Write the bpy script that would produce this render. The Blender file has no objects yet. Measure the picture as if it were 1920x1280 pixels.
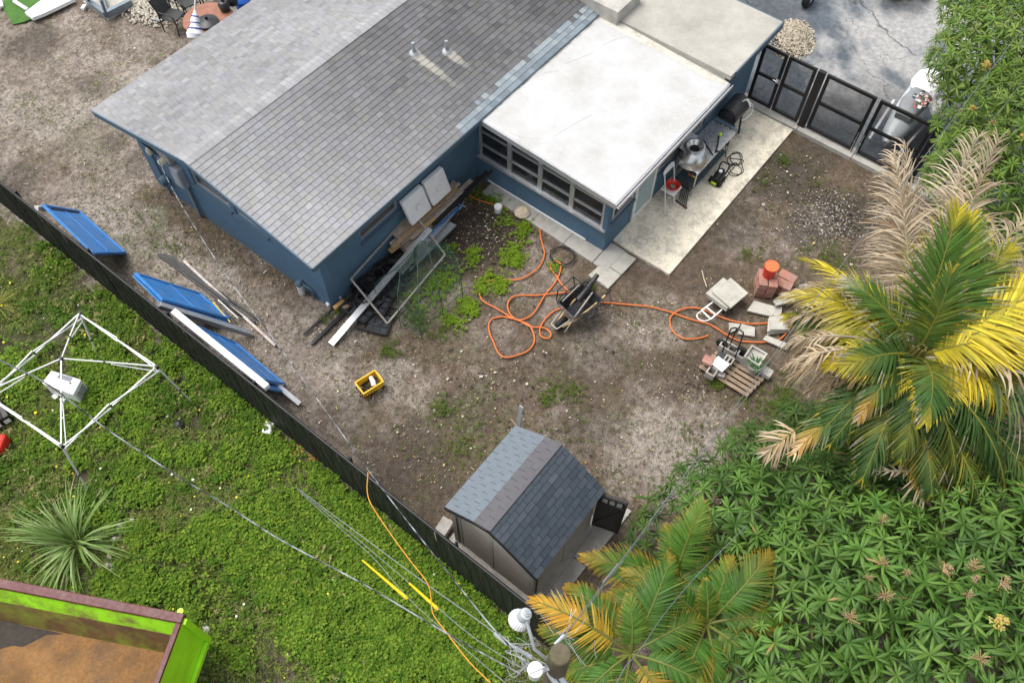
import bpy, math, random
import numpy as np
from mathutils import Vector, Matrix, Euler
random.seed(7); rng = np.random.default_rng(11)
SC = bpy.context.scene; COL = SC.collection
R = math.radians
V3 = Vector
# ------------------------------------------------------------------ camera, sky, sun, exposure
F_PX, YAW, PIT, ROLL, CAM_H = 1600.0, R(37.685), R(58.910), R(0.761), 16.0
_fw = V3((math.cos(YAW)*math.cos(PIT), math.sin(YAW)*math.cos(PIT), -math.sin(PIT)))
_rt = V3((math.sin(YAW), -math.cos(YAW), 0)); _up = _rt.cross(_fw)
_r = math.cos(ROLL)*_rt + math.sin(ROLL)*_up; _u = -math.sin(ROLL)*_rt + math.cos(ROLL)*_up
CAMP = V3((0, 0, CAM_H))
cd = bpy.data.cameras.new('camera'); cam = bpy.data.objects.new('camera', cd); COL.objects.link(cam)
cam.matrix_world = Matrix(((_r.x, _u.x, -_fw.x, 0), (_r.y, _u.y, -_fw.y, 0), (_r.z, _u.z, -_fw.z, CAM_H), (0, 0, 0, 1)))
cd.sensor_width = 36.0; cd.lens = F_PX/1920*36; cd.clip_end = 2000; cd.clip_start = 0.1
SC.camera = cam
W = bpy.data.worlds.new('World'); SC.world = W; W.use_nodes = True
SUN_EL, SUN_AZ = R(66), R(105)                     # azimuth of the sun measured from +X towards +Y
nt = W.node_tree; bg = nt.nodes['Background']
sky = nt.nodes.new('ShaderNodeTexSky'); sky.sky_type = 'NISHITA'; sky.sun_disc = False
sky.sun_elevation = SUN_EL; sky.sun_rotation = R(90)-SUN_AZ; sky.air_density = 1.0; sky.dust_density = 3.0; sky.ozone_density = 1.0
hs = nt.nodes.new('ShaderNodeHueSaturation'); hs.inputs['Saturation'].default_value = 0.3   # thin overcast
nt.links.new(sky.outputs[0], hs.inputs['Color']); nt.links.new(hs.outputs[0], bg.inputs['Color'])
bg.inputs['Strength'].default_value = 0.135
sl = bpy.data.lights.new('sun', 'SUN'); sl.energy = 1.25; sl.angle = R(38); sl.color = (1, .97, .92)
so = bpy.data.objects.new('sun', sl); COL.objects.link(so); so.location = (0, 0, 40)
sd = V3((math.cos(SUN_EL)*math.cos(SUN_AZ), math.cos(SUN_EL)*math.sin(SUN_AZ), math.sin(SUN_EL)))
so.rotation_euler = sd.to_track_quat('Z', 'Y').to_euler()
SC.view_settings.view_transform = 'Standard'; SC.view_settings.look = 'None'
SC.view_settings.exposure = 1.0; SC.view_settings.gamma = 1; SC.view_settings.use_curve_mapping = False

# ------------------------------------------------------------------ helpers
def _ray(px, py): return _r*((px-960)/F_PX) - _u*((py-640)/F_PX) + _fw
def at(px, py, z=0.0):          # photo measurement -> world point at height z
    d = _ray(px, py); return CAMP + d*((z-CAM_H)/d.z)
def onx(px, py, X):
    d = _ray(px, py); return CAMP + d*(X/d.x)
def ony(px, py, Y):
    d = _ray(px, py); return CAMP + d*(Y/d.y)
def img_az(deg):                # ground azimuth of a direction seen at that angle in the photo
    t = R(deg); v = _rt*math.cos(t) + V3((math.cos(YAW), math.sin(YAW), 0))*math.sin(t)
    return math.atan2(v.y, v.x)
def lerp(a, b, t): return a+(b-a)*t

class MB:
    def __init__(s): s.v = []; s.f = []; s.c = []; s.s = []; s.sharp = None
    def add(s, vs, fs, c=None, smooth=False):
        n = len(s.v); s.v += [tuple(p) for p in vs]
        for f in fs: s.f.append(tuple(i+n for i in f)); s.c.append(c); s.s.append(smooth)
        return s
    def hexa(s, p, c=None):      # 8 points: bottom ring 0-3, top ring 4-7
        return s.add(p, [(3, 2, 1, 0), (4, 5, 6, 7), (0, 1, 5, 4), (1, 2, 6, 5), (2, 3, 7, 6), (3, 0, 4, 7)], c)
    def box(s, lo, hi, c=None):
        x0, y0, z0 = lo; x1, y1, z1 = hi
        return s.hexa([(x0, y0, z0), (x1, y0, z0), (x1, y1, z0), (x0, y1, z0), (x0, y0, z1), (x1, y0, z1), (x1, y1, z1), (x0, y1, z1)], c)
    def obox(s, ctr, size, rz=0, tilt=(0, 0), c=None):
        m = Euler((tilt[0], tilt[1], rz)).to_matrix(); h = [k/2 for k in size]
        q = [(-1, -1, -1), (1, -1, -1), (1, 1, -1), (-1, 1, -1), (-1, -1, 1), (1, -1, 1), (1, 1, 1), (-1, 1, 1)]
        return s.hexa([V3(ctr)+m@V3((a*h[0], b*h[1], d*h[2])) for a, b, d in q], c)
    def beam(s, a, b, w, h, up=(0, 0, 1), c=None):
        a = V3(a); b = V3(b); d = (b-a).normalized(); sd_ = d.cross(V3(up))
        if sd_.length < 1e-4: sd_ = d.cross(V3((1, 0, 0)))
        sd_.normalize(); un = sd_.cross(d)
        q = [(-1, -1), (1, -1), (1, 1), (-1, 1)]
        pa = [a+sd_*(x*w/2)+un*(y*h/2) for x, y in q]; pb = [b+sd_*(x*w/2)+un*(y*h/2) for x, y in q]
        return s.hexa(pa+pb, c)
    def slab(s, pts, th, c=None):   # polygon thickened downward along its normal
        pts = [V3(p) for p in pts]; n = V3((0, 0, 0))
        for i in range(len(pts)):
            a = pts[i]; b = pts[(i+1) % len(pts)]; n += a.cross(b)
        n.normalize()
        if n.z < -1e-6: pts = pts[::-1]; n = -n
        k = len(pts); vs = pts+[p-n*th for p in pts]
        fs = [tuple(range(k)), tuple(range(2*k-1, k-1, -1))]+[(i, i+k, (i+1) % k+k, (i+1) % k) for i in range(k)]
        return s.add(vs, fs, c)
    def tube(s, pts, r, n=8, c=None, cap=True):
        pts = [V3(p) for p in pts]; rs = r if isinstance(r, (list, tuple)) else [r]*len(pts)
        prev = None; vs = []
        for i, p in enumerate(pts):
            t = (pts[min(i+1, len(pts)-1)]-pts[max(i-1, 0)])
            t = t.normalized() if t.length > 1e-9 else V3((0, 0, 1))
            if prev is None:
                a = t.cross(V3((0, 0, 1)))
                if a.length < 1e-3: a = t.cross(V3((1, 0, 0)))
            else: a = prev - t*prev.dot(t)
            if a.length < 1e-6: a = t.orthogonal()
            a.normalize(); prev = a; b = t.cross(a)
            for k in range(n):
                th = 2*math.pi*k/n; vs.append(p+a*(math.cos(th)*rs[i])+b*(math.sin(th)*rs[i]))
        m = len(pts); fs = [(i*n+k, i*n+(k+1) % n, (i+1)*n+(k+1) % n, (i+1)*n+k) for i in range(m-1) for k in range(n)]
        s.add(vs, fs, c, True)
        if cap: s.add(vs[:n], [tuple(range(n-1, -1, -1))], c); s.add(vs[-n:], [tuple(range(n))], c)
        return s
    def lathe(s, ctr, prof, n=24, c=None, m=None):     # prof: (radius, height)
        ctr = V3(ctr); vs = []
        for r, z in prof:
            for k in range(n):
                th = 2*math.pi*k/n; q = V3((r*math.cos(th), r*math.sin(th), z)); vs.append(ctr+(m@q if m else q))
        fs = [(i*n+k, i*n+(k+1) % n, (i+1)*n+(k+1) % n, (i+1)*n+k) for i in range(len(prof)-1) for k in range(n)]
        s.sharp = R(35)
        return s.add(vs, fs, c, True)
    def mesh(s, name):
        me = bpy.data.meshes.new(name); me.from_pydata(s.v, [], s.f); me.update()
        me.polygons.foreach_set('use_smooth', np.array(s.s, dtype=bool))
        if s.sharp or any(s.s): me.set_sharp_from_angle(angle=s.sharp or R(40))
        if any(c is not None for c in s.c):
            a = me.attributes.new('col', 'FLOAT_COLOR', 'FACE')
            a.data.foreach_set('color', np.array([(*(c or (1, 1, 1)), 1) for c in s.c], dtype=np.float32).ravel())
        return me

def np_mesh(name, V, Fq, col=None, smooth=False):
    me = bpy.data.meshes.new(name); V = np.asarray(V, np.float32); Fq = np.asarray(Fq, np.int32)
    k = Fq.shape[1]; me.vertices.add(len(V)); me.vertices.foreach_set('co', V.ravel())
    me.loops.add(Fq.size); me.loops.foreach_set('vertex_index', Fq.ravel())
    me.polygons.add(len(Fq)); me.polygons.foreach_set('loop_start', np.arange(0, Fq.size, k, dtype=np.int32))
    me.polygons.foreach_set('use_smooth', np.full(len(Fq), smooth, dtype=bool))
    me.update(calc_edges=True)
    if col is not None:
        dom = 'FACE' if len(col) == len(Fq) else 'POINT'
        a = me.attributes.new('col', 'FLOAT_COLOR', dom)
        c4 = np.ones((len(col), 4), np.float32); c4[:, :3] = col; a.data.foreach_set('color', c4.ravel())
    return me

def wloc(o):
    p = V3((0, 0, 0))
    while o is not None: p = p+V3(o.location); o = o.parent
    return p
def tag(o, label=None, cat=None, group=None, kind=None):
    if label: o['label'] = label
    if cat: o['category'] = cat
    if group: o['group'] = group
    if kind: o['kind'] = kind
    return o
def thing(name, label, cat, loc, group=None, rz=0):
    o = bpy.data.objects.new(name, None); COL.objects.link(o); o.location = loc; o.rotation_euler = (0, 0, rz)
    o.empty_display_size = .1
    return tag(o, label, cat, group)
def link(name, me, m, parent=None, loc=(0, 0, 0), rot=None, scale=None):
    o = bpy.data.objects.new(name, me); COL.objects.link(o)
    if m is not None and not me.materials: me.materials.append(m)
    o.parent = parent; o.location = loc
    if rot is not None: o.rotation_euler = rot
    if scale is not None: o.scale = (scale,)*3 if isinstance(scale, (int, float)) else scale
    return o
def obj(name, mb, m, parent=None, local=False, bevel=0, kind=None, label=None, sub=0):
    me = mb.mesh(name) if isinstance(mb, MB) else mb
    loc = V3((0, 0, 0))
    if not local:
        if parent is not None: me.transform(Matrix.Translation(-wloc(parent)))
        else:
            bb = np.empty(len(me.vertices)*3, np.float32); me.vertices.foreach_get('co', bb); bb = bb.reshape(-1, 3)
            lo = bb.min(0); hi = bb.max(0); loc = V3(((lo[0]+hi[0])/2, (lo[1]+hi[1])/2, lo[2])); loc = V3([float(x) for x in loc])
            me.transform(Matrix.Translation(-loc))
    o = link(name, me, m, parent, loc)
    if bevel:
        b = o.modifiers.new('bevel', 'BEVEL'); b.width = bevel; b.segments = 2; b.limit_method = 'ANGLE'; b.harden_normals = False
    if sub:
        q = o.modifiers.new('sub', 'SUBSURF'); q.levels = q.render_levels = sub
    if kind: o['kind'] = kind
    if label: o['label'] = label
    return o
def solo(name, mb, m, label, cat, group=None, **k): return tag(obj(name, mb, m, **k), label, cat, group)
def struct(name, mb, m, parent=None, **k):
    o = obj(name, mb, m, parent, **k)
    if parent is None: o['kind'] = 'structure'
    return o
def kids(o): return [c for c in COL.objects if c.parent == o]
def dup(root, loc, rz=None, label=None, group=None):
    r = root.copy(); COL.objects.link(r); r.location = loc
    if rz is not None: r.rotation_euler = (0, 0, rz)
    if label: r['label'] = label
    if group: r['group'] = group
    for ch in kids(root):
        c = ch.copy(); COL.objects.link(c); c.parent = r
        for g in kids(ch):
            d = g.copy(); COL.objects.link(d); d.parent = c
    return r
def spline(pts, k=8):
    P = [V3(p) for p in pts]; out = []
    for i in range(len(P)-1):
        a = P[max(i-1, 0)]; b = P[i]; c = P[i+1]; d = P[min(i+2, len(P)-1)]
        for j in range(k):
            t = j/k; out.append(.5*((2*b)+(c-a)*t+(2*a-5*b+4*c-d)*t*t+(3*b-a-3*c+d)*t**3))
    out.append(P[-1]); return out
# numpy value noise (2D), several octaves
_perm = rng.permutation(4096); _val = rng.random(4096)
def vnoise(x, y, seed=0):
    xi = np.floor(x).astype(int); yi = np.floor(y).astype(int); fx = x-xi; fy = y-yi
    fx = fx*fx*(3-2*fx); fy = fy*fy*(3-2*fy)
    def h(a, b): return _val[_perm[(_perm[(a+seed*57) & 4095]+b) & 4095]]
    return (h(xi, yi)*(1-fx)+h(xi+1, yi)*fx)*(1-fy)+(h(xi, yi+1)*(1-fx)+h(xi+1, yi+1)*fx)*fy
def fbm(x, y, s=1.0, o=4, seed=0):
    t = 0; a = .5; n = 0
    for i in range(o): t = t+a*vnoise(x*s+i*17.3, y*s-i*9.1, seed+i); n += a; a *= .55; s *= 2.1
    return t/n

# ------------------------------------------------------------------ materials
def N(nt, t, **k):
    n = nt.nodes.new(t)
    for a, b in k.items(): setattr(n, a, b)
    return n
def M(name, c=(.5, .5, .5), rough=.6, metal=0.0, var=.15, scale=6, dirt=None, damt=.45, dscale=1.6, bump=0.0, bscale=60,
      attr=False, spec=.4, trans=0.0, alpha=1.0, stretch=None, fine=0.0, coat=0.0, orand=0.0):
    m = bpy.data.materials.new(name); m.use_nodes = True; t = m.node_tree; L = t.links.new
    p = t.nodes['Principled BSDF']; out = t.nodes['Material Output']
    tc = N(t, 'ShaderNodeTexCoord'); oi = N(t, 'ShaderNodeObjectInfo')
    ad = N(t, 'ShaderNodeVectorMath', operation='MULTIPLY_ADD'); ad.inputs[1].default_value = stretch or (1, 1, 1)
    sc_ = N(t, 'ShaderNodeMath', operation='MULTIPLY'); sc_.inputs[1].default_value = 37.0
    L(oi.outputs['Random'], sc_.inputs[0]); L(tc.outputs['Object'], ad.inputs[0]); L(sc_.outputs[0], ad.inputs[2])
    def noise(s, d=5, r=.6):
        n = N(t, 'ShaderNodeTexNoise'); n.inputs['Scale'].default_value = s; n.inputs['Detail'].default_value = d
        n.inputs['Roughness'].default_value = r; L(ad.outputs[0], n.inputs['Vector']); return n.outputs['Fac']
    def mrange(src, a, b, lo=.25, hi=.75):
        q = N(t, 'ShaderNodeMapRange'); q.inputs[1].default_value = lo; q.inputs[2].default_value = hi
        q.inputs[3].default_value = a; q.inputs[4].default_value = b; L(src, q.inputs[0]); return q.outputs[0]
    def mixc(fac, a, b, bt='MIX'):
        q = N(t, 'ShaderNodeMix', data_type='RGBA', blend_type=bt)
        if isinstance(fac, (int, float)): q.inputs[0].default_value = fac
        else: L(fac, q.inputs[0])
        for s_, i in ((a, 6), (b, 7)):
            if isinstance(s_, tuple): q.inputs[i].default_value = (*s_[:3], 1)
            else: L(s_, q.inputs[i])
        return q.outputs[2]
    if attr:
        an = N(t, 'ShaderNodeAttribute', attribute_name='col'); base = an.outputs['Color']
        if c != (.5, .5, .5): base = mixc(1.0, base, c, 'MULTIPLY')
    else: base = tuple(c)
    if var:
        g = mrange(noise(scale), 1-var, 1+var); cmb = N(t, 'ShaderNodeCombineColor')
        for i in range(3): L(g, cmb.inputs[i])
        base = mixc(1.0, base, cmb.outputs[0], 'MULTIPLY')
    if fine:
        g = mrange(noise(scale*14, 3), 1-fine, 1+fine); cmb = N(t, 'ShaderNodeCombineColor')
        for i in range(3): L(g, cmb.inputs[i])
        base = mixc(1.0, base, cmb.outputs[0], 'MULTIPLY')
    if orand:
        g = mrange(oi.outputs['Random'], 1-orand, 1+orand, 0, 1); cmb = N(t, 'ShaderNodeCombineColor')
        for i in range(3): L(g, cmb.inputs[i])
        base = mixc(1.0, base, cmb.outputs[0], 'MULTIPLY')
    if dirt:
        f = mrange(noise(dscale, 8, .7), 0, damt, .45, .68); base = mixc(f, base, tuple(dirt))
    if isinstance(base, tuple): p.inputs['Base Color'].default_value = (*base, 1)
    else: L(base, p.inputs['Base Color'])
    p.inputs['Metallic'].default_value = metal; p.inputs['Specular IOR Level'].default_value = spec
    p.inputs['Coat Weight'].default_value = coat
    L(mrange(noise(scale*2.3), max(0.03, rough-.1), min(1, rough+.1)), p.inputs['Roughness'])
    if bump:
        b = N(t, 'ShaderNodeBump'); b.inputs['Strength'].default_value = bump; b.inputs['Distance'].default_value = .01
        L(noise(bscale, 4), b.inputs['Height']); L(b.outputs[0], p.inputs['Normal'])
    if alpha < 1: p.inputs['Alpha'].default_value = alpha
    if trans:
        tr = N(t, 'ShaderNodeBsdfTranslucent'); mx = N(t, 'ShaderNodeMixShader'); mx.inputs[0].default_value = trans
        if isinstance(base, tuple): tr.inputs[0].default_value = (*base, 1)
        else: L(base, tr.inputs[0])
        L(p.outputs[0], mx.inputs[1]); L(tr.outputs[0], mx.inputs[2]); L(mx.outputs[0], out.inputs[0])
    return m
m_white = M('white_paint', (.78, .78, .76), .5, dirt=(.45, .43, .38), damt=.25)
m_wplastic = M('white_plastic', (.8, .8, .79), .35, var=.05)
m_foam = M('white_foam', (.88, .88, .87), .8, var=.06, dirt=(.6, .58, .52), damt=.3, bump=.2)
m_blue_wall = M('blue_stucco', (.08, .15, .222), .85, var=.18, scale=1.5, fine=.07, dirt=(.085, .16, .235), damt=.5, dscale=.8, bump=.35, bscale=90)
m_trim = M('blue_trim', (.075, .125, .17), .6, var=.1)
m_alu = M('aluminium', (.55, .56, .57), .42, .6, var=.12, dirt=(.4, .38, .34), damt=.4)
m_galv = M('galvanised', (.42, .44, .46), .5, .5, var=.15)
m_steel = M('stainless', (.68, .68, .68), .3, .9, var=.08, dirt=(.45, .44, .42), damt=.25)
m_black = M('black_paint', (.012, .012, .013), .4, var=.2)
m_blackpl = M('black_plastic', (.018, .018, .02), .38, var=.3, dirt=(.09, .08, .07), damt=.4)
m_rubber = M('rubber', (.02, .02, .02), .8, var=.2)
m_wood = M('old_wood', (.3, .22, .15), .85, var=.35, scale=5, dirt=(.2, .18, .16), damt=.6, attr=False, bump=.4, bscale=50)
m_woodc = M('mixed_wood', rough=.85, var=.3, scale=6, attr=True, bump=.4, bscale=50, fine=.15)
m_conc = M('concrete', (.42, .4, .36), .9, var=.15, scale=3, dirt=(.2, .19, .17), damt=.6, dscale=2.5, bump=.3, fine=.12)
m_patio = M('patio_concrete', (.76, .69, .55), .9, var=.14, scale=2, dirt=(.3, .28, .22), damt=.75, dscale=4.5, bump=.2, fine=.2)
m_roofconc = M('roof_concrete', (.33, .315, .275), .9, var=.16, scale=1.3, dirt=(.44, .42, .37), damt=.8, dscale=.9, bump=.15, fine=.08)
m_membrane = M('white_membrane', (.475, .475, .47), .75, var=.05, scale=.9, dirt=(.35, .335, .3), damt=.75, dscale=.9, bump=.12, bscale=20)
m_shingle = M('asphalt_shingle', rough=.92, var=.1, scale=20, attr=True, bump=.5, bscale=160, spec=.3, fine=.22)
def add_streaks(m, pipes, colr):            # pale mineral streaks washed down the roof from the vent pipes
    t = m.node_tree; L = t.links.new; p = t.nodes['Principled BSDF']; src = p.inputs['Base Color'].links[0].from_socket
    g = N(t, 'ShaderNodeNewGeometry'); sx = N(t, 'ShaderNodeSeparateXYZ'); L(g.outputs['Position'], sx.inputs[0])
    nz = N(t, 'ShaderNodeTexNoise'); nz.inputs['Scale'].default_value = 9; nz.inputs['Detail'].default_value = 5; L(g.outputs['Position'], nz.inputs['Vector'])
    def mt(op, a, b=None, c=None):
        q = N(t, 'ShaderNodeMath', operation=op); q.use_clamp = False
        for i, s_ in enumerate((a, b, c)):
            if s_ is None: continue
            if isinstance(s_, (int, float)): q.inputs[i].default_value = s_
            else: L(s_, q.inputs[i])
        return q.outputs[0]
    def mrg(s_, a, b, c, d):
        q = N(t, 'ShaderNodeMapRange'); q.interpolation_type = 'SMOOTHSTEP'; L(s_, q.inputs[0])
        for i, k in enumerate((a, b, c, d)): q.inputs[i+1].default_value = k
        return q.outputs[0]
    for vx, vy, ln in pipes:
        tt = mt('DIVIDE', mt('SUBTRACT', vy+.06, sx.outputs[1]), ln); wd = mt('MULTIPLY_ADD', tt, -.11, .155)
        wob = mt('MULTIPLY_ADD', nz.outputs['Fac'], .16, -.08); off = mt('ABSOLUTE', mt('ADD', mt('SUBTRACT', sx.outputs[0], vx), wob))
        side = mrg(mt('DIVIDE', off, wd), 1.15, .5, 0, 1); fade = mt('MULTIPLY', mrg(tt, -.03, .03, 0, 1), mrg(tt, 1.0, .1, 0, 1))
        f = mt('MULTIPLY', mt('MULTIPLY', side, fade), .8); q = N(t, 'ShaderNodeMix', data_type='RGBA'); L(f, q.inputs[0]); L(src, q.inputs[6]); q.inputs[7].default_value = (*colr, 1); src = q.outputs[2]
    L(src, p.inputs['Base Color'])
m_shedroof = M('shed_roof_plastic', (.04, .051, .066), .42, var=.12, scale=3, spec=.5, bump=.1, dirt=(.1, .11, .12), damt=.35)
m_shedwall = M('shed_wall_plastic', (.36, .33, .28), .6, var=.07, scale=2, dirt=(.22, .2, .17), damt=.4)
m_darkbrown = M('dark_door', (.028, .025, .024), .5, var=.15)
m_bluepanel = M('blue_board', (.035, .22, .58), .45, var=.14, scale=4, dirt=(.2, .3, .44), damt=.6, dscale=5, bump=.15)
m_orange = M('orange_rubber', (.68, .17, .035), .5, var=.2, scale=3, dirt=(.4, .15, .06), damt=.6, dscale=3)
m_yellow = M('yellow_plastic', (.85, .5, .02), .4, var=.08, dirt=(.5, .33, .06), damt=.3)
m_ygreen = M('yellow_sleeve', (.85, .55, .02), .4, var=.06)
m_red = M('red_plastic', (.62, .035, .02), .35, var=.1)
m_orlid = M('orange_lid', (.85, .15, .05), .45, var=.06)
m_lime = M('lime_paint', (.42, .86, .02), .45, var=.1, scale=3, dirt=(.3, .5, .03), damt=.3)
m_limerust = M('worn_lime_paint', (.3, .66, .015), .6, var=.12, scale=2, dirt=(.16, .09, .04), damt=.95, dscale=2.2)
m_redrail = M('maroon_rail', (.1, .018, .02), .5, var=.3, dirt=(.11, .06, .045), damt=.7, dscale=3)
m_rust = M('rust_plate', (.23, .115, .04), .85, var=.35, scale=1.2, dirt=(.1, .06, .035), damt=.8, dscale=1.6, bump=.5, fine=.25)
m_brick = M('red_paver', (.38, .18, .13), .9, var=.3, dirt=(.28, .22, .19), damt=.6, bump=.3)
m_slab = M('grey_slab', (.46, .44, .38), .9, var=.14, scale=4, dirt=(.26, .24, .2), damt=.6, dscale=3, bump=.3)
m_green_wire = M('green_wire', (.015, .06, .035), .5)
m_net = M('green_net', (.03, .1, .07), .6)
m_stone = M('white_stone', (.55, .53, .48), .9, var=.25, bump=.5)
m_fence = M('privacy_slat', (.022, .024, .021), .62, var=.25, scale=3, spec=.3)
m_pole = M('weathered_pole', (.13, .105, .07), .9, var=.35, scale=5, dirt=(.06, .065, .02), damt=.8, dscale=4, stretch=(1, 1, .12), bump=.5)
m_leaf = M('leaf', rough=.5, var=.16, scale=9, attr=True, trans=.22, spec=.28, orand=.25)
m_palm = M('palm_leaf', rough=.5, var=.15, scale=9, attr=True, trans=.28, spec=.25, orand=.12)
m_weed = M('weed_leaf', rough=.6, var=.15, scale=3, attr=True, trans=.25, spec=.1)
m_litter = M('litter', rough=.85, var=.2, scale=8, attr=True, spec=.2)
m_cable = M('black_cable', (.02, .02, .022), .6)
m_bark = M('bark', (.16, .125, .09), .95, var=.3, bump=.6, bscale=25)
m_turf = M('green_turf', (.06, .15, .025), .95, var=.25, scale=4, bump=.6, bscale=200, fine=.3)
m_gravel = M('pale_gravel', rough=.95, var=.2, scale=20, attr=True)
m_cloth = M('white_cloth', (.75, .75, .78), .9, var=.08)
m_bluecloth = M('blue_cloth', (.05, .07, .38), .9)
m_blueplas = M('blue_plastic', (.02, .12, .5), .4)
m_terra = M('red_stone_table', (.28, .12, .075), .6, var=.25)
def glass_mat():
    m = bpy.data.materials.new('window_glass'); m.use_nodes = True; p = m.node_tree.nodes['Principled BSDF']
    p.inputs['Base Color'].default_value = (.03, .035, .04, 1); p.inputs['Roughness'].default_value = .08
    p.inputs['Alpha'].default_value = .55; p.inputs['Specular IOR Level'].default_value = .5; return m
m_glass = glass_mat()
def mesh_mat():
    m = bpy.data.materials.new('perforated_sheet'); m.use_nodes = True; p = m.node_tree.nodes['Principled BSDF']
    p.inputs['Base Color'].default_value = (.02, .02, .021, 1); p.inputs['Roughness'].default_value = .5
    p.inputs['Alpha'].default_value = .3; return m
m_perf = mesh_mat()
m_clear = m_glass.copy(); m_clear.name = 'clear_glass'; m_clear.node_tree.nodes['Principled BSDF'].inputs['Alpha'].default_value = .22
# ------------------------------------------------------------------ ground sheets
def ground_mat(name, fine=.3, bump=.5, crack=False):
    m = bpy.data.materials.new(name); m.use_nodes = True; t = m.node_tree; L = t.links.new
    p = t.nodes['Principled BSDF']; g = N(t, 'ShaderNodeNewGeometry'); a = N(t, 'ShaderNodeAttribute', attribute_name='col')
    def noise(s, d, r=.65):
        n = N(t, 'ShaderNodeTexNoise'); n.inputs['Scale'].default_value = s; n.inputs['Detail'].default_value = d
        n.inputs['Roughness'].default_value = r; L(g.outputs['Position'], n.inputs['Vector']); return n.outputs['Fac']
    def mr(src, lo, hi, a_, b_):
        q = N(t, 'ShaderNodeMapRange'); q.inputs[1].default_value = lo; q.inputs[2].default_value = hi
        q.inputs[3].default_value = a_; q.inputs[4].default_value = b_; L(src, q.inputs[0]); return q.outputs[0]
    def mul(c, f):
        cc = N(t, 'ShaderNodeCombineColor'); [L(f, cc.inputs[i]) for i in range(3)]
        q = N(t, 'ShaderNodeMix', data_type='RGBA', blend_type='MULTIPLY'); q.inputs[0].default_value = 1
        L(c, q.inputs[6]); L(cc.outputs[0], q.inputs[7]); return q.outputs[2]
    col = a.outputs['Color']
    if not crack:
        gm_ = N(t, 'ShaderNodeMath', operation='MULTIPLY'); L(mr(noise(1.1, 5), .46, .62, 0, 1), gm_.inputs[0]); L(mr(noise(17, 5), .46, .6, 0, .75), gm_.inputs[1])
        q = N(t, 'ShaderNodeMix', data_type='RGBA'); L(gm_.outputs[0], q.inputs[0]); L(col, q.inputs[6]); q.inputs[7].default_value = (.075, .08, .03, 1); col = q.outputs[2]
        q = N(t, 'ShaderNodeMix', data_type='RGBA'); L(mr(noise(13, 7, .75), .48, .64, 0, .8), q.inputs[0]); L(col, q.inputs[6]); q.inputs[7].default_value = (.075, .055, .04, 1); col = q.outputs[2]
    col = mul(col, mr(noise(7, 8), .25, .75, 1-fine*1.5, 1+fine*1.5))
    col = mul(col, mr(noise(40, 6, .75), .25, .75, 1-fine*1.4, 1+fine*1.4))
    if crack:
        v = N(t, 'ShaderNodeTexVoronoi', feature='DISTANCE_TO_EDGE'); v.inputs['Scale'].default_value = .42
        nn = N(t, 'ShaderNodeTexNoise'); nn.inputs['Scale'].default_value = 1.6; nn.inputs['Detail'].default_value = 6
        va = N(t, 'ShaderNodeVectorMath', operation='MULTIPLY_ADD'); va.inputs[1].default_value = (1.1, 1.1, 0)
        L(g.outputs['Position'], nn.inputs['Vector']); L(nn.outputs['Color'], va.inputs[0]); L(g.outputs['Position'], va.inputs[2]); L(va.outputs[0], v.inputs['Vector'])
        col = mul(col, mr(v.outputs['Distance'], .001, .006, .4, 1.0))
    sp = mr(noise(95, 2), .66, .74, 0, .3); q = N(t, 'ShaderNodeMix', data_type='RGBA'); L(sp, q.inputs[0]); L(col, q.inputs[6]); q.inputs[7].default_value = (.42, .37, .29, 1); col = q.outputs[2]
    sp = mr(noise(62, 3), .64, .74, 0, .6); q = N(t, 'ShaderNodeMix', data_type='RGBA'); L(sp, q.inputs[0]); L(col, q.inputs[6]); q.inputs[7].default_value = (.05, .038, .028, 1); col = q.outputs[2]
    L(col, p.inputs['Base Color']); p.inputs['Roughness'].default_value = .95; p.inputs['Specular IOR Level'].default_value = .2
    b = N(t, 'ShaderNodeBump'); b.inputs['Strength'].default_value = bump; b.inputs['Distance'].default_value = .045
    L(noise(28, 6), b.inputs['Height']); L(b.outputs[0], p.inputs['Normal'])
    return m
def ss(a, b, x): t = np.clip((x-a)/(b-a), 0, 1); return t*t*(3-2*t)
def blobs(X, Y, lst, seed=5):
    w = np.zeros_like(X); wob = (fbm(X, Y, 1.6, 4, seed)-.5)*1.0
    for px, py, rad, amt in lst:
        q = at(px, py); d = np.hypot(X-q.x, Y-q.y)/rad
        w = np.maximum(w, amt*ss(1.15, .55, d+wob))
    return w
def grid(x0, x1, y0, y1, st):
    xs = np.arange(x0, x1+st/2, st); ys = np.arange(y0, y1+st/2, st)
    X, Y = np.meshgrid(xs, ys, indexing='ij'); nx, ny = X.shape
    idx = np.arange(nx*ny).reshape(nx, ny)
    Fq = np.stack([idx[:-1, :-1], idx[1:, :-1], idx[1:, 1:], idx[:-1, 1:]], -1).reshape(-1, 4)
    return X, Y, Fq
def mix3(a, b, t): return np.asarray(a)*(1-t[..., None])+np.asarray(b)*t[..., None]
SAND, PALE, BROWN, DARK, MULCH = (.28, .235, .2), (.36, .315, .27), (.14, .103, .075), (.072, .06, .05), (.05, .04, .034)
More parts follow.
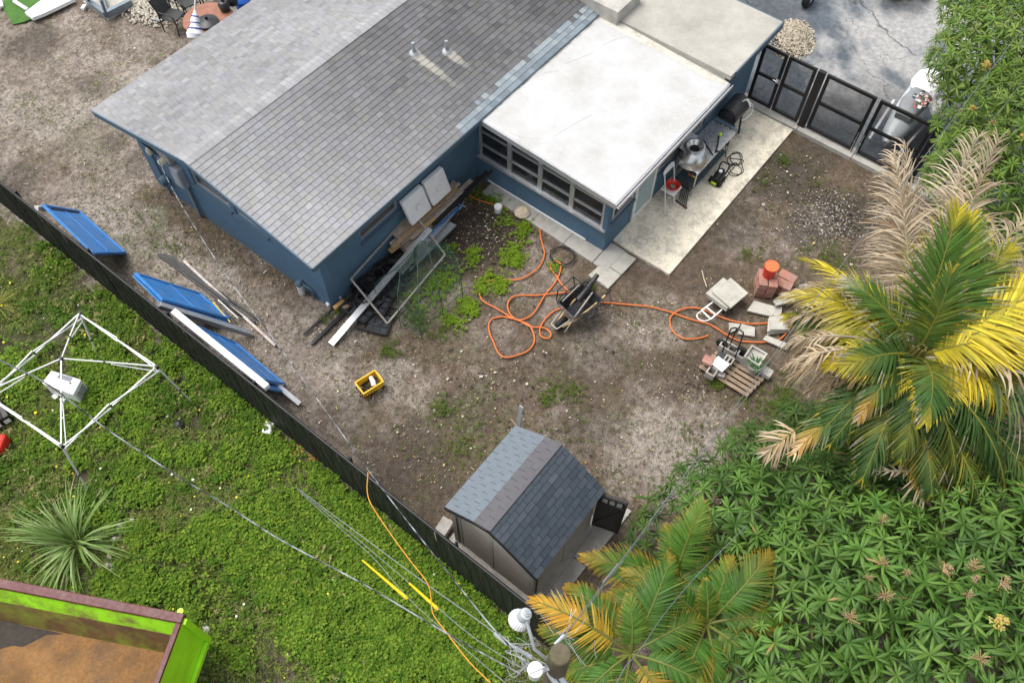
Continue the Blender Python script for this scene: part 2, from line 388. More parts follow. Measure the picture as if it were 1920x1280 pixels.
def yard_color(X, Y):
    n1 = fbm(X, Y, .42, 4, 1); n2 = fbm(X, Y, 1.7, 4, 2); n3 = fbm(X, Y, 6.5, 3, 3); n4 = fbm(X, Y, .9, 5, 9)
    base = .5+(n1-.5)*.9+(n2-.5)*.75+(n3-.5)*.65
    sandy = np.maximum(ss(5.6, 4.6, X)*ss(6.0, 8.5, Y), ss(15.0, 16.5, Y))            # west strip and the side behind the house
    sandy = np.maximum(sandy, blobs(X, Y, [(720, 740, 1.3, .95), (1240, 840, 1.6, .9), (1310, 790, .9, .75), (800, 560, 1.2, .4), (620, 640, 1.2, .85), (1130, 640, .9, .6), (1000, 520, .8, .5),
                                           (1230, 600, .9, .5), (660, 850, .8, .5), (1190, 900, .7, .8), (1540, 400, .45, .5), (1040, 600, .8, .45), (1400, 440, .5, .5), (1230, 480, .5, .45), (900, 650, .9, .35)], 21))
    t = ss(.27, .8, base*.72+sandy*.36-.04)
    c = mix3(BROWN, SAND, t)
    c = mix3(c, PALE, ss(.53, .7, n4+sandy*.05)*sandy*.75)
    dk = blobs(X, Y, [(900, 450, 1.1, .95), (850, 470, .8, .7), (1480, 330, 1.1, .85), (1380, 420, .9, .55), (1530, 290, .8, .6), (1600, 400, .9, .8), (1500, 430, .7, .6), (760, 840, .9, .7), (720, 900, .8, .75), (820, 900, .9, .55), (640, 790, .7, .5), (1330, 520, .6, .45),
                      (1130, 700, 1.2, .4), (960, 690, .9, .3), (560, 790, .6, .3), (60, 80, .8, .75), (170, 160, .6, .5), (215, 265, .4, .6), (30, 330, .8, .55), (1100, 800, .9, .45), (1250, 700, .9, .4), (270, 300, .5, .5), (1350, 330, .5, .5), (880, 760, .8, .35), (1160, 1060, .9, .6)], 33)
    c = mix3(c, DARK, dk*ss(.25, .6, n2*.5+n3*.5+dk*.25))
    c = mix3(c, MULCH, blobs(X, Y, [(900, 440, .95, 1), (870, 480, .7, .8), (1600, 400, .6, .7)], 35)*.85)
    gr = blobs(X, Y, [(250, 470, .8, .5), (300, 410, .6, .5), (60, 200, .7, .4), (890, 800, 1.1, .45), (840, 620, .9, .4), (1560, 500, .7, .5), (1450, 800, .7, .5), (150, 260, 1.0, .3), (480, 0, 1, .3)], 41)
    c = mix3(c, (.1, .12, .05), gr*ss(.42, .62, n3*.6+n2*.4))
    return np.clip(c*(.84+.32*n3[..., None]), .01, .8)
X, Y, Fq = grid(2.7, 18.4, -7, 27.5, .075)
Z = -.055+.025*fbm(X, Y, 2.2, 4, 8)+.05*np.abs(fbm(X, Y, 4.5, 3, 18)-.5)*2
V = np.stack([X, Y, Z], -1).reshape(-1, 3)
m_yard = ground_mat('yard_soil', .3, .9)
yard = link('ground', np_mesh('ground', V, Fq, yard_color(X, Y).reshape(-1, 3), True), m_yard); yard['kind'] = 'structure'
def lawn_color(X, Y):
    n1 = fbm(X, Y, .6, 4, 51); n3 = fbm(X, Y, 5, 3, 53)
    c = mix3((.06, .052, .034), (.17, .14, .1), ss(.5, .72, n1*.7+n3*.3))
    return np.clip(mix3(c, (.055, .085, .022), ss(.56, .4, n1)*.7), .01, .8)
X, Y, Fq = grid(-9, 2.75, -7, 27.5, .125); Z = -.03+.024*fbm(X, Y, 2, 3, 55)
lawn = link('lawn_soil', np_mesh('lawn_soil', np.stack([X, Y, Z], -1).reshape(-1, 3), Fq, lawn_color(X, Y).reshape(-1, 3), True), m_yard); lawn['kind'] = 'structure'
def drive_color(X, Y):
    n1 = fbm(X, Y, .33, 4, 61); n2 = fbm(X, Y, 1.6, 5, 62)
    c = mix3((.085, .1, .118), (.17, .19, .21), ss(.35, .65, n1*.5+n2*.5))
    pale = blobs(X, Y, [(1650, 110, 2.3, .9), (1720, 40, 2.2, .85), (1600, 190, 1.0, .55), (1750, 110, 1.4, .7)], 64)
    c = mix3(c, (.36, .35, .335), pale*ss(.3, .55, n2*.6+n1*.4))
    return np.clip(mix3(c, (.07, .07, .072), blobs(X, Y, [(1560, 220, .9, .7), (1680, 220, 1.4, .55), (1450, 20, 1, .5)], 66)*ss(.35, .6, n2)), .01, .8)
X, Y, Fq = grid(17.42, 34, -10, 14, .15)
drive = link('driveway', np_mesh('driveway', np.stack([X, Y, np.full_like(X, .016)], -1).reshape(-1, 3), Fq, drive_color(X, Y).reshape(-1, 3), True), ground_mat('worn_asphalt', .22, .35, True)); drive['kind'] = 'structure'
b = MB(); b.slab([(-400, -400, -.06), (400, -400, -.06), (400, 400, -.06), (-400, 400, -.06)], .5)
struct('terrain', b, M('far_ground', (.16, .15, .1), .95, var=.3, scale=.4))
# patio slab, kerb under the gate, paving slabs
SY = 5.75                         # south face of the sunroom
b = MB(); b.box((11.28, 4.17, -.05), (17.12, SY+.02, .045)); struct('patio', b, m_patio, bevel=.012)
kb = bpy.data.objects.new('kerb', None); COL.objects.link(kb); kb.location = (17.3, 3, 0); kb['kind'] = 'structure'
ys = [5.85, 4.1, 2.55, 1.0, -.6]
for i in range(4):
    b = MB(); b.box((17.14, ys[i+1]+.006, -.06), (17.5, ys[i]-.006, .085)); obj('kerb_slab', b, m_conc, kb, bevel=.012)
pth = bpy.data.objects.new('path', None); COL.objects.link(pth); pth.location = at(1150, 505); pth['kind'] = 'structure'
for q in ([(1156, 462), (1193, 485), (1165, 515), (1131, 490)], [(1130, 491), (1164, 516), (1140, 541), (1103, 516)]):
    b = MB(); b.slab([at(*p, .035) for p in q], .06); obj('paving_slab', b, m_slab, pth, bevel=.008)
# ------------------------------------------------------------------ house
EX, WX = 5.38, 5.80               # roof west edge, west wall
YS, YN, YR = 9.13, 15.97, 12.55   # eaves and ridge
ZE, ZR = 2.40, 3.10
HE = 19.5                         # east end of the house, out of frame
house = thing('house', 'blue stucco house with grey shingle gable roof and a white flat-roofed sunroom', 'house', (WX, 9.58, 0))
def panel(mb, o, u, v, n, Wd, H, th, holes=(), c=None):
    """flat wall with rectangular openings: o corner, u along, v up, n outward; thickness th goes inward"""
    o, u, v, n = V3(o), V3(u), V3(v), V3(n)
    us = sorted({0, Wd, *[k for h in holes for k in (h[0], h[2])]}); vs = sorted({0, H, *[k for h in holes for k in (h[1], h[3])]})
    def solid(i, j):
        if i < 0 or j < 0 or i >= len(us)-1 or j >= len(vs)-1: return False
        cu = (us[i]+us[i+1])/2; cv = (vs[j]+vs[j+1])/2
        return not any(h[0] < cu < h[2] and h[1] < cv < h[3] for h in holes)
    P = lambda a, b_, d: o+u*a+v*b_-n*d
    for i in range(len(us)-1):
        for j in range(len(vs)-1):
            if not solid(i, j): continue
            a, a2, b_, b2 = us[i], us[i+1], vs[j], vs[j+1]
            mb.add([P(a, b_, 0), P(a2, b_, 0), P(a2, b2, 0), P(a, b2, 0)], [(0, 1, 2, 3)], c)
            mb.add([P(a, b_, th), P(a2, b_, th), P(a2, b2, th), P(a, b2, th)], [(3, 2, 1, 0)], c)
            for di, dj, q in ((-1, 0, (a, b_, a, b2)), (1, 0, (a2, b2, a2, b_)), (0, -1, (a2, b_, a, b_)), (0, 1, (a, b2, a2, b2))):
                if not solid(i+di, j+dj):
                    mb.add([P(q[0], q[1], 0), P(q[2], q[3], 0), P(q[2], q[3], th), P(q[0], q[1], th)], [(0, 1, 2, 3)], c)
    return mb
YW0, YW1 = 9.58, 15.55
# west gable wall: u runs from north to south so that n = -x
b = MB(); w1 = (YW1-13.59, 1.28, YW1-12.36, 2.0); w2 = (YW1-12.22, 1.28, YW1-11.2, 2.0)
panel(b, (WX, YW1, -.05), (0, -1, 0), (0, 0, 1), (-1, 0, 0), YW1-YW0, 2.4, .2, [(w1[0], w1[1]+.05, w1[2], w1[3]+.05), (w2[0], w2[1]+.05, w2[2], w2[3]+.05)])
gz = lambda y: ZE+(ZR-ZE)*(1-abs(y-YR)/(YR-YS))-.1
b.slab([(WX+.003, YW0+.3, 2.345), (WX+.003, YW1-.3, 2.345), (WX+.003, YW1-.3, gz(YW1-.3)), (WX+.003, YR, gz(YR)), (WX+.003, YW0+.3, gz(YW0+.3))], .19)
obj('wall', b, m_blue_wall, house, label='west gable wall in blue stucco')
b = MB(); s1 = (7.0-WX-.2, 1.24, 8.2-WX-.2, 1.86); s2 = (9.5-WX-.2, 1.7, 10.3-WX-.2, 2.0)
panel(b, (WX+.2, YW0, -.05), (1, 0, 0), (0, 0, 1), (0, -1, 0), 11.1-WX-.2, 2.36, .2, [s1, s2])
obj('wall', b, m_blue_wall, house, label='south wall in blue stucco')
b = MB(); b.box((11.1, 9.62, -.05), (HE, 9.8, 2.3)); b.box((WX+.2, YW1-.2, -.05), (HE, YW1, 2.3)); obj('wall', b, m_blue_wall, house)
m_blind = M('blind', (.5, .46, .4), .7, var=.08)
def window(o, u, n, Wd, H, mull=(), rows=(), parent=house, fr=.05, depth=.07, m=m_alu, sill=True, blind=False):
    """aluminium window in the plane of o,u,z with panes as sub-parts; set back by depth"""
    o = V3(o)-V3(n)*depth; u = V3(u); n = V3(n); z = V3((0, 0, 1)); b = MB()
    def bar(a, c, w): b.beam(o+u*a[0]+z*a[1], o+u*c[0]+z*c[1], w, .05, up=n)
    bar((0, fr/2), (Wd, fr/2), fr); bar((0, H-fr/2), (Wd, H-fr/2), fr); bar((fr/2, fr), (fr/2, H-fr), fr); bar((Wd-fr/2, fr), (Wd-fr/2, H-fr), fr)
    for k in mull: bar((k, fr), (k, H-fr), .06)
    xs = [0, *mull, Wd]
    for k in rows:
        for i in range(len(xs)-1): bar((xs[i]+.035, k), (xs[i+1]-.035, k), .045)
    f = obj('window', b, m, parent)
    zs = [0, *rows, H]
    for i in range(len(xs)-1):
        for j in range(len(zs)-1):
            p = MB(); a0 = xs[i]+.02; a1 = xs[i+1]-.02; c0 = zs[j]+.02; c1 = zs[j+1]-.02; k = n*-.012
            p.slab([o+u*a0+z*c0+k, o+u*a1+z*c0+k, o+u*a1+z*c1+k, o+u*a0+z*c1+k], .006); obj('pane', p, m_clear if blind else m_glass, f)
    if blind:
        for i in range(int(H/.05)):
            p = MB(); p.beam(o-n*.06+u*.03+z*(.03+.05*i), o-n*.06+u*(Wd-.03)+z*(.03+.05*i), .012, .042, up=z+n*.5); obj('blind_slat', p, m_blind, f)
    if sill:
        p = MB(); p.beam(o+n*(depth+.02)-u*.04-z*.025, o+n*(depth+.02)+u*(Wd+.04)-z*.025, .09, .045, up=z); obj('sill', p, m_trim, f)
    return f
window((WX, 13.59, 1.28), (0, -1, 0), (-1, 0, 0), 1.23, .72, rows=(.5,), blind=True)
window((WX, 12.22, 1.28), (0, -1, 0), (-1, 0, 0), 1.02, .72, rows=(.5,), blind=True)
window((WX+.2+s1[0], YW0, s1[1]-.05), (1, 0, 0), (0, -1, 0), s1[2]-s1[0], .62, rows=(.31,), blind=True)
window((WX+.2+s2[0], YW0, s2[1]-.05), (1, 0, 0), (0, -1, 0), s2[2]-s2[0], .3, blind=True)
b = MB(); b.box((WX+.25, YW0+.25, 0), (HE-.3, YW1-.25, .06)); obj('indoor_floor', b, m_conc, house)
# main roof: two decks, fascia boards, then every shingle
def roofz(y): return ZE+(ZR-ZE)*(1-abs(y-YR)/(YR-YS))
b = MB()
for y0 in (YS, YN):
    b.slab([(EX, y0, ZE-.012), (HE, y0, ZE-.012), (HE, YR, ZR-.012), (EX, YR, ZR-.012)], .09)
m_deck = M('roof_underlay', (.07, .07, .075), .95)
roof = obj('roof', b, m_deck, house)
b = MB()
b.beam((EX-.016, YS, ZE-.075), (EX-.016, YR, ZR-.075), .026, .15); b.beam((EX-.016, YR, ZR-.075), (EX-.016, YN, ZE-.075), .026, .15)
b.box((EX, YS-.028, ZE-.15), (HE, YS-.003, ZE-.005)); b.box((EX, YN+.003, ZE-.15), (HE, YN+.028, ZE-.005))
b.slab([(EX+.01, YS+.01, ZE-.16), (HE, YS+.01, ZE-.16), (HE, YW0-.003, ZE-.16), (EX+.01, YW0-.003, ZE-.16)], .015)
obj('fascia', b, m_trim, roof)
b = MB()
b.beam((EX-.033, YS-.03, ZE+.008), (EX-.033, YR, ZR+.008), .03, .012); b.beam((EX-.033, YR, ZR+.008), (EX-.033, YN+.03, ZE+.008), .03, .012)
b.box((EX-.03, YS-.05, ZE-.012), (HE, YS-.03, ZE+.0)); obj('drip_edge', b, m_trim, roof)
# shingles
TW, EXPO = .165, .14
SL = math.hypot(YR-YS, ZR-ZE); TH = math.atan2(ZR-ZE, YR-YS)
def shingle_mesh(c, side):      # side +1: slopes down to the south; origin at its lower left corner on the deck
    g = .004; w = TW-g; mb = MB(); up = V3((0, math.cos(TH)*side, math.sin(TH))); nn = V3((0, -math.sin(TH)*side, math.cos(TH)))
    pts = [V3((0, 0, 0)), V3((w, 0, 0)), V3((w, 0, 0))+up*(EXPO+.02), up*(EXPO+.02)]
    top = [pts[0]+nn*.017, pts[1]+nn*.017, pts[2]+nn*.003, pts[3]+nn*.003]
    base = [p-nn*.004 for p in pts]
    if side < 0: base = [base[i] for i in (1, 0, 3, 2)]; top = [top[i] for i in (1, 0, 3, 2)]
    mb.hexa(base+top, c); return mb
def tintc(k, warm=0): return (k*(1+.03*warm), k*(1+.012*warm), k*(1.015-.06*warm))
SOUTH_T = [.105, .13, .155, .18, .205, .235]; 
protos = {}
def proto(side, k):
    if (side, k) not in protos:
        me = shingle_mesh(k, side).mesh('shingle'); me.materials.append(m_shingle); protos[(side, k)] = me
    return protos[(side, k)]
BLUEISH = [(.21, .245, .265), (.26, .29, .3), (.18, .21, .23)]
v1 = at(777, 107, 2.75); v2 = at(838, 97, 2.75)
add_streaks(m_shingle, [(v1.x+.0, v1.y, 1.75), (v2.x, v2.y, .95)], (.42, .4, .34))
rows_n = int(SL/EXPO)
cand = []
for side in (1, -1):
    y0 = YS-.03 if side > 0 else YN+.03
    for r in range(rows_n+1):
        d = r*EXPO; y = y0+side*d*math.cos(TH); z = ZE-.004+d*math.sin(TH)-.002
        if (YR-y)*side < .12: continue
        x = EX-.03; xe = 15.0 if side > 0 else 14.4
        while x < xe:
            w_ = random.choice((.105, .13, .15, .165, .165, .19, .215)); cand.append((side, r, x, y, z, w_/TW)); x += w_
def shade(side, r, x, y):
    n = float(fbm(np.array([x]), np.array([y]), .5, 4, 71)[0]); k = random.gauss(0, 1)
    if side > 0:
        if r == 0 and x > 9.9: return random.choice(((.17, .2, .22), (.2, .235, .26), (.15, .18, .2)))
        if r in (1, 2) and x > 9.75+.15*r and not (r == 2 and random.random() < .5): return random.choice(BLUEISH)
        b_ = .29-.034*max(0, x-EX-.6)+.0013*max(0, x-EX-.6)**2-(n-.5)*.1 - .02*min(1, r/14)
        b_ += k*.011
    else: b_ = .245+(n-.5)*.1+k*.018
    b_ = max(.065, b_); q = round(b_*40)/40
    return tintc(q, random.choice((0, 0, 0, .3, .8, -.5)))
cand.sort(key=lambda q: (V3((q[2], q[3], q[4]))-CAMP).length)
rest = MB(); cnt = 0
hl = wloc(house)
for side, r, x, y, z, fr_ in cand:
    c = shade(side, r, x, y)
    if cnt < 300 and side > 0:
        link('shingle', proto(side, c), None, roof, V3((x, y, z))-hl, scale=(fr_, 1, 1)); cnt += 1
    else:
        me = proto(side, c); vs = [(v.co.x*fr_+x, v.co.y+y, v.co.z+z) for v in me.vertices]
        rest.add(vs, [(0, 1, 5, 4), (4, 5, 6, 7), (1, 2, 6, 5), (3, 0, 4, 7)], c)
tag(obj('shingles', rest, m_shingle, roof), kind='stuff')
# ridge caps
kx = EX-.03; k = 0
while kx < 13.2:
    mb = MB(); c = tintc(random.choice([.28, .3, .32, .26]))
    for sgn in (1, -1):
        dy = .15*math.cos(TH); dz = .15*math.sin(TH)
        mb.slab([(kx, YR, ZR+.026), (kx+.16, YR, ZR+.018), (kx+.16, YR-sgn*dy, ZR+.018-dz), (kx, YR-sgn*dy, ZR+.026-dz)], .012, c)
    obj('ridge_cap', mb, m_shingle, roof); kx += .145
for v in (v1, v2):
    v = V3((v.x, v.y, roofz(v.y))); b = MB(); b.tube([v-V3((0, 0, .05)), v+V3((0, 0, .3))], .042, 14, cap=False); b.tube([v+V3((0, 0, .3)), v+V3((0, 0, .1))], .033, 14)
    p = obj('vent_pipe', b, m_galv, roof)
    b = MB(); mrot = Matrix.Rotation(TH, 3, 'X'); b.lathe(v+V3((0, 0, .012)), [(.11, 0), (.1, .02), (.055, .05), (.044, .1)], 18, m=mrot); obj('flashing', b, m_galv, roof)
# sunroom
SWX = 10.88
RX0, RX1, RY0, RY1, RZ = 10.58, 15.2, 5.47, 9.12, 2.2
rz_ = lambda y: RZ+.16*(y-RY0)/(RY1-RY0)
b = MB(); b.slab([(SWX+.003, 9.5, 2.07), (SWX+.003, SY+.1, 2.07), (SWX+.003, SY+.1, rz_(SY+.1)-.11), (SWX+.003, 9.1, rz_(9.1)-.11), (SWX+.003, 9.5, rz_(9.1)-.11)], .1); panel(b, (SWX, 9.58, -.05), (0, -1, 0), (0, 0, 1), (-1, 0, 0), 9.58-SY, 2.13, .12, [(.12, .8, 9.58-SY-.12, 2.06)])
obj('wall', b, m_blue_wall, house, label='low blue wall of the sunroom facing the yard')
wy0, wy1 = 9.46, SY+.12; bay = (wy0-wy1)/4
for i in range(4):
    window((SWX, wy0-i*bay, .75), (0, -1, 0), (-1, 0, 0), bay, 1.26, rows=(.42, .84), fr=.06, depth=.03, sill=False)
b = MB(); b.beam((SWX-.03, 9.5, .755), (SWX-.03, SY+.02, .755), .07, .04); obj('sill', b, m_alu, house)
# sunroom south wall: windows, louvred door, windows
DX0, DX1 = 11.98, 12.86
b = MB(); panel(b, (SWX+.12, SY, -.05), (1, 0, 0), (0, 0, 1), (0, -1, 0), 17.3-SWX-.12, 2.13, .12,
      [(.05, 1.0, DX0-SWX-.2, 2.0), (DX0-SWX-.12, .1, DX1-SWX-.12, 2.06), (DX1-SWX-.02, .95, 14.9-SWX, 2.0)])
obj('wall', b, m_blue_wall, house, label='blue wall of the sunroom facing the patio')
window((SWX+.17, SY, .95), (1, 0, 0), (0, -1, 0), DX0-SWX-.25, 1.0, rows=(.5,), fr=.06, depth=.02)
window((DX1+.1, SY, .9), (1, 0, 0), (0, -1, 0), 14.9-DX1+.02-.12, 1.05, mull=(.95,), rows=(.52,), fr=.06, depth=.02)
b = MB()
for x in (DX0+.05, DX1-.05): b.box((x-.05, SY-.03, .05), (x+.05, SY+.06, 2.0))
b.box((DX0+.1, SY-.03, .05), (DX1-.1, SY+.06, .22)); b.box((DX0+.1, SY-.03, 1.9), (DX1-.1, SY+.06, 2.0)); door = obj('door', b, m_white, house)
for i in range(17):
    b = MB(); b.obox(((DX0+DX1)/2, SY+.0, .28+i*.098), (DX1-DX0-.21, .1, .008), 0, (R(52), 0)); obj('louvre', b, M('louvre_glass', (.34, .42, .4), .25, var=.08) if i == 0 else bpy.data.materials['louvre_glass'], door)
b = MB(); b.box((DX0+.075, SY-.06, .98), (DX0+.1, SY-.03, 1.1)); obj('handle', b, m_steel, door)
b = MB(); b.box((SWX+.13, SY+.13, 0), (17.1, 9.5, .05)); obj('indoor_floor', b, M('tile_floor', (.3, .25, .2), .5), house)
# sunroom roof
b = MB(); b.slab([(RX0, RY0, RZ), (RX1-.003, RY0, RZ), (RX1-.003, RY1, RZ+.16), (RX0, RY1, RZ+.16)], .1)
sr = obj('sunroom_roof', b, m_membrane, house, bevel=.01)
b = MB(); b.beam((RX0-.0135, RY0-.024, RZ-.081), (RX0-.0135, RY1, RZ+.16-.081), .021, .14); b.box((RX0-.003, RY0-.024, RZ-.15), (RX1, RY0-.003, RZ-.012)); obj('fascia', b, m_alu, sr)
b = MB(); b.box((RX0-.02, RY0-.1, RZ-.1), (RX1, RY0-.085, RZ-.0)); b.box((RX0-.02, RY0-.085, RZ-.1), (RX1, RY0-.026, RZ-.085)); gu = obj('gutter', b, m_alu, sr)
b = MB()
for i in range(23):                                               # screw heads along the outer roof edge
    q = V3((RX0+.25+i*.2, RY0+.36+random.uniform(-.02, .02), rz_(RY0+.36)-.003)); b.lathe(q, [(.0, .008), (.022, .006), (.026, 0)], 8)
for q in ((RX0+.45, 7.4), (RX0+.5, 6.6), (RX0+.4, 6.1), (RX0+.42, 8.2)): b.lathe((q[0], q[1], rz_(q[1])-.003), [(0, .008), (.022, .006), (.026, 0)], 8)
obj('screw_heads', b, M('grey_sealant', (.52, .52, .51), .7), sr)
b = MB()
for pts in ([(1040, 255), (1060, 243), (1078, 232), (1110, 215)], [(1020, 137), (1036, 134), (1048, 132)], [(1060, 120), (1090, 108), (1112, 98)], [(960, 250), (980, 258), (1008, 260)], [(1130, 85), (1150, 76), (1180, 66)]):
    b.tube(spline([(lambda q: V3((q.x, q.y, rz_(q.y))))(at(px, py, rz_(at(px, py, RZ+.08).y))) for px, py in pts], 5), .006, 5)
obj('seam_cracks', b, M('sealant', (.45, .44, .42), .8), sr)
b = MB(); b.add([V3(p) for p in ((RX0, RY1-.0, RZ+.164), (RX1, RY1, RZ+.164), (RX1, RY1-.1, rz_(RY1-.1)+.004), (RX0, RY1-.06, rz_(RY1-.06)+.004))], [(3, 2, 1, 0)]); obj('roof_joint', b, M('joint_tar', (.3, .285, .25), .9, var=.4, dirt=(.7, .68, .64), damt=.9, dscale=4), sr)
# grey concrete roof of the carport part
b = MB(); b.box((RX1, 5.48, 2.27), (17.62, 12, 2.4)); cr = obj('concrete_roof', b, m_roofconc, house, bevel=.015)
b = MB(); b.box((RX1, 5.62, 2.1), (RX1+.16, 8.55, 2.27)); b.box((RX1-.02, 5.7, 2.2), (RX1+.001, 9.1, 2.21)); obj('roof_upstand', b, m_conc, cr)
b = MB(); b.box((15.04, 8.57, 2.19), (16.05, 9.8, 2.72)); obj('parapet_block', b, m_conc, cr, bevel=.015)
b = MB(); b.box((17.62, 5.46, 2.2), (17.65, 12, 2.395)); b.box((RX1+.2, 5.45, 2.2), (17.65, 5.475, 2.395)); obj('fascia', b, m_trim, cr)
b = MB(); b.box((17.15, SY+.12, -.05), (17.3, 12, 2.27)); obj('wall', b, m_blue_wall, house)
b = MB(); b.add([*[(x, y, rz_(y)+.004) for x, y in ((RX1-.001, 5.5), (RX1-.001, 9.05), (RX1-.3, 8.9), (RX1-.22, 7), (RX1-.25, 6), (RX1-.1, 5.5))]], [(5, 4, 3, 2, 1, 0)]); obj('grime_strip', b, M('roof_grime', (.56, .54, .48), .9, var=.2, scale=3, dirt=(.3, .26, .19), damt=.9, dscale=3), cr)
# concrete footing along the sunroom
FT = [(10.5, 9.1), (10.5, 7.6), (10.47, 6.6), (10.45, 5.75)]
for i in range(3):
    b = MB(); b.slab([(FT[i][0], FT[i][1]-.005, .05), (FT[i+1][0], FT[i+1][1]+.005, .05), (SWX-.002, FT[i+1][1]+.005, .05), (SWX-.002, FT[i][1]-.005, .05)], .1); obj('footing', b, m_conc, house, bevel=.01)
b = MB(); b.slab([(10.45, 5.74, .045), (10.45, 5.35, .045), (11.2, 5.35, .045), (11.2, 5.74, .045)], .09); obj('footing', b, m_conc, house, bevel=.01)
b = MB(); b.beam((SWX-.02, 9.2, .075), (SWX-.02, 6.25, .075), .03, .035); obj('conduit', b, m_wplastic, house)
# electrics on the west wall
def wp(px, py, d=0.0): return onx(px, py, WX-d)
e0 = wp(315, 318); 
b = MB(); b.box((WX-.16, 13.83, 1.05), (WX-.002, 14.15, 1.66)); bx = obj('meter_box', b, m_galv, house, bevel=.01)
b = MB(); b.box((WX-.175, 13.86, 1.08), (WX-.163, 14.12, 1.6)); obj('cover', b, m_galv, bx)
b = MB(); b.box((WX-.14, 14.02, 1.72), (WX-.002, 14.42, 2.05)); obj('junction_box', b, M('grey_box', (.3, .28, .26), .6), house, bevel=.01)
b = MB(); b.lathe((WX-.2, 14.2, 1.78), [(0, .08), (.07, .07), (.085, 0), (.08, -.08), (0, -.1)], 14, m=Matrix.Rotation(R(90), 3, 'Y')); obj('meter_dial', b, M('cream_plastic', (.6, .56, .42), .5), house)
b = MB(); b.lathe((WX-.06, 14.98, 1.5), [(0, .1), (.06, .09), (.08, 0), (.06, -.1), (0, -.11)], 14); obj('weatherhead', b, bpy.data.materials['cream_plastic'], house)
b = MB(); b.tube([(WX-.05, 14.98, 1.4), (WX-.05, 14.98, .0)], .025); b.lathe((WX-.07, 14.85, .62), [(0, .15), (.11, .14), (.13, 0), (.11, -.14), (0, -.15)], 16, m=Matrix.Rotation(R(90), 3, 'Y')); obj('water_meter', b, m_trim, house)
for k in range(2):
    b = MB(); b.tube(spline([(WX-.05, 13.9+.08*k, 1.05), (WX-.05, 13.88+.08*k, .5), (WX-.07, 13.86+.08*k, .0)], 5), .022); obj('conduit', b, m_galv if k else m_trim, house)
b = MB()
for k in range(3): b.tube(spline([(WX-.04, 14.98, 1.6), (WX-.2, 14.9-.1*k, 2.0+.05*k), (WX-.12, 14.5-.1*k, 1.75), (WX-.06, 14.3, 1.9)], 6), .011, 6)
obj('service_cable', b, m_cable, house)
# white filter cylinder with its pipes at the south end of the west wall
q = onx(563, 540, WX-.12); b = MB(); b.lathe((q.x, q.y, q.z-.02), [(0, -.2), (.07, -.19), (.075, .14), (0, .15)], 18); f = obj('water_filter', b, m_wplastic, house)
b = MB(); b.lathe((q.x, q.y, q.z+.14), [(.08, 0), (.085, .06), (.05, .1), (0, .1)], 18); b.tube([(q.x+.03, q.y, q.z+.2), (WX-.0, q.y, q.z+.2)], .03); obj('filter_cap', b, m_trim, f)
b = MB()
for k in (0, .07): b.tube(spline([(q.x+.05, q.y-.1, q.z+.15), (WX-.05, q.y-.25-k, q.z+.12), (WX-.04, q.y-.32-k, q.z-.1), (WX-.04, q.y-.32-k, .0)], 6), .018)
obj('filter_pipe', b, m_trim, house)
# ------------------------------------------------------------------ slatted fence between the lawn and the yard
FX, FY0, FY1, FZ = 3.0, 1.0, 21.0, 1.76
fence = thing('chain_link_fence', 'long black fence with dark privacy slats between the lawn and the dirt yard', 'fence', (FX, 10, 0))
b = MB(); b.tube([(FX, FY0, FZ), (FX, FY1, FZ)], .028, 10); obj('top_rail', b, m_black, fence)
y = FY0
while y <= FY1:
    b = MB(); b.tube([(FX+.055, y, -.1), (FX+.055, y, FZ-.0)], .03, 10); b.lathe((FX+.055, y, FZ), [(.034, -.01), (.03, .025), (0, .04)], 10); obj('post', b, m_black, fence); y += 2.5
b = MB(); b.box((-.005, -.034, .03), (.005, .034, FZ-.03)); me = b.mesh('slat'); me.materials.append(m_fence)
n = int((FY1-FY0)/.072); ys_ = [FY0+.04+i*.072 for i in range(n)]
more = MB()
for i, y in enumerate(ys_):
    t = random.uniform(-.006, .006)
    link('slat', me, None, fence, V3((FX+t, y, random.uniform(-.01, .012)))-V3((FX, 10, 0)), (random.uniform(-.006, .006), random.uniform(-.004, .004), random.uniform(-.12, .12)))
b = MB()                                                         # woven wire in front of the slats, in long zigzags
for k in range(int((FY1-FY0)/.26)):
    y0 = FY0+k*.26; 
    for sg in (1, -1):
        b.beam((FX-.022, y0+(.13 if sg < 0 else -.13)+.13, .05), (FX-.022, y0+(.13 if sg > 0 else -.13)+.13+ (0), FZ-.03), .006, .006)
obj('wire', b, m_black, fence)
# ------------------------------------------------------------------ black gates on the kerb
GX, GZ0, GZ1 = 17.33, .13, 1.86
def leaf(y0, y1, label, latch=0):
    g = thing('gate_leaf', label, 'gate', (GX, (y0+y1)/2, .085), 'black framed mesh gate leaves on the kerb'); w = .085
    b = MB()
    b.box((GX-.03, y1, GZ0), (GX+.03, y1+w, GZ1)); b.box((GX-.03, y0-w, GZ0), (GX+.03, y0, GZ1))
    b.box((GX-.029, y1+w, GZ1-w), (GX+.029, y0-w, GZ1)); b.box((GX-.029, y1+w, GZ0), (GX+.029, y0-w, GZ0+w)); obj('frame', b, m_black, g, bevel=.006)
    zm = GZ0+.82; b = MB(); b.box((GX-.025, y1+w, zm), (GX+.025, y0-w, zm+.075)); obj('mid_rail', b, m_black, g)
    for z0, z1 in ((GZ0+w, zm), (zm+.075, GZ1-w)):
        b = MB(); b.box((GX-.004, y1+w, z0), (GX+.004, y0-w, z1)); obj('mesh_panel', b, m_perf, g)
    if latch:
        yy = y1+.04 if latch > 0 else y0-.04
        b = MB(); b.box((GX-.06, yy-.05, .98), (GX-.032, yy+.05, 1.1)); b.tube([(GX-.09, yy, 1.06), (GX-.09, yy+.12, 1.06)], .012); b.tube([(GX-.03, yy, 1.06), (GX-.09, yy, 1.06)], .012); obj('handle', b, m_steel, g)
    return g
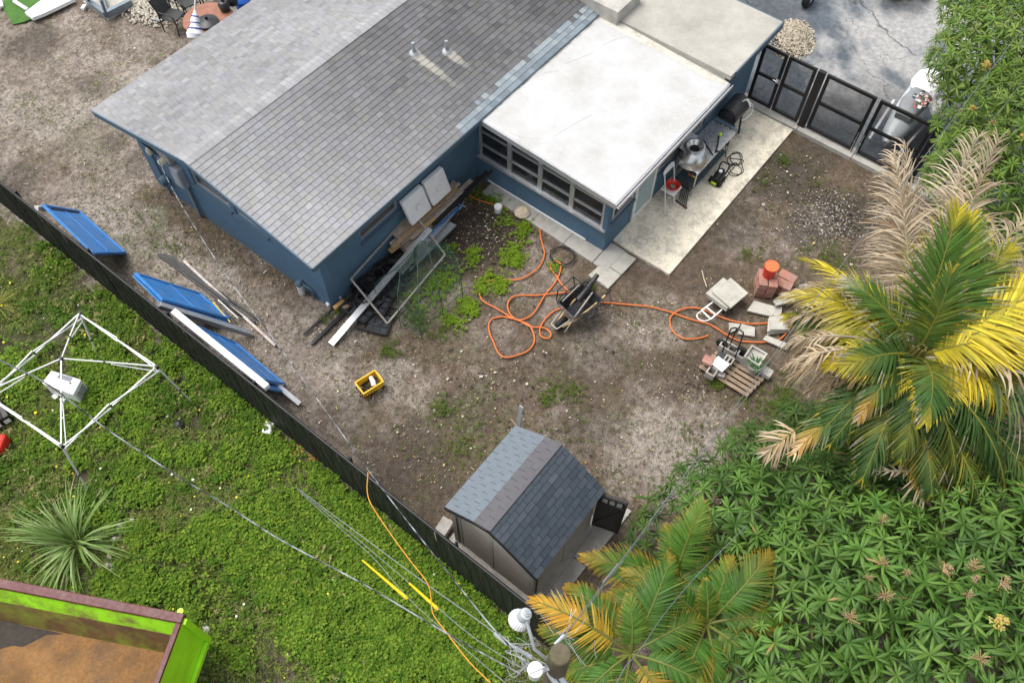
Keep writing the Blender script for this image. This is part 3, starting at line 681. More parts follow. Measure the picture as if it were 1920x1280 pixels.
leaf(5.66, 4.98, 'narrow black gate leaf beside the house wall with a metal latch handle', 1)
leaf(4.95, 4.2, 'narrow black gate leaf between the latch leaf and the wide gate post')
g3 = leaf(3.93, 2.64, 'wide black driveway gate leaf in the middle, next to the double post')
g4 = leaf(2.55, 1.2, 'wide black driveway gate leaf nearest the mango tree, in front of the white vehicle')
for g, yy in ((g3, 2.67), (g4, 2.52)):
    b = MB(); b.tube([(GX-.045, yy, .06), (GX-.045, yy, .75)], .012, 8); b.box((GX-.06, yy-.02, .4), (GX-.031, yy+.02, .46)); obj('drop_bolt', b, m_steel, g)
b = MB(); b.box((GX-.05, 3.97, 0), (GX+.05, 4.16, GZ1+.0)); solo('gate_post', b, m_black, 'black double gate post between the narrow leaves and the wide leaves', 'post', 'gate posts', bevel=.006)
b = MB(); b.box((GX-.05, 1.0, 0), (GX+.05, 1.17, GZ1)); solo('gate_post', b, m_black, 'black gate post at the far right end under the mango leaves', 'post', 'gate posts', bevel=.006)
# ------------------------------------------------------------------ storage shed
shed = thing('storage_shed', 'beige resin storage shed with dark grey shingled roof standing by the fence', 'shed', (4.45, 3.07, 0))
X0, X1, A0, A1, B0, B1, RY = 3.42, 5.42, 2.06, 4.07, 2.78, 3.4, 3.08
ZA, ZB, ZC = 1.76, 2.2, 2.34
wx0, wx1, wy0_, wy1_ = 3.55, 5.33, 2.15, 3.98
b = MB()
for x, th in ((wx0, .06), (wx1-.06, .06)):
    if x > 4: continue
    b.slab([(x, wy0_, .03), (x, wy1_, .03), (x, wy1_, ZA-.03), (x, B1, ZB-.05), (x, RY, ZC-.05), (x, B0, ZB-.05), (x, wy0_, ZA-.03)], -.06 if False else .06)
obj('gable_wall', b, m_shedwall, shed)
b = MB(); b.box((wx0+.06, wy0_, .03), (wx1, wy0_+.05, ZA-.04)); b.box((wx0+.06, wy1_-.05, .03), (wx1, wy1_, ZA-.04)); obj('side_wall', b, m_shedwall, shed)
b = MB()                                                          # corner posts, battens and clapboard joints of the gable end
for yy in (wy0_+.04, wy1_-.04): b.box((wx0-.085, yy-.05, .03), (wx0-.062, yy+.05, ZA-.1))
b.box((wx0-.075, RY-.035, .03), (wx0-.062, RY+.035, ZC-.1)); b.box((wx0-.075, wy1_-.2, .03), (wx0-.062, wy1_-.16, ZA))
for yy in (wx0+.1, (wx0+wx1)/2, wx1-.1): b.box((yy-.05, wy0_-.022, .03), (yy+.05, wy0_-.002, ZA-.06))
obj('corner_trim', b, m_shedwall, shed, bevel=.006)
k = 0; z = .12
while z < 2.2:                                                    # clapboards
    half = (wy1_-wy0_)/2 if z < ZA-.1 else max(.1, (ZC-.08-z)/(ZC-ZA)*.95)
    for c0, c1 in ((max(wy0_+.1, RY-half), RY-.04), (RY+.04, min(wy1_-.21, RY+half))):
        b = MB(); b.hexa([(wx0-.073, c0, z), (wx0-.061, c0, z), (wx0-.061, c1, z), (wx0-.073, c1, z), (wx0-.064, c0, z+.098), (wx0-.061, c0, z+.098), (wx0-.061, c1, z+.098), (wx0-.064, c1, z+.098)])
        obj('clapboard', b, m_shedwall, shed)
    z += .1
z = .1
while z < ZA-.12:
    for c0, c1 in ((wx0+.16, (wx0+wx1)/2-.06), ((wx0+wx1)/2+.06, wx1-.16)):
        b = MB(); b.hexa([(c0, wy0_-.014, z), (c1, wy0_-.014, z), (c1, wy0_-.001, z), (c0, wy0_-.001, z), (c0, wy0_-.004, z+.098), (c1, wy0_-.004, z+.098), (c1, wy0_-.001, z+.098), (c0, wy0_-.001, z+.098)]); obj('clapboard', b, m_shedwall, shed)
    z += .1
b = MB()
prof = [(A0, ZA), (B0, ZB), (RY, ZC), (B1, ZB), (A1, ZA)]
for (ya, za), (yb, zb) in zip(prof[:-1], prof[1:]):
    b.slab([(X0, ya, za), (X1, ya, za), (X1, yb, zb), (X0, yb, zb)], .045)
sroof = obj('shed_roof', b, m_shedroof, shed)
m_tabs = [m_shedroof, M('shed_roof_plastic_b', (.037, .0475, .062), .4, var=.12), M('shed_roof_plastic_c', (.044, .0555, .071), .44, var=.12), M('shed_roof_ridge_strip', (.085, .082, .09), .6, var=.1), M('shed_roof_lit_slope', (.13, .155, .178), .38, var=.1)]  # same plastic throughout; last entry paler, painting in the light on the lower north slope
def tabs(ya, za, yb, zb, nr, first=0, mats=(0, 1, 2)):
    d = V3((0, yb-ya, zb-za)); L_ = d.length; u = d.normalized(); nn = u.cross(V3((1, 0, 0)))
    if nn.z < 0: nn = -nn
    for r in range(nr):
        nc = 9; w = (X1-X0)/nc; off = w*.5*((r+first) % 2); xs = [X0]+[X0+off+w*i for i in range(0 if off else 1, nc+1) if X0+.02 < X0+off+w*i < X1-.02]+[X1]
        for xa, xb in zip(xs[:-1], xs[1:]):
            p0 = V3((0, ya, za))+u*(L_*r/nr); p1 = V3((0, ya, za))+u*(L_*(r+1)/nr)
            e = .004; t0, t1 = .017, .004; xa_, xb_ = V3((xa+e, 0, 0)), V3((xb-e, 0, 0))
            base = [p0+xa_, p0+xb_, p1+xb_-u*.004, p1+xa_-u*.004]; top = [base[0]+nn*t0, base[1]+nn*t0, base[2]+nn*t1, base[3]+nn*t1]
            base = [q+nn*.0005 for q in base]
            if (base[1]-base[0]).cross(base[3]-base[0]).z < 0: base = base[::-1]; top = top[::-1]
            mb = MB(); mb.hexa(base+top); obj('shingle', mb, m_tabs[random.choice(mats)], sroof)
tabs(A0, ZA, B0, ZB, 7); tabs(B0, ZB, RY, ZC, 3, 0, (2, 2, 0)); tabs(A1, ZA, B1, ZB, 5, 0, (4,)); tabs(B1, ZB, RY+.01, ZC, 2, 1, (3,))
b = MB()
for yy, zz, y2, z2 in ((A0, ZA, B0, ZB), (B0, ZB, RY, ZC), (RY, ZC, B1, ZB), (B1, ZB, A1, ZA)):
    b.beam((X0-.012, yy, zz-.02), (X0-.012, y2, z2-.02), .02, .07)
obj('rake_trim', b, m_black, sroof)
b = MB(); b.beam((X0, RY, ZC+.008), (X1, RY, ZC+.008), .07, .03); obj('ridge_trim', b, m_tabs[3], sroof, bevel=.008)
hx, hy = wx1+.02, wy0_-.02; ox, oy = 5.52, 1.62
b = MB(); dv = V3((ox-hx, oy-hy, 0)); dn = V3((dv.y, -dv.x, 0)).normalized(); L0 = dv.length
def dpt(s, z, o=0): return V3((hx, hy, 0))+dv*s+V3((0, 0, z))+dn*o
b.beam(dpt(0, .86), dpt(1, .86), .045, 1.62); dr = obj('door', b, m_darkbrown, shed, label='dark brown shed door standing open', bevel=.006)
b = MB()
for o in (.03, -.03):
    for s0, z0, s1, z1 in ((.05, .1, .05, 1.62), (.95, .1, .95, 1.62), (.05, .12, .95, .12), (.05, 1.3, .95, 1.3), (.05, 1.62, .95, 1.62), (.05, .2, .95, 1.25)): b.beam(dpt(s0, z0, o), dpt(s1, z1, o), .016, .06, up=dv.cross(V3((0, 0, 1))) if s0 == s1 else (0, 0, 1))
obj('door_trim', b, m_darkbrown, dr)
for i in range(3):
    for o in (.026, -.026):
        b = MB(); b.beam(dpt(.16+.25*i, 1.46, o), dpt(.34+.25*i, 1.46, o), .008, .17); obj('pane', b, M('door_pane', (.35, .36, .37), .25) if i == 0 and o > 0 else bpy.data.materials['door_pane'], dr)
b = MB(); b.tube([dpt(.93, .8, -.05), dpt(.93, .98, -.05)], .015); obj('handle', b, m_black, dr)
for q in ([(3.45, 2.0), (4.6, 2.0), (4.6, 1.72), (3.5, 1.74)], [(4.62, 2.02), (6.0, 2.06), (6.05, 1.66), (4.62, 1.7)]):
    b = MB(); b.slab([(x, y, .045) for x, y in q], .08); struct('concrete_strip', b, m_conc, bevel=.012)
b = MB(); b.box((3.4, 2.0, -.05), (5.5, 4.1, .028)); struct('shed_base', b, m_conc)
b = MB(); b.obox((3.42, 4.28, .1), (.5, .24, .2), .15); solo('concrete_block', b, m_conc, 'pale concrete block on the ground at the shed corner near the fence', 'block', bevel=.012)
b = MB(); q = at(985, 790, .4); b.beam((5.45, 4.15, .02), (5.8, 4.24, 1.75), .09, .022, up=(1, 0, 0)); solo('grey_board', b, m_galv, 'thin grey board standing upright behind the shed roof', 'board')
b = MB(); b.tube([at(968, 797, 1.6), at(958, 785, 1.2)], .012); solo('stick', b, m_wood, 'short stick beside the grey board behind the shed', 'stick')
# ------------------------------------------------------------------ blue boards, beams and poles along the fence
def board(quad, z, label, ribs=0):
    p = [V3(at(px, py, zz)) for (px, py), zz in zip(quad, z)]
    t = thing('blue_board', label, 'board', (sum((q.x for q in p))/4, sum((q.y for q in p))/4, 0), 'blue boards leaning on the slatted fence')
    b = MB(); b.slab(p, .03); obj('sheet', b, m_bluepanel, t)
    n = (p[1]-p[0]).cross(p[3]-p[0]).normalized(); n = n if n.z > 0 else -n
    for i in range(4):                                            # raised edge battens
        a, c = p[i], p[(i+1) % 4]; ce = (p[0]+p[1]+p[2]+p[3])/4
        ins = lambda q: q+(ce-q).normalized()*.05
        b = MB(); b.beam(ins(a)+n*.012, ins(c)+n*.012, .05, .02+.004*(i % 2), up=n); obj('batten', b, m_bluepanel, t)
    for k in range(ribs):
        s = (k+1)/(ribs+1); b = MB(); b.beam(p[0].lerp(p[1], s)*.94+p[3].lerp(p[2], s)*.06+n*.006, p[0].lerp(p[1], s)*.06+p[3].lerp(p[2], s)*.94+n*.006, .03, .014, up=n); obj('batten', b, m_bluepanel, t)
    return t, p, n
t, p, n = board([(78, 383), (148, 395), (238, 475), (176, 476)], (1.35, .02, .02, 1.35), 'large flat blue board leaning on the fence, furthest left of the blue boards', 1)
b = MB(); b.beam(p[0].lerp(p[1], .12)+n*.015+(p[3]-p[0])*.08, p[0].lerp(p[1], .9)+n*.015+(p[3]-p[0])*.06, .035, .012, up=n); obj('slot', b, m_black, t)
b = MB(); q = at(68, 390, 1.3); b.beam(q, at(90, 392, 1.0), .1, .1); solo('timber_block', b, m_white, 'white end of a timber sticking out under the leftmost blue board', 'timber')
t, p, n = board([(252, 511), (376, 550), (433, 599), (304, 562)], (1.42, .05, .05, 1.42), 'blue board leaning on the fence above a grey beam', 1)
b = MB(); b.beam(p[3].lerp(p[2], .1)+n*.014-(p[3]-p[0])*.05, p[3].lerp(p[2], .9)+n*.014-(p[3]-p[0])*.05, .025, .012, up=n); obj('slot', b, m_black, t)
p2 = [q-n*.06 for q in p]; b = MB(); b.slab([p2[0], p2[1], p2[2]+V3((0, -.05, 0)), p2[3]+V3((0, -.05, 0))], .035); solo('blue_board', b, m_bluepanel, 'second blue board pressed under the one above the grey beam', 'board', 'blue boards leaning on the slatted fence')
b = MB(); b.beam(at(298, 572, 1.5), at(470, 626, .08), .1, .14); solo('steel_beam', b, m_galv, 'thick grey beam leaning from the fence to the ground under the blue board', 'beam', bevel=.008)
t, p, n = board([(364, 609), (440, 641), (535, 721), (492, 712)], (1.5, .3, .02, 1.3), 'long narrow blue board leaning steeply on the fence beside the white post', 1)
q0 = [V3(k)-n*.07+V3((0, -.12, -.06)) for k in p]; b = MB(); b.slab(q0, .04); solo('blue_board', b, m_bluepanel, 'blue board tucked under the long narrow blue board at the white post', 'board', 'blue boards leaning on the slatted fence')
b = MB(); b.beam(at(458, 681, .66), at(530, 723, .12), .035, .1); solo('grey_plank', b, m_galv, 'narrow grey plank lying on the edge of the long blue board', 'plank')
b = MB(); b.beam((FX+.16, 10.95, 1.72), (FX+.14, 8.25, 1.71), .125, .125); solo('white_post', b, m_white, 'long square white post lying along the top of the slatted fence', 'post', bevel=.008)
b = MB(); b.beam(at(515, 718, .3), at(562, 757, .06), .1, .04); solo('aluminium_strip', b, m_alu, 'short aluminium strip poking out below the last blue board onto the dirt', 'strip')
for i, (a, c) in enumerate((((296, 477), (468, 604)), ((301, 476), (478, 604)), ((307, 476), (486, 600)), ((314, 480), (440, 575)), ((322, 482), (430, 562)))):
    b = MB(); b.beam(at(*a, .04), at(*c, .04+.02*(i % 2)), .045, .045); solo('black_pole', b, m_blackpl, ['black pole nearest the blue board in the bundle on the dirt', 'second black pole from the blue board in the bundle on the dirt', 'middle black pole of the bundle on the dirt', 'second black pole from the pale speckled pole in the bundle', 'black pole nearest the pale speckled pole in the bundle'][i], 'pole', 'bundle of black poles by the fence')
b = MB(); b.beam(at(345, 490, .05), at(516, 648, .05), .06, .05); solo('pale_pole', b, M('speckled_metal', (.48, .44, .41), .6, .2, var=.3, scale=14, dirt=(.25, .14, .09), damt=.7, dscale=6), 'long pale speckled pole lying on the dirt beside the black poles', 'pole')
b_colors = [m_ygreen, m_black, m_wplastic, m_black, m_ygreen]
for i in range(4):
    b = MB(); b.tube([at(399+i*5, 566-i*2, .12), at(432+i*7, 604-i*4, .1)], .013, 6); solo('garden_stake', b, b_colors[i], ['yellow garden stake nearest the blue board in the small bundle', 'black garden stake between the yellow and the white stake', 'white garden stake in the small bundle by the blue board', 'black garden stake furthest from the blue board in the small bundle'][i], 'stake', 'garden stakes by the blue board')
b = MB()
for k in range(46):
    q = at(random.gauss(268, 26), random.gauss(432, 22), 0) if k < 22 else at(random.gauss(372, 16), random.gauss(540, 18), .02)
    a = random.random()*6.28; L_ = random.uniform(.1, .35); b.tube([q+V3((0, 0, .01)), q+V3((math.cos(a)*L_*.5, math.sin(a)*L_*.5, random.uniform(.02, .1))), q+V3((math.cos(a)*L_, math.sin(a)*L_, .02))], .004, 4)
tag(obj('dry_twigs', b, m_wood), 'scattered dry brown twigs on the dirt near the blue boards', 'twigs', kind='stuff')
# ------------------------------------------------------------------ junk along the south wall
def J(x, y, z=0): return at(560+x/3.3675, 280+y/3.3675, z)          # measured in an enlarged view of the pile
for i, (x0, x1) in enumerate(((8.2, 8.88), (8.93, 9.58))):
    b = MB(); b.hexa([(x0+.06, 9.27, .74), (x1+.06, 9.27, .74), (x1+.06, 9.39, .77), (x0+.06, 9.39, .77), (x0, 9.43, 1.46), (x1, 9.43, 1.46), (x1, 9.56, 1.46), (x0, 9.56, 1.46)])
    t = thing('foam_lid', ['white foam box lid leaning on the blue wall, nearest the window', 'white foam box lid leaning on the blue wall, nearest the sunroom'][i], 'lid', ((x0+x1)/2, 9.45, .72), 'white foam lids on the wood pile')
    obj('lid', b, m_foam, t, bevel=.035)
    b = MB(); b.lathe(((x0+x1)/2+.03, 9.325, 1.1), [(.075, 0), (.07, .025), (.03, .03), (0, .02)], 16, m=Matrix.Rotation(R(80), 3, 'X')); obj('boss', b, m_foam, t)
wood_c = [tuple(k*1.4 for k in c_) for c_ in [(.33, .25, .19), (.25, .19, .15), (.4, .33, .27), (.3, .2, .11), (.42, .27, .12), (.28, .24, .21), (.36, .3, .26), (.22, .17, .14), (.34, .27, .22)]]
pl = [((600, 545), (935, 225), .62, .15), ((620, 560), (985, 205), .6, .09), ((580, 600), (1015, 215), .5, .07), ((590, 625), (1000, 245), .56, .1), ((575, 645), (860, 435), .4, .12), ((640, 600), (1090, 195), .44, .1), ((700, 560), (1040, 270), .4, .16), ((660, 620), (955, 345), .32, .12), ((610, 500), (760, 440), .5, .05)]
lb = ['widest grey plank on top of the wood pile by the foam lids', 'narrow brown board along the upper edge of the wood pile', 'pale board in the middle of the wood pile', 'brown plank beside the pale board in the wood pile', 'short yellowish beam at the lower end of the wood pile', 'long grey board reaching furthest towards the sunroom', 'broad weathered board on the yard side of the wood pile', 'dark plank lying low at the yard side of the wood pile', 'short stick lying across the upper end of the wood pile']
for i, (a, c, z, w) in enumerate(pl):
    b = MB(); b.beam(J(*a, z), J(*c, z+random.uniform(-.03, .03)), w, .045, c=wood_c[i]); solo('plank', b, m_woodc, lb[i], 'plank', 'old planks piled by the south wall')
for i in range(5):                                                     # hidden lower layers that carry the pile
    b = MB(); b.beam(J(600+i*18, 560+i*22, .2+.0*i), J(900+i*20, 262+i*22, .2), .13, .2, c=wood_c[(i*2) % 9]); solo('plank', b, m_woodc, 'rough timber at the bottom of the wood pile', 'plank', 'bottom timbers of the wood pile')
for i, (a, c, z, w) in enumerate((((845, 478), (1190, 140), .52, .06), ((862, 470), (1222, 135), .56, .05))):
    b = MB(); b.beam(J(*a, z), J(*c, z+.3), w, .06); solo('black_rail', b, m_black, ['black metal rail on the pile, on the house side of the pair', 'black metal rail on the pile, on the yard side of the pair'][i], 'rail', 'black rails on the wood pile')
b = MB(); b.beam(J(205, 1230, .03), J(830, 500, .8), .15, .04); solo('aluminium_bar', b, m_alu, 'long flat aluminium bar reaching from the pile onto the dirt', 'bar')
for i, (a, c, z, w, m, l) in enumerate((((640, 780), (1000, 365), .3, .13, m_alu, 'wide aluminium channel on the yard side of the wood pile'), ((800, 560), (1035, 350), .34, .05, m_bluepanel, 'thin blue strip along the aluminium channel'), ((680, 760), (975, 470), .14, .2, m_galv, 'grey sheet metal gutter lying at the foot of the pile'), ((690, 700), (980, 400), .26, .06, m_white, 'thin white trim strip along the wide aluminium channel'))):
    b = MB(); b.beam(J(*a, z), J(*c, z+.06), w, .04); b.beam(J(*a, z)+V3((0, -w/2, .025)), J(*c, z+.06)+V3((0, -w/2, .025)), .012, .06); solo('metal_channel', b, m, l, 'metal strip')
b = MB(); q = J(1030, 355, .42); b.beam(q+V3((-.12, -.04, 0)), q+V3((.12, .04, 0)), .03, .03); b.beam(q+V3((-.03, .1, 0)), q+V3((.03, -.1, 0)), .025, .025); solo('metal_bracket', b, m_galv, 'small crossed metal bracket at the upper end of the blue strip', 'bracket')
b = MB(); c4 = [J(330, 820, .62), J(715, 390, .74), J(925, 665, .16), J(560, 1100, .12)]
for i in range(4): b.beam(c4[i], c4[(i+1) % 4], .04, .03)
fr = solo('screen_frame', b, M('pale_frame', (.32, .3, .25), .6, .2, var=.2, dirt=(.55, .54, .5), damt=.5, dscale=4), 'empty rectangular metal screen frame leaning on the junk pile', 'frame')
# black plastic trays with nursery pots
def tray(x, y, z, rz, label):
    t = thing('plastic_tray', label, 'tray', (x, y, z), 'black plastic trays by the south wall', rz)
    b = MB(); s = .36
    for k in range(5):
        b.box((-s+.175*k-.02, -s, 0), (-s+.175*k+.02, s, .05)); b.box((-s, -s+.175*k-.02, .002), (s, -s+.175*k+.02, .047))
    obj('grid', b, m_blackpl, t, local=True)
    b = MB(); b.lathe((0, 0, .0), [(.19, .01), (.2, .052), (.17, .054), (.15, .03), (0, .028)], 14); b.box((-.33, -.33, .005), (.1, .1, .04)); obj('plate', b, M('tray_plate', (.05, .055, .06), .3, var=.3) if 'tray_plate' not in bpy.data.materials else bpy.data.materials['tray_plate'], t, local=True)
    return t
for i, (x, y, z, rz, l) in enumerate(((6.25, 9.05, .12, .05, 'black plastic grid tray at the house corner end of the row'), (6.55, 8.92, .12, .3, 'tilted black plastic tray lying over its neighbours'), (6.75, 9.2, .16, -.1, 'black plastic tray against the wall below the window'), (7.1, 9.0, .14, .12, 'black plastic tray in the middle of the row'), (7.45, 9.15, .15, -.2, 'black plastic tray nearest the end of the wood pile'), (6.2, 8.6, .05, .4, 'black plastic tray lying lowest beside the aluminium bar'))): tray(x, y, z, rz, l)
for i in range(9):
    x, y = random.uniform(6.1, 7.6), random.uniform(8.85, 9.3); b = MB(); b.lathe((x, y, random.uniform(.17, .22)), [(.0, .02), (.09, .02), (.12, .2), (.135, .2), (.13, .17), (.1, 0), (0, 0)], 14, m=Euler((random.uniform(-.4, .4), random.uniform(-.4, .4), 0)).to_matrix())
    solo('plant_pot', b, m_blackpl, 'small empty black nursery pot among the black plastic trays', 'pot', 'black nursery pots among the trays')
for a, c in (((30, 1170), (225, 1000)), ((80, 1235), (320, 1010)), ((84, 1222), (318, 995))):
    b = MB(); b.beam(J(*a, .03), J(*c, .06), .045, .045); solo('black_pole', b, m_black, 'thin black pole sticking out onto the dirt at the house corner', 'pole', 'black poles at the house corner')
for a, c, m, l in (((178, 985), (262, 925), m_white, 'white timber end by the house corner'), ((225, 1005), (285, 958), M('fresh_wood', (.5, .3, .11), .8), 'yellow wooden batten by the house corner'), ((270, 1010), (330, 985), m_wood, 'short brown board at the end of the trays')):
    b = MB(); b.beam(J(*a, .1), J(*c, .1), .09, .09); solo('timber', b, m, l, 'timber')
b = MB(); b.lathe(J(1260, 390, 0), [(.0, .0), (.09, .0), (.1, .17), (.085, .18), (.085, .2), (.0, .2)], 20); solo('white_bucket', b, m_wplastic, 'small white lidded bucket on the mulch in front of the sunroom', 'bucket')
b = MB(); q = at(979, 402, 0); b.lathe(q, [(0, .0), (.17, .02), (.2, .09), (.13, .16), (0, .18)], 9); solo('pale_stone', b, M('tan_stone', (.55, .46, .34), .9, var=.25, bump=.6), 'pale round stone holding the orange hose at the footing', 'stone')
# green tomato cages with netting
t = thing('garden_trellis', 'green wire garden trellis with fine netting standing over the weeds', 'trellis', J(750, 1000, 0))
feet = [J(648, 1130), J(780, 1200), J(912, 1060), J(1036, 950)]; tops = [J(500, 930, 1.0), J(620, 730, 1.15), J(755, 578, 1.2), J(1010, 690, 1.0)]
backs = [J(520, 940, 0.1), J(640, 840, .15), J(770, 690, .25)]
hoops = []
for a, tp, c in ((feet[0], J(630, 760, 1.0), J(500, 930, .25)), (feet[1], J(745, 640, 1.12), J(740, 740, .2)), (feet[2], J(800, 590, 1.2), J(750, 700, .3)), (feet[3], J(990, 680, .95), J(930, 660, .3))):
    m_ = (a+V3((0, 0, 0))).lerp(V3((tp.x, tp.y, tp.z)), .6); h = spline([a, V3((a.x, a.y, .5)), V3((lerp(a.x, tp.x, .3), lerp(a.y, tp.y, .3), .9)), tp, V3((c.x, c.y, .75)), c], 6); hoops.append(h)
    b = MB(); b.tube(h, .009, 6); obj('hoop', b, m_green_wire, t)
for k in range(4):
    b = MB(); b.tube([h[4+k*5] for h in hoops], .007, 5); obj('cross_wire', b, m_green_wire, t)
b = MB()
for k in range(3, 30):                                                # netting draped between the hoops
    s = [h[min(k, len(h)-1)] for h in hoops]; b.tube(spline([s[0], s[0].lerp(s[1], .5)-V3((0, 0, .07)), s[1], s[1].lerp(s[2], .5)-V3((0, 0, .05)), s[2], s[2].lerp(s[3], .5)-V3((0, 0, .09)), s[3]], 3), .0018, 3, cap=False)
for g in range(3):
    for k in range(1, 13): b.tube([hoops[g][i].lerp(hoops[g+1][i], k/13)-V3((0, 0, .07*math.sin(math.pi*k/13))) for i in range(3, 30, 3)], .0018, 3, cap=False)
obj('netting', b, m_net, t)
# ------------------------------------------------------------------ orange hose, black wire coil
def H(x, y): return at(860+x/3.764, 340+y/3.764, .02)
def K(x, y): return at(1240+x/4.2656, 460+y/4.2656, .02)
A = [(40, 70), (60, 90), (130, 130), (230, 158), (340, 175), (440, 185), (510, 210), (550, 260), (572, 330), (580, 400), (600, 470), (605, 520), (580, 590), (530, 640), (460, 680), (400, 695), (300, 693), (220, 700), (165, 725), (148, 760), (150, 810), (180, 850), (240, 880), (310, 920), (370, 960), (440, 990), (490, 1010), (520, 1050), (535, 1110), (520, 1160), (480, 1200), (420, 1225), (350, 1243), (300, 1230), (270, 1190), (245, 1130), (222, 1080), (212, 1030), (220, 990), (250, 965), (310, 953), (370, 965), (430, 985), (490, 1020), (530, 1030), (580, 1030), (620, 1040), (650, 1070), (645, 1100), (610, 1108), (580, 1090), (572, 1050), (585, 1010), (620, 960), (660, 925), (705, 903), (800, 880)]
B = [(800, 860), (820, 830), (790, 785), (760, 760), (720, 720), (690, 670), (660, 630), (648, 600), (655, 575), (690, 565), (718, 585), (720, 620), (700, 680), (660, 740), (610, 800), (570, 870), (530, 930), (490, 960), (430, 978), (380, 955), (352, 910), (345, 870), (365, 830), (400, 810), (450, 803), (540, 803), (620, 795), (700, 790), (760, 785), (820, 790)]
C = [(870, 820), (985, 848), (1080, 858), (1200, 870), (1345, 885)]
C2 = [(0, 515), (80, 535), (180, 570), (290, 605), (380, 630), (450, 670), (520, 715), (580, 745), (650, 765), (750, 772), (850, 772), (930, 760)]
D = [(1010, 640), (985, 627), (850, 620), (740, 628), (640, 620), (550, 600), (470, 570), (400, 540), (340, 512), (270, 500), (200, 503), (130, 525), (80, 565), (68, 610), (85, 670), (130, 720), (190, 748), (260, 748), (330, 735), (375, 715)]
hose = [H(*p) for p in A+B+C]+[K(*p) for p in C2+[(1000, 700)]+D]
sp = spline(hose, 5); sp = [V3((p.x, p.y, .02+.012*math.sin(i*.21)+.0)) for i, p in enumerate(sp)]
b = MB(); b.tube(sp, .0185, 8); solo('garden_hose', b, m_orange, 'bright orange hose snaking in loops across the dirt yard', 'hose')
q = at(1054, 481, .02); b = MB(); pts = [q+V3((math.cos(k*.42)*(.27+.03*math.sin(k*.7)), math.sin(k*.42)*(.27+.03*math.cos(k*.9)), .012+.002*k/4)) for k in range(62)]; b.tube(spline(pts, 3), .007, 5); solo('wire_coil', b, m_cable, 'coil of thin black wire lying on the dirt near the footing', 'wire')
# ------------------------------------------------------------------ wheelbarrow
P0, P1 = V3((8.62, 5.26, 0)), V3((9.78, 5.03, 0)); ang = math.atan2(P1.y-P0.y, P1.x-P0.x)
wb = thing('wheelbarrow', 'black wheelbarrow with wooden handles loaded with tools in the middle of the yard', 'wheelbarrow', (8.55, 5.27, 0), rz=ang)
b = MB(); zt = [(.12, -.27, .62), (.12, .27, .62), (.72, .36, .58), (.95, .28, .56), (.95, -.28, .56), (.72, -.36, .58)]; zb = [(.3, -.15, .3), (.3, .15, .3), (.62, .2, .28), (.78, .16, .3), (.78, -.16, .3), (.62, -.2, .28)]
o_ = [V3(p) for p in zt]+[V3(p) for p in zb]; ce = V3((.55, 0, .5)); inn = [p+(ce-p)*.06+V3((0, 0, .01)) for p in o_[:6]]+[p+V3((0, 0, .025)) for p in o_[6:]]
fs = [(i, (i+1) % 6, (i+1) % 6+6, i+6) for i in range(6)]+[(6, 7, 8, 9, 10, 11)]
b.add(o_, fs); b.add(inn, [tuple(reversed(f)) for f in fs]); b.add(o_[:6]+inn[:6], [(i, i+6, (i+1) % 6+6, (i+1) % 6) for i in range(6)]); obj('tray', b, M('barrow_tray', (.02, .022, .026), .32, var=.3, dirt=(.1, .1, .1), damt=.4), wb, local=True, bevel=.012)
b = MB(); b.tube(spline([*zt, zt[0]], 4), .014, 8); obj('tray_rim', b, m_blackpl, wb, local=True)
for s in (1, -1):
    h = [(-.02, s*.08, .2), (.3, s*.17, .27), (.9, s*.22, .46), (1.12, s*.22, .53)]; b = MB()
    for i in range(3): b.beam(h[i], h[i+1], .035, .04)
    hd = obj('handle', b, M('pale_handle_wood', (.58, .4, .19), .6) if s > 0 else bpy.data.materials['pale_handle_wood'], wb, local=True)
    b = MB(); b.tube([(1.1, s*.22, .53), (1.27, s*.22, .58)], .024, 10); obj('grip', b, m_rubber, hd, local=True)
    b = MB(); b.beam((.74, s*.2, .4), (.8, s*.2, 0), .03, .03); b.beam((.8, s*.2, .012), (.66, s*.2, .012), .03, .02); obj('leg', b, m_galv, wb, local=True)
b = MB(); b.lathe((0.02, 0, .19), [(.09, -.05), (.17, -.05), (.19, -.03), (.19, .03), (.17, .05), (.09, .05)], 20, m=Matrix.Rotation(R(90), 3, 'X')); w_ = obj('wheel', b, m_rubber, wb, local=True)
b = MB(); b.lathe((0.02, 0, .19), [(0, -.035), (.09, -.035), (.09, .035), (0, .035)], 16, m=Matrix.Rotation(R(90), 3, 'X')); obj('rim', b, m_galv, w_, local=True)
b = MB(); b.beam((-.2, -.09, .3), (-.2, .09, .3), .03, .02); [b.beam((-.2, s*.09, .3), (.14, s*.15, .4), .02, .03) for s in (1, -1)]; obj('wheel_guard', b, M('guard_metal', (.35, .33, .28), .6), wb, local=True)
def wbp(x, y, z): return Matrix.Rotation(ang, 3, 'Z')@V3((x, y, z))+V3((8.55, 5.27, 0))
t = thing('leaf_blower', 'black garden blower lying in the wheelbarrow with its nozzle up', 'garden tool', wbp(.8, .1, .6))
b = MB(); b.tube([wbp(.5, .02, .62), wbp(.8, .06, .72), wbp(1.0, .12, .78)], [.09, .085, .07], 12); obj('body', b, m_black, t, bevel=.01)
b = MB(); b.tube([wbp(.98, .1, .78), wbp(1.16, .13, .88)], [.06, .05], 12); obj('nozzle', b, m_blackpl, t)
b = MB(); b.tube(spline([wbp(.6, .1, .7), wbp(.65, .16, .84), wbp(.8, .18, .86), wbp(.9, .14, .8)], 4), .017); obj('handle', b, m_black, t)
b = MB(); pts = [wbp(.12, .3, .66), wbp(.18, .34, .95), wbp(.66, .38, .98), wbp(.7, .36, .68)]
for i in range(3): b.beam(pts[i], pts[i+1], .022, .022)
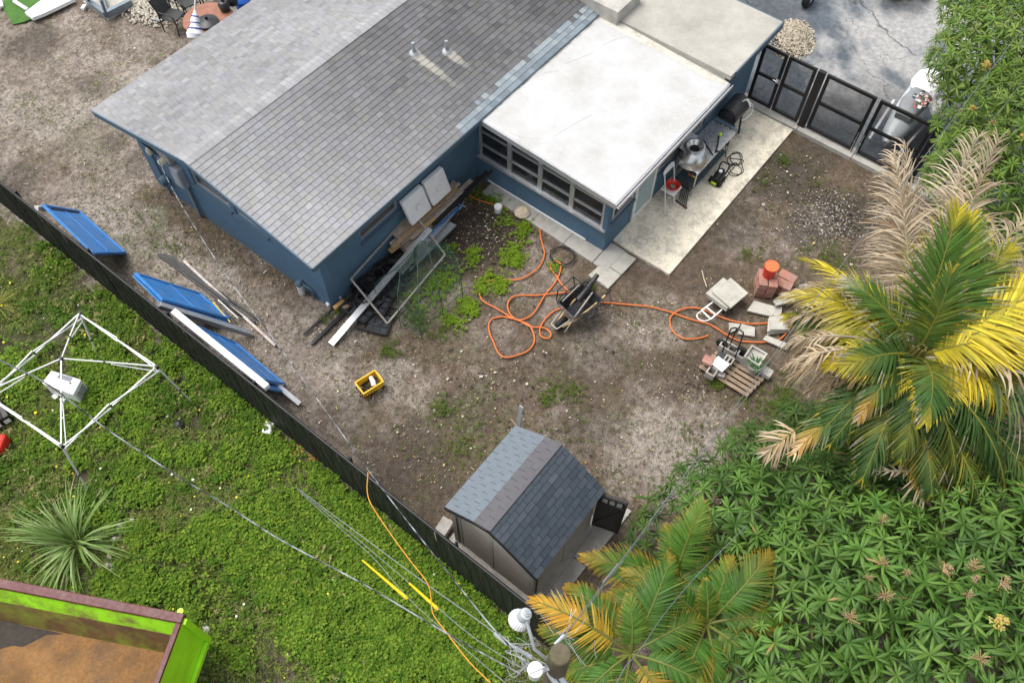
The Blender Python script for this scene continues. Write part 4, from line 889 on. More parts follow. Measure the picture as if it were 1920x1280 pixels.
b.beam(wbp(.7, -.08, .98), wbp(.66, .38, .98), .02, .02); b.beam(wbp(.7, -.08, .98), wbp(.68, -.1, .62), .02, .02); solo('metal_rack', b, m_black, 'thin black metal rack standing in the wheelbarrow', 'rack')
for P_, l_ in (([wbp(-.02, -.18, .12), wbp(.25, -.23, .66), wbp(.8, -.1, .78)], 'grey wooden stick leaning over the wheelbarrow rim to the ground'), ([wbp(.2, .2, .67), wbp(.75, .26, .72)], 'short grey wooden stick lying across the wheelbarrow tray')):
    b = MB(); b.tube(P_, .018, 8); solo('wooden_stick', b, M('grey_wood', (.33, .3, .25), .8), l_, 'stick')
b = MB(); pts = [wbp(1.0+.28*math.cos(k*.5), .0+.42*math.sin(k*.5), .42+.08*math.sin(k*1.3)) for k in range(30)]; b.tube(spline(pts, 3), .005, 5); solo('loose_wire', b, m_cable, 'tangled black wire hanging over the wheelbarrow handles', 'wire')
# ------------------------------------------------------------------ yellow crate
cp = [at(690, 747, 0), at(719, 728, 0)]; ang = math.atan2(cp[1].y-cp[0].y, cp[1].x-cp[0].x); cc = at(692, 728, .0)
ct = [at(664, 717, .3), at(703, 696, .3), at(718, 713, .3), at(684, 738, .3)]; cen = sum(ct, V3((0, 0, 0)))/4
ux = (ct[2]-ct[3]+ct[1]-ct[0])/2; uy = (ct[0]-ct[3]+ct[1]-ct[2])/2; Lx, Ly = ux.length, uy.length; ang = math.atan2(ux.y, ux.x)
cr_ = thing('yellow_crate', 'yellow plastic crate with soil inside standing on the sandy dirt', 'crate', (cen.x, cen.y, 0), rz=ang)
b = MB(); hx_, hy_ = Lx/2, Ly/2; w = .016
for s in (1, -1):
    b.hexa([(-hx_*.93, s*hy_*.93-w/2, 0), (hx_*.93, s*hy_*.93-w/2, 0), (hx_*.93, s*hy_*.93+w/2, 0), (-hx_*.93, s*hy_*.93+w/2, 0), (-hx_, s*hy_-w/2, .3), (hx_, s*hy_-w/2, .3), (hx_, s*hy_+w/2, .3), (-hx_, s*hy_+w/2, .3)])
    b.hexa([(s*hx_*.93-w/2, -hy_*.92, 0), (s*hx_*.93+w/2, -hy_*.92, 0), (s*hx_*.93+w/2, hy_*.92, 0), (s*hx_*.93-w/2, hy_*.92, 0), (s*hx_-w/2, -hy_*.99, .3), (s*hx_+w/2, -hy_*.99, .3), (s*hx_+w/2, hy_*.99, .3), (s*hx_-w/2, hy_*.99, .3)])
obj('crate_body', b, m_yellow, cr_, local=True)
b = MB()
for s in (1, -1): b.beam((-hx_-.012, s*(hy_+.004), .302), (hx_+.012, s*(hy_+.004), .302), .03, .02); b.beam((s*(hx_+.004), -hy_+.012, .3025), (s*(hx_+.004), hy_-.012, .3025), .03, .02)
obj('rim', b, m_yellow, cr_, local=True, bevel=.006)
b = MB(); nx = 7
for i in range(nx):
    for j in range(nx): b.obox((lerp(-hx_*.85, hx_*.85, i/(nx-1)), lerp(-hy_*.85, hy_*.85, j/(nx-1)), .05+random.random()*.05), (.09, .08, .07), random.random()*3, (random.random(), random.random()), random.choice([(.05, .04, .03), (.1, .075, .05), (.17, .13, .09), (.045, .04, .03), (.3, .24, .15)]))
solo_ = obj('soil', b, m_litter, cr_, local=True)
b = MB(); q = cen; b.tube([V3((q.x+.03, q.y-.08, .18)), V3((q.x+.08, q.y-.02, .2)), V3((q.x+.13, q.y+.1, .22))], [.05, .055, .045], 12); solo('white_bottle', b, m_wplastic, 'white plastic bottle lying inside the yellow crate', 'bottle', bevel=.008)
# ------------------------------------------------------------------ patio things
# smoker grill
gm = thing('barrel_grill', 'black barrel smoker grill by the gate end of the patio', 'grill', (15.85, 5.42, .045))
b = MB(); ax = Matrix.Rotation(R(90), 3, 'Y'); b.lathe((15.85, 5.4, .95), [(0, -.36), (.2, -.36), (.25, -.33), (.25, .33), (.2, .36), (0, .36)], 28, m=ax); bd = obj('barrel', b, M('charred_grey', (.07, .068, .068), .45, .3, var=.25), gm)
b = MB(); b.lathe((15.485, 5.4, .95), [(.2, -.02), (.23, -.02), (.24, .0), (.2, .0)], 28, m=ax); b.tube([(15.47, 5.2, .9), (15.4, 5.1, .9), (15.4, 5.65, .98)], .014); obj('end_ring', b, m_black, bd)
b = MB(); b.slab([(15.42, 5.12, .78), (15.5, 5.02, .78), (15.42, 5.62, .9), (15.3, 5.64, .9)], .02); obj('side_shelf', b, m_bluepanel if False else M('blue_grey_shelf', (.12, .2, .26), .45), gm)
for x in (15.58, 16.12):
    for y in (5.2, 5.6):
        b = MB(); b.beam((x, lerp(5.4, y, .6), .75), (x, y, .05), .04, .04); obj('leg', b, m_black, gm)
b = MB(); [b.tube(spline([(15.95+k*.2, 5.3, 1.19), (15.98+k*.2, 5.2, 1.27), (16.0+k*.2, 5.08, 1.1)], 4), .016) for k in (0, .16)]; obj('handle', b, m_wplastic, gm)
b = MB(); b.tube(spline([(16.1, 5.2, 1.15), (16.2, 5.1, 1.0), (16.15, 5.05, .8), (15.9, 5.1, .75), (15.8, 5.12, .8)], 5), .012); solo('white_rope', b, m_wplastic, 'white rope hanging over the black barrel grill', 'rope')
# steel table
tb = thing('steel_table', 'stainless steel work table against the sunroom wall on the patio', 'table', (14.5, 5.35, .045))
b = MB(); b.box((13.55, 5.0, .86), (15.25, 5.66, .9)); b.box((13.55, 5.0, .81), (15.25, 5.02, .86)); obj('tabletop', b, m_steel, tb, bevel=.006)
b = MB(); b.box((13.45, 5.02, .32), (15.1, 5.55, .35)); obj('shelf', b, M('blue_grey_steel', (.12, .17, .19), .3, .5, var=.2), tb)
for x in (13.6, 15.2):
    for y in (5.05, 5.6):
        b = MB(); b.tube([(x, y, .05), (x, y, .86)], .02, 10); obj('leg', b, m_steel, tb)
pot = thing('aluminium_pot', 'big round aluminium pot turned upside down on the steel table', 'pot', (13.83, 5.36, .9))
b = MB(); b.lathe((13.83, 5.36, .9), [(.37, .0), (.38, .01), (.37, .12), (.33, .24), (.24, .33), (.17, .36)], 40); obj('bowl', b, m_steel, pot)
b = MB(); b.lathe((13.83, 5.36, .9), [(.17, .36), (.22, .42), (.235, .46), (.2, .46), (.15, .4), (.12, .36), (.0, .345)], 36); obj('neck', b, m_steel, pot)
b = MB(); b.lathe((13.83, 5.36, .9), [(.0, .352), (.115, .362)], 24); obj('inside', b, m_black, pot)
b = MB(); b.box((13.5, 5.05, 1.28), (14.3, 5.6, 1.3)) if False else b.slab([(13.6, 5.64, 1.3), (14.15, 5.7, 1.34), (14.2, 5.5, 1.28), (13.6, 5.45, 1.24)], .012); solo('metal_sheet', b, m_galv, 'dull metal sheet resting behind the aluminium pot against the wall', 'sheet')
wp_ = lambda x, y, z: at(1160+x/4.74, 150+y/4.74, z)
b = MB(); b.tube([wp_(890, 500, .95), wp_(885, 560, .93), wp_(865, 630, .93)], [.02, .018, .025], 8); b.tube([wp_(865, 630, .93), wp_(905, 640, .93)], .022); solo('spray_gun', b, m_black, 'black spray gun lying on the steel table', 'spray gun')
b = MB(); b.lathe(wp_(900, 495, .92), [(0, 0), (.04, .0), (.045, .05), (.02, .09), (0, .1)], 10); solo('green_nozzle', b, M('lime_plastic', (.45, .7, .05), .4), 'lime green nozzle on the steel table beside the spray gun', 'nozzle')
b = MB(); b.tube([wp_(750, 545, .93), wp_(790, 590, .92), wp_(838, 665, .92)], .012, 8); b.tube(spline([wp_(740, 560, .93), wp_(755, 535, .94), wp_(775, 560, .93)], 4), .012); solo('tongs', b, m_black, 'black tongs lying on the steel table beside the pot', 'tongs')
b = MB(); b.tube(spline([wp_(770, 690, .92), wp_(795, 695, .92), wp_(790, 715, .92), wp_(772, 718, .92)], 4), .012); solo('black_clip', b, m_black, 'small black clip near the front edge of the steel table', 'clip')
for i, m in enumerate((m_orlid, m_red, m_ygreen)):
    b = MB(); b.tube([wp_(620+i*14, 835+i*6, .5), wp_(680+i*6, 870+i*4, .42)], .014, 8); solo('utensil', b, m, ['orange handled utensil under the front of the aluminium pot', 'red handled utensil under the front of the aluminium pot', 'yellow handled utensil under the front of the aluminium pot'][i], 'utensil', 'utensils on the table shelf')
# pressure washer with cord
pw = thing('pressure_washer', 'small black pressure washer standing on the patio', 'pressure washer', (14.42, 4.78, .045))
b = MB(); b.tube([(14.22, 4.78, .2), (14.5, 4.8, .22), (14.6, 4.82, .2)], [.11, .12, .09], 12); obj('body', b, m_black, pw)
b = MB(); b.box((14.2, 4.66, .05), (14.6, 4.9, .1)); obj('base', b, m_blackpl, pw)
for y in (4.64, 4.93):
    b = MB(); b.lathe((14.28, y, .13), [(0, -.02), (.08, -.02), (.08, .02), (0, .02)], 14, m=Matrix.Rotation(R(90), 3, 'X')); obj('wheel', b, m_rubber, pw)
b = MB(); b.tube(spline([(14.56, 4.7, .2), (14.66, 4.7, .42), (14.66, 4.9, .42), (14.56, 4.9, .2)], 5), .018); obj('handle', b, m_black, pw)
b = MB(); b.lathe((14.46, 4.8, .33), [(0, .03), (.04, .025), (.05, 0)], 12); obj('dial', b, m_wplastic, pw)
b = MB(); b.box((14.16, 4.72, .12), (14.2, 4.86, .17)); obj('inlet', b, bpy.data.materials['lime_plastic'], pw)
b = MB(); pts = []
for k in range(44):
    q = at(1160+(1040+62*math.cos(k*.55)+14*math.sin(k*.3))/4.74, 150+((700 if k < 22 else 800)+50*math.sin(k*.55)+10*math.cos(k*.37))/4.74, .065); pts.append(q)
pts = [wp_(955, 560, .88), wp_(950, 640, .5), wp_(965, 690, .1)]+pts+[wp_(950, 870, .08), wp_(940, 910, .06)]
b.tube(spline(pts, 3), .009, 6); solo('power_cord', b, m_cable, 'black power cord coiled on the patio beside the pressure washer', 'cord')
# white chair with a red basin
chx, chy = 13.15, 5.42; ch = thing('folding_chair', 'white folding chair with a red bowl on its seat by the louvred door', 'chair', (chx, chy, .045))
b = MB(); b.slab([(chx-.18, chy-.2, .45), (chx+.2, chy-.2, .45), (chx+.2, chy+.18, .46), (chx-.18, chy+.18, .46)], .03); obj('seat', b, m_wplastic, ch, bevel=.01)
for s in (-.2, .2):
    b = MB(); b.tube(spline([(chx+s-.25, chy-.2, .05), (chx+s-.05, chy+.0, .45), (chx+s+.06, chy+.16, .85)], 4), .014); obj('leg', b, m_white, ch)
    b = MB(); b.tube([(chx+s+.2, chy+.18, .05), (chx+s-.1, chy-.15, .47)], .014); obj('leg', b, m_white, ch)
b = MB(); b.tube(spline([(chx-.14, chy+.16, .85), (chx-.14, chy+.2, .98), (chx+.06, chy+.21, 1.03), (chx+.26, chy+.2, .98), (chx+.26, chy+.16, .85)], 4), .018); b.slab([(chx-.14, chy+.17, .88), (chx+.26, chy+.17, .88), (chx+.26, chy+.2, 1.0), (chx-.14, chy+.2, 1.0)], .012); obj('backrest', b, m_wplastic, ch)
b = MB(); b.lathe((chx+.03, chy-.02, .46), [(0, .01), (.1, .01), (.165, .1), (.175, .1), (.17, .08), (.11, 0), (0, 0)], 24); solo('red_bowl', b, m_red, 'round red plastic bowl on the white folding chair', 'bowl')
b = MB(); b.lathe((chx+.03, chy-.02, .47), [(0, .055), (.06, .045), (.08, .02)], 9); solo('bowl_scraps', b, m_wood, 'brown scraps inside the red bowl', 'scraps')
rk = thing('charcoal_rack', 'small dark metal rack of rods standing in front of the table shelf', 'rack', (13.3, 5.12, .045))
for k in range(5):
    b = MB(); b.tube([(13.2+.02*k, 4.95+.06*k, .06), (13.45+.02*k, 5.1+.05*k, .5)], .014, 6); obj('rod', b, m_black, rk)
b = MB(); b.beam((13.17, 4.9, .06), (13.22, 5.25, .06), .05, .03); b.beam((13.42, 5.02, .42), (13.5, 5.32, .42), .04, .03); obj('crossbar', b, M('rusty_bar', (.12, .075, .05), .8, var=.3), rk)
# ------------------------------------------------------------------ stacks, slabs, pallet (right side of the yard)
stk = at(1437, 525, 0); sang = .5
bm_ = MB(); bm_.box((-.112, -.096, 0), (.112, .096, .052)); bme = bm_.mesh('red_paver'); bme.materials.append(m_brick)
LAYER = [', top layer', ', second layer down', ', third layer down', ', fourth layer down', ', fifth layer down', ', sixth layer down', ', seventh layer down', ', eighth layer down', ', lowest layer']
def bricks(x, y, rz, nx, ny, nz, label, group, lean=0.0, z0=0.0, skip=0.0):
    c, s = math.cos(rz), math.sin(rz)
    for k in range(nz):
        for i in range(nx):
            for j in range(ny):
                if k == nz-1 and random.random() < skip: continue
                u = (i-(nx-1)/2)*.236+random.uniform(-.01, .01)+lean*k; v = (j-(ny-1)/2)*.206+random.uniform(-.01, .01)
                o = link('red_paver', bme, None, None, (x+c*u-s*v, y+s*u+c*v, z0+k*.0565), (0, 0, rz+random.uniform(-.07, .07)))
                tag(o, label+LAYER[nz-1-k], 'paver', group)
bx_, by_ = 12.28, 2.3
bricks(bx_, by_, .55, 2, 2, 9, 'reddish paver in the stack under the red bucket', 'pavers stacked under the red bucket', -.004)
bricks(at(1462, 545).x+.1, at(1462, 545).y+.0, .1, 2, 2, 6, 'salmon paver in the lower stack beside the dead palm leaf', 'pavers stacked beside the dead leaf', 0, 0, .2)
bz = 9*.0565+.001
bu = thing('red_bucket', 'red plastic bucket with an orange lid on the stack of brick pavers', 'bucket', (bx_+.03, by_+.02, bz))
b = MB(); b.lathe((bx_+.03, by_+.02, bz), [(0, 0), (.125, .0), (.13, .02), (.148, .3), (.152, .3), (.152, .33)], 28); obj('body', b, m_red, bu)
b = MB(); b.lathe((bx_+.03, by_+.02, bz+.33), [(.158, -.02), (.16, .012), (.15, .02), (.14, .012), (0, .012)], 28); obj('lid', b, m_orlid, bu)
def flat(pts, z, th, label, group='grey slabs lying in the yard', m=None):
    b = MB(); b.slab([at(1240+x/4.2656, 460+y/4.2656, z) for x, y in pts], th); return solo('grey_slab', b, m or m_slab, label, 'slab', group, bevel=.008)
# hand dolly with slabs
dl = thing('folding_dolly', 'white folding hand dolly lying under the stack of grey slabs', 'hand truck', K(385, 530))
def KK(x, y, z): return at(1240+x/4.2656, 460+y/4.2656, z)
b = MB()
for a, c in (((322, 520), (430, 440)), ((395, 590), (500, 500)), ((322, 520), (395, 590)), ((430, 450), (490, 505)), ((355, 490), (440, 560))): b.beam(KK(*a, .16), KK(*c, .16), .03, .03)
obj('frame', b, m_white, dl)
b = MB(); b.tube(spline([KK(325, 520, .17), KK(285, 555, .2), KK(300, 590, .22), KK(345, 605, .22), KK(395, 590, .17)], 5), .014); obj('handle', b, m_white, dl)
for a in ((500, 515), (600, 430)):
    b = MB(); b.lathe(KK(*a, .085), [(0, -.02), (.08, -.02), (.085, 0), (.08, .02), (0, .02)], 16, m=Matrix.Rotation(R(90), 3, 'X')@Matrix.Rotation(R(20), 3, 'Y')); obj('wheel', b, m_rubber, dl)
b = MB(); b.slab([KK(*p, .2) for p in ((370, 385), (500, 275), (680, 395), (540, 505))], .03); obj('plate', b, m_steel, dl)
b0 = [(365, 400), (500, 285), (655, 395), (520, 520)]
flat(b0, .26, .055, 'lowest grey slab on the white dolly', 'slabs on the white dolly')
flat([(355, 380), (495, 256), (660, 375), (525, 505)], .32, .055, 'grey slab second from the top on the white dolly', 'slabs on the white dolly')
flat([(410, 372), (555, 257), (697, 380), (556, 500)], .385, .055, 'top grey slab on the white dolly', 'slabs on the white dolly')
flat([(740, 440), (922, 488), (886, 567), (684, 520)], .07, .06, 'large grey slab lying flat between the dolly and the dead palm leaf')
flat([(905, 490), (968, 490), (958, 566), (893, 562)], .065, .05, 'small grey slab piece touching the large flat slab')
flat([(540, 614), (634, 626), (606, 672), (545, 700)], .05, .05, 'small grey slab behind the hand truck hoop', 'pale slabs behind the hand truck')
flat([(642, 624), (750, 652), (748, 728), (612, 706)], .05, .05, 'cream coloured slab lying behind the hand truck', 'pale slabs behind the hand truck')
for i, z in enumerate((.06, .12, .18, .24)): flat([(865-i*4+(i%2)*16, 560+i*10), (1010-i*12, 545+i*12), (1030, 690-i*6), (848+(i%2)*22, 715-i*14)], z*.8, .042, ['bottom slab of the stack under the dead palm leaf', 'second slab from the bottom under the dead palm leaf', 'third slab from the bottom under the dead palm leaf', 'top slab of the stack under the dead palm leaf'][i], 'slab stack under the dead leaf')
flat([(840, 715), (1030, 790), (1000, 832), (810, 750)], .09, .05, 'long narrow slab leaning out below the dead leaf stack')
flat([(895, 440), (1050, 400), (1070, 440), (920, 480)], .2, .05, 'white weathered slab beside the salmon pavers', m=m_conc)
flat([(1100, 320), (1190, 295), (1212, 312), (1150, 360)], .2, .05, 'white slab tipped up behind the dead palm leaf', m=m_conc)
flat([(1130, 330), (1200, 330), (1170, 370), (1110, 370)], .1, .05, 'pale slab lying under the tipped white slab', m=m_conc)
b = MB(); b.tube([KK(325, 200, .02), KK(340, 265, .03), KK(364, 332, .02)], .012, 6); solo('dry_stick', b, M('straw', (.55, .48, .33), .8), 'thin pale stick on the dirt between the patio and the slabs', 'stick')
# pallet
pa, pb, pc, pd = [V3((q.x, q.y, 0)) for q in (KK(690, 1205, .13), KK(300, 965, .13), KK(500, 790, .13), KK(880, 1010, .13))]
plt = thing('wooden_pallet', 'weathered wooden pallet carrying concrete blocks at the edge of the palm', 'pallet', (pa+pb+pc+pd)/4)
Z = V3((0, 0, 1))
for k in range(3):
    s = (.04, .5, .96)[k]; b = MB(); b.beam(pa.lerp(pb, s)+Z*.06, pd.lerp(pc, s)+Z*.06, .05, .09); obj('runner', b, m_wood, plt)
for k in range(7):
    s = .03+k*.155; b = MB(); b.beam(pa.lerp(pd, s)+Z*.118, pb.lerp(pc, s)+Z*.118, .085, .02, c=random.choice([(.3, .22, .15), (.36, .27, .18), (.26, .19, .13), (.33, .26, .2)])); obj('slat', b, m_woodc, plt)
def blk(x, y, z, size, rz, label, m=m_conc, hollow=True, group='concrete blocks on the pallet'):
    b = MB(); L_, w, h = size; t_ = .032
    if hollow:
        for s in (1, -1): b.box((-L_/2, s*(w/2-t_/2)-t_/2, 0), (L_/2, s*(w/2-t_/2)+t_/2, h))
        for k in (-1, 0, 1): b.box((k*(L_/2-t_/2)-t_/2, -w/2+t_, .001), (k*(L_/2-t_/2)+t_/2, w/2-t_, h-.001))
    else: b.box((-L_/2, -w/2, 0), (L_/2, w/2, h))
    me = b.mesh('concrete_block'); o = link('concrete_block', me, m, None, (x, y, z), (0, 0, rz)); bv = o.modifiers.new('bevel', 'BEVEL'); bv.width = .006
    return tag(o, label, 'block', group)
ra = math.atan2((pc-pd).y, (pc-pd).x); rb = math.atan2((pb-pc).y, (pb-pc).x)
ed = lambda s, off: pd.lerp(pc, s)+(pa-pd).normalized()*off
blk(*ed(.12, .12)[:2], .13, (.4, .2, .12), ra, 'flat grey block at the palm end of the pallet', hollow=False)
blk(*ed(.5, .1)[:2], .13, (.4, .2, .19), ra, 'hollow grey block behind the planter on the pallet')
blk(*ed(.86, .1)[:2], .13, (.4, .2, .19), ra, 'hollow grey block behind the hand truck on the pallet')
q = KK(415, 1000, .2); blk(q.x, q.y, .13, (.4, .2, .19), ra+1.57, 'hollow grey block at the left edge of the pallet under the white tile')
q = KK(540, 915, .3); blk(q.x, q.y, .13, (.2, .2, .19), ra, 'half block with a square hole beside the white tile on the pallet')
q = KK(470, 1030, .2); blk(q.x, q.y, .13, (.2, .12, .1), ra+.3, 'small grey block fallen at the lower left edge of the pallet', hollow=False)
q = KK(375, 925, .33); b = MB(); b.obox((q.x, q.y, .35), (.24, .2, .06), ra+.1); solo('salmon_paver', b, m_brick, 'salmon coloured paver on the left edge of the pallet', 'paver', bevel=.008)
q = KK(470, 950, .36); b = MB(); b.obox((q.x, q.y, .36), (.3, .25, .04), ra-.15); solo('white_tile', b, m_foam, 'white square tile lying on the blocks of the pallet', 'tile', bevel=.006)
q = KK(740, 905, .3); pp = V3((q.x, q.y, .13))
pn = thing('square_planter', 'square concrete planter with a small aloe on the pallet', 'planter', pp)
b = MB(); s = .17
for k in range(4):
    a = ra+k*math.pi/2; d = V3((math.cos(a), math.sin(a), 0)); e = V3((-d.y, d.x, 0)); b.beam(pp+d*s-e*(s+.02)+Z*.16, pp+d*s+e*(s-.02)+Z*.16, .04, .32)
b.slab([pp+V3((math.cos(ra+.785+k*1.5708), math.sin(ra+.785+k*1.5708), 0))*s*1.3+Z*.25 for k in range(4)], .02); obj('box', b, m_conc, pn)
q = KK(760, 940, .45); pt = thing('aloe_pot', 'grey pot with a green aloe plant beside the square planter', 'potted plant', (q.x, q.y, .13))
b = MB(); b.lathe((q.x, q.y, .13), [(0, 0), (.11, 0), (.145, .2), (.15, .24), (.13, .24), (.12, .2), (0, .19)], 22); obj('pot', b, m_conc, pt)
b = MB()
for k in range(15):
    a = k*2.4; l_ = random.uniform(.16, .3); p0 = V3((q.x, q.y, .33)); d = V3((math.cos(a), math.sin(a), 0))
    b.tube([p0, p0+d*l_*.5+Z*.12, p0+d*l_+Z*random.uniform(.08, .2)], [.022, .018, .003], 5, c=random.choice([(.05, .13, .05), (.07, .17, .06)]))
obj('aloe', b, m_leaf, pt)
# hand truck
htk = thing('hand_truck', 'black hand truck with two wheels leaning on the pallet', 'hand truck', KK(570, 850, 0))
top = [KK(548, 690, .95), KK(565, 664, 1.0), KK(605, 662, 1.0), KK(645, 690, 1.0), KK(652, 720, .95)]; lo = [KK(488, 850, .3), KK(588, 900, .3)]
b = MB(); b.tube(spline([lo[0], top[0], top[1], top[2], top[3], top[4], lo[1]], 5), .016); b.tube([KK(600, 670, .99), KK(548, 800, .55)], .013)
for s in (.35, .7): b.tube([lo[0].lerp(top[0], s), lo[1].lerp(top[4], s)], .013)
obj('frame', b, m_black, htk)
for q in (KK(485, 785, .2), KK(640, 845, .25)):
    b = MB(); b.lathe(q, [(0, -.035), (.08, -.04), (.125, -.035), (.135, 0), (.125, .035), (.08, .04), (0, .035)], 20, m=Matrix.Rotation(ra+R(90), 3, 'Z')@Matrix.Rotation(R(90), 3, 'Y')@Matrix.Rotation(0, 3, 'Z')); obj('wheel', b, m_rubber, htk)
b = MB(); b.tube([KK(485, 785, .2), KK(640, 845, .25)], .014); b.slab([KK(455, 845, .27), KK(560, 890, .27), KK(520, 925, .24), KK(440, 880, .24)], .012); obj('toe_plate', b, m_black, htk)
# ------------------------------------------------------------------ canopy frame on the lawn
ZT = 1.35
cA, cB, cC, cD = at(150, 588, ZT), at(294, 688, ZT), at(116, 836, ZT), at(-28, 738, ZT); ap = at(115, 672, 1.78)
cn = thing('canopy_frame', 'white bare folding canopy frame standing on the weedy lawn', 'canopy frame', V3(((cA.x+cC.x)/2, (cA.y+cC.y)/2, 0)))
m_frame = M('frame_white', (.62, .62, .6), .45, .1, var=.08)
def bar(a, c, w=.026, name='truss_bar'):
    b = MB(); b.beam(a, c, w, w); return obj(name, b, m_frame, cn)
for a, c in ((cA, cB), (cB, cC), (cC, cD), (cD, cA)):
    m_ = (a+c)/2; dz = V3((0, 0, .3)); n_ = (c-a).cross(V3((0, 0, 1))).normalized()*.012
    bar(a+n_, m_-V3((0, 0, .06))+n_); bar(m_-V3((0, 0, .06))-n_, c-n_)
    bar(a-V3((0, 0, .14))-n_, m_+V3((0, 0, .05))-n_); bar(m_+V3((0, 0, .05))+n_, c-V3((0, 0, .14))+n_)
    b = MB(); b.obox(m_, (.04, .04, .09)); obj('joint', b, m_black, cn)
for a in (cA, cB, cC, cD):
    mm = a.lerp(ap, .55)+V3((0, 0, .02)); bar(a+V3((0, 0, .03)), mm, .024, 'roof_bar'); bar(mm, ap, .022, 'roof_bar')
    bar(a-V3((0, 0, .2)), a.lerp(ap, .5)-V3((0, 0, .05)), .02, 'strut')
    b = MB(); b.obox(a, (.06, .06, .1)); obj('corner_bracket', b, m_black, cn)
    b = MB(); b.obox(mm, (.035, .035, .05)); obj('joint', b, m_black, cn)
b = MB(); b.obox(ap, (.06, .06, .08)); obj('joint', b, m_black, cn)
for a, f in ((cA, at(183, 665, 0)), (cB, at(362, 755, 0)), (cC, at(166, 921, 0)), (cD, at(-60, 830, 0))):
    k = a.lerp(f, .62); b = MB(); b.beam(a, k, .034, .034, up=(1, 0, 0)); lg = obj('leg', b, m_frame, cn)
    b = MB(); b.beam(k, f, .026, .026, up=(1, 0, 0)); obj('lower_tube', b, m_frame, lg); b = MB(); b.obox(k, (.05, .05, .05)); obj('collar', b, m_black, lg)
# white appliance lying on the lawn
bxq = [at(78, 718, .5), at(96, 694, .5), at(152, 711, .5), at(137, 740, .5)]
ap_ = thing('white_appliance', 'white boxy appliance lying on the lawn under the canopy frame', 'appliance', V3((bxq[0]+bxq[2])/2*1)-V3((0, 0, .5)))
b = MB(); b.slab(bxq, .46); obj('body', b, m_wplastic, ap_, bevel=.02)
b = MB(); q = [bxq[1].lerp(bxq[2], .3), bxq[1].lerp(bxq[2], .75)]; ci = (bxq[0]-bxq[1]).normalized(); b.slab([q[0]+ci*.02+Z*.006, q[1]+ci*.02+Z*.006, q[1]+ci*.12+Z*.006, q[0]+ci*.12+Z*.006], .004); obj('display', b, M('dark_display', (.12, .14, .17), .3), ap_)
b = MB()
for k in range(5): q = bxq[2].lerp(bxq[3], .2+.15*k); b.beam(q+V3((.012, -.012, -.06)), q+V3((.012, -.012, -.35)), .03, .01, up=(1, -1, 0))
obj('grille', b, m_galv, ap_)
b = MB(); q = bxq[2].lerp(bxq[3], .4)+(bxq[1]-bxq[2])*.25; b.lathe(q+Z*.003, [(0, .012), (.02, .01), (.024, 0)], 10); obj('button', b, m_black, ap_)
for i, (px, py) in enumerate(((108, 745), (140, 760), (122, 752))):
    b = MB(); q = at(px, py, 0); b.obox(q+Z*.06, (.14, .1, .07), i*.9, (.3, .2)); solo('white_scrap', b, m_wplastic, 'small white scrap lying at the foot of the white appliance', 'scrap', 'scraps by the white appliance')
# machine and red can at the left edge
q = at(2, 780, .3); gq = at(-8, 790, 0)
mc = thing('tool_case', 'grey and black tool machine at the left edge of the lawn', 'machine', (gq.x, gq.y, 0), rz=YAW-.9)
b = MB(); b.box((-.45, -.26, 0), (.33, .26, .3)); obj('case', b, m_black, mc, local=True, bevel=.02)
b = MB(); b.box((-.44, -.25, .3), (.2, .2, .4)); obj('top', b, m_galv, mc, local=True, bevel=.02)
for k in range(4): b = MB(); b.box((-.4+.19*k, -.268, .1), (-.28+.19*k, -.255, .22)); obj('latch', b, m_ygreen if k == 1 else m_wplastic, mc, local=True)
b = MB(); b.slab([at(0, 812, .05), at(20, 800, .05), at(24, 806, .05), at(-4, 830, .05)], .05); solo('board_piece', b, M('tan_board', (.4, .28, .16), .8), 'tan board piece below the grey machine at the left edge', 'board')
q = at(5, 840, .0); rc = thing('red_can', 'red plastic fuel can at the left edge of the lawn', 'can', q, rz=.6)
b = MB(); b.box((-.2, -.15, 0), (.2, .15, .3)); obj('body', b, m_red, rc, local=True, bevel=.06)
b = MB(); b.lathe((.1, 0, .3), [(.05, -.02), (.05, .04), (0, .045)], 14); obj('cap', b, m_red, rc, local=True)
b = MB(); b.tube([(-.14, 0, .28), (-.1, 0, .37), (.02, 0, .37), (.05, 0, .28)], .02); obj('handle', b, m_red, rc, local=True)
b = MB(); b.lathe(at(337, 797, 0), [(0, 0), (.11, .01), (.13, .05), (.08, .1), (0, .12)], 7, m=Euler((.2, .1, .4)).to_matrix()); solo('black_bag', b, m_black, 'small black lump of plastic on the lawn near the fence', 'bag')
b = MB(); q = at(503, 801, .1); b.obox(q, (.3, .18, .07), .5, (.2, .1)); solo('white_fragment', b, m_wplastic, 'white plastic fragment caught in the weeds close to the fence', 'fragment', bevel=.02)
for i, (px, py) in enumerate(((548, 846), (560, 843), (590, 856))):
    b = MB(); q = at(px, py, .06)
    for k in range(7): a = k*.9; b.slab([q, q+V3((math.cos(a)*.12, math.sin(a)*.12, .04)), q+V3((math.cos(a+.5)*.13, math.sin(a+.5)*.13, .07))], .004)
    solo('dry_leaves', b, M('dry_leaf', (.45, .22, .06), .8) if i == 0 else bpy.data.materials['dry_leaf'], 'curled orange brown dead leaves in the weeds by the fence', 'leaves', 'dead leaves by the fence')
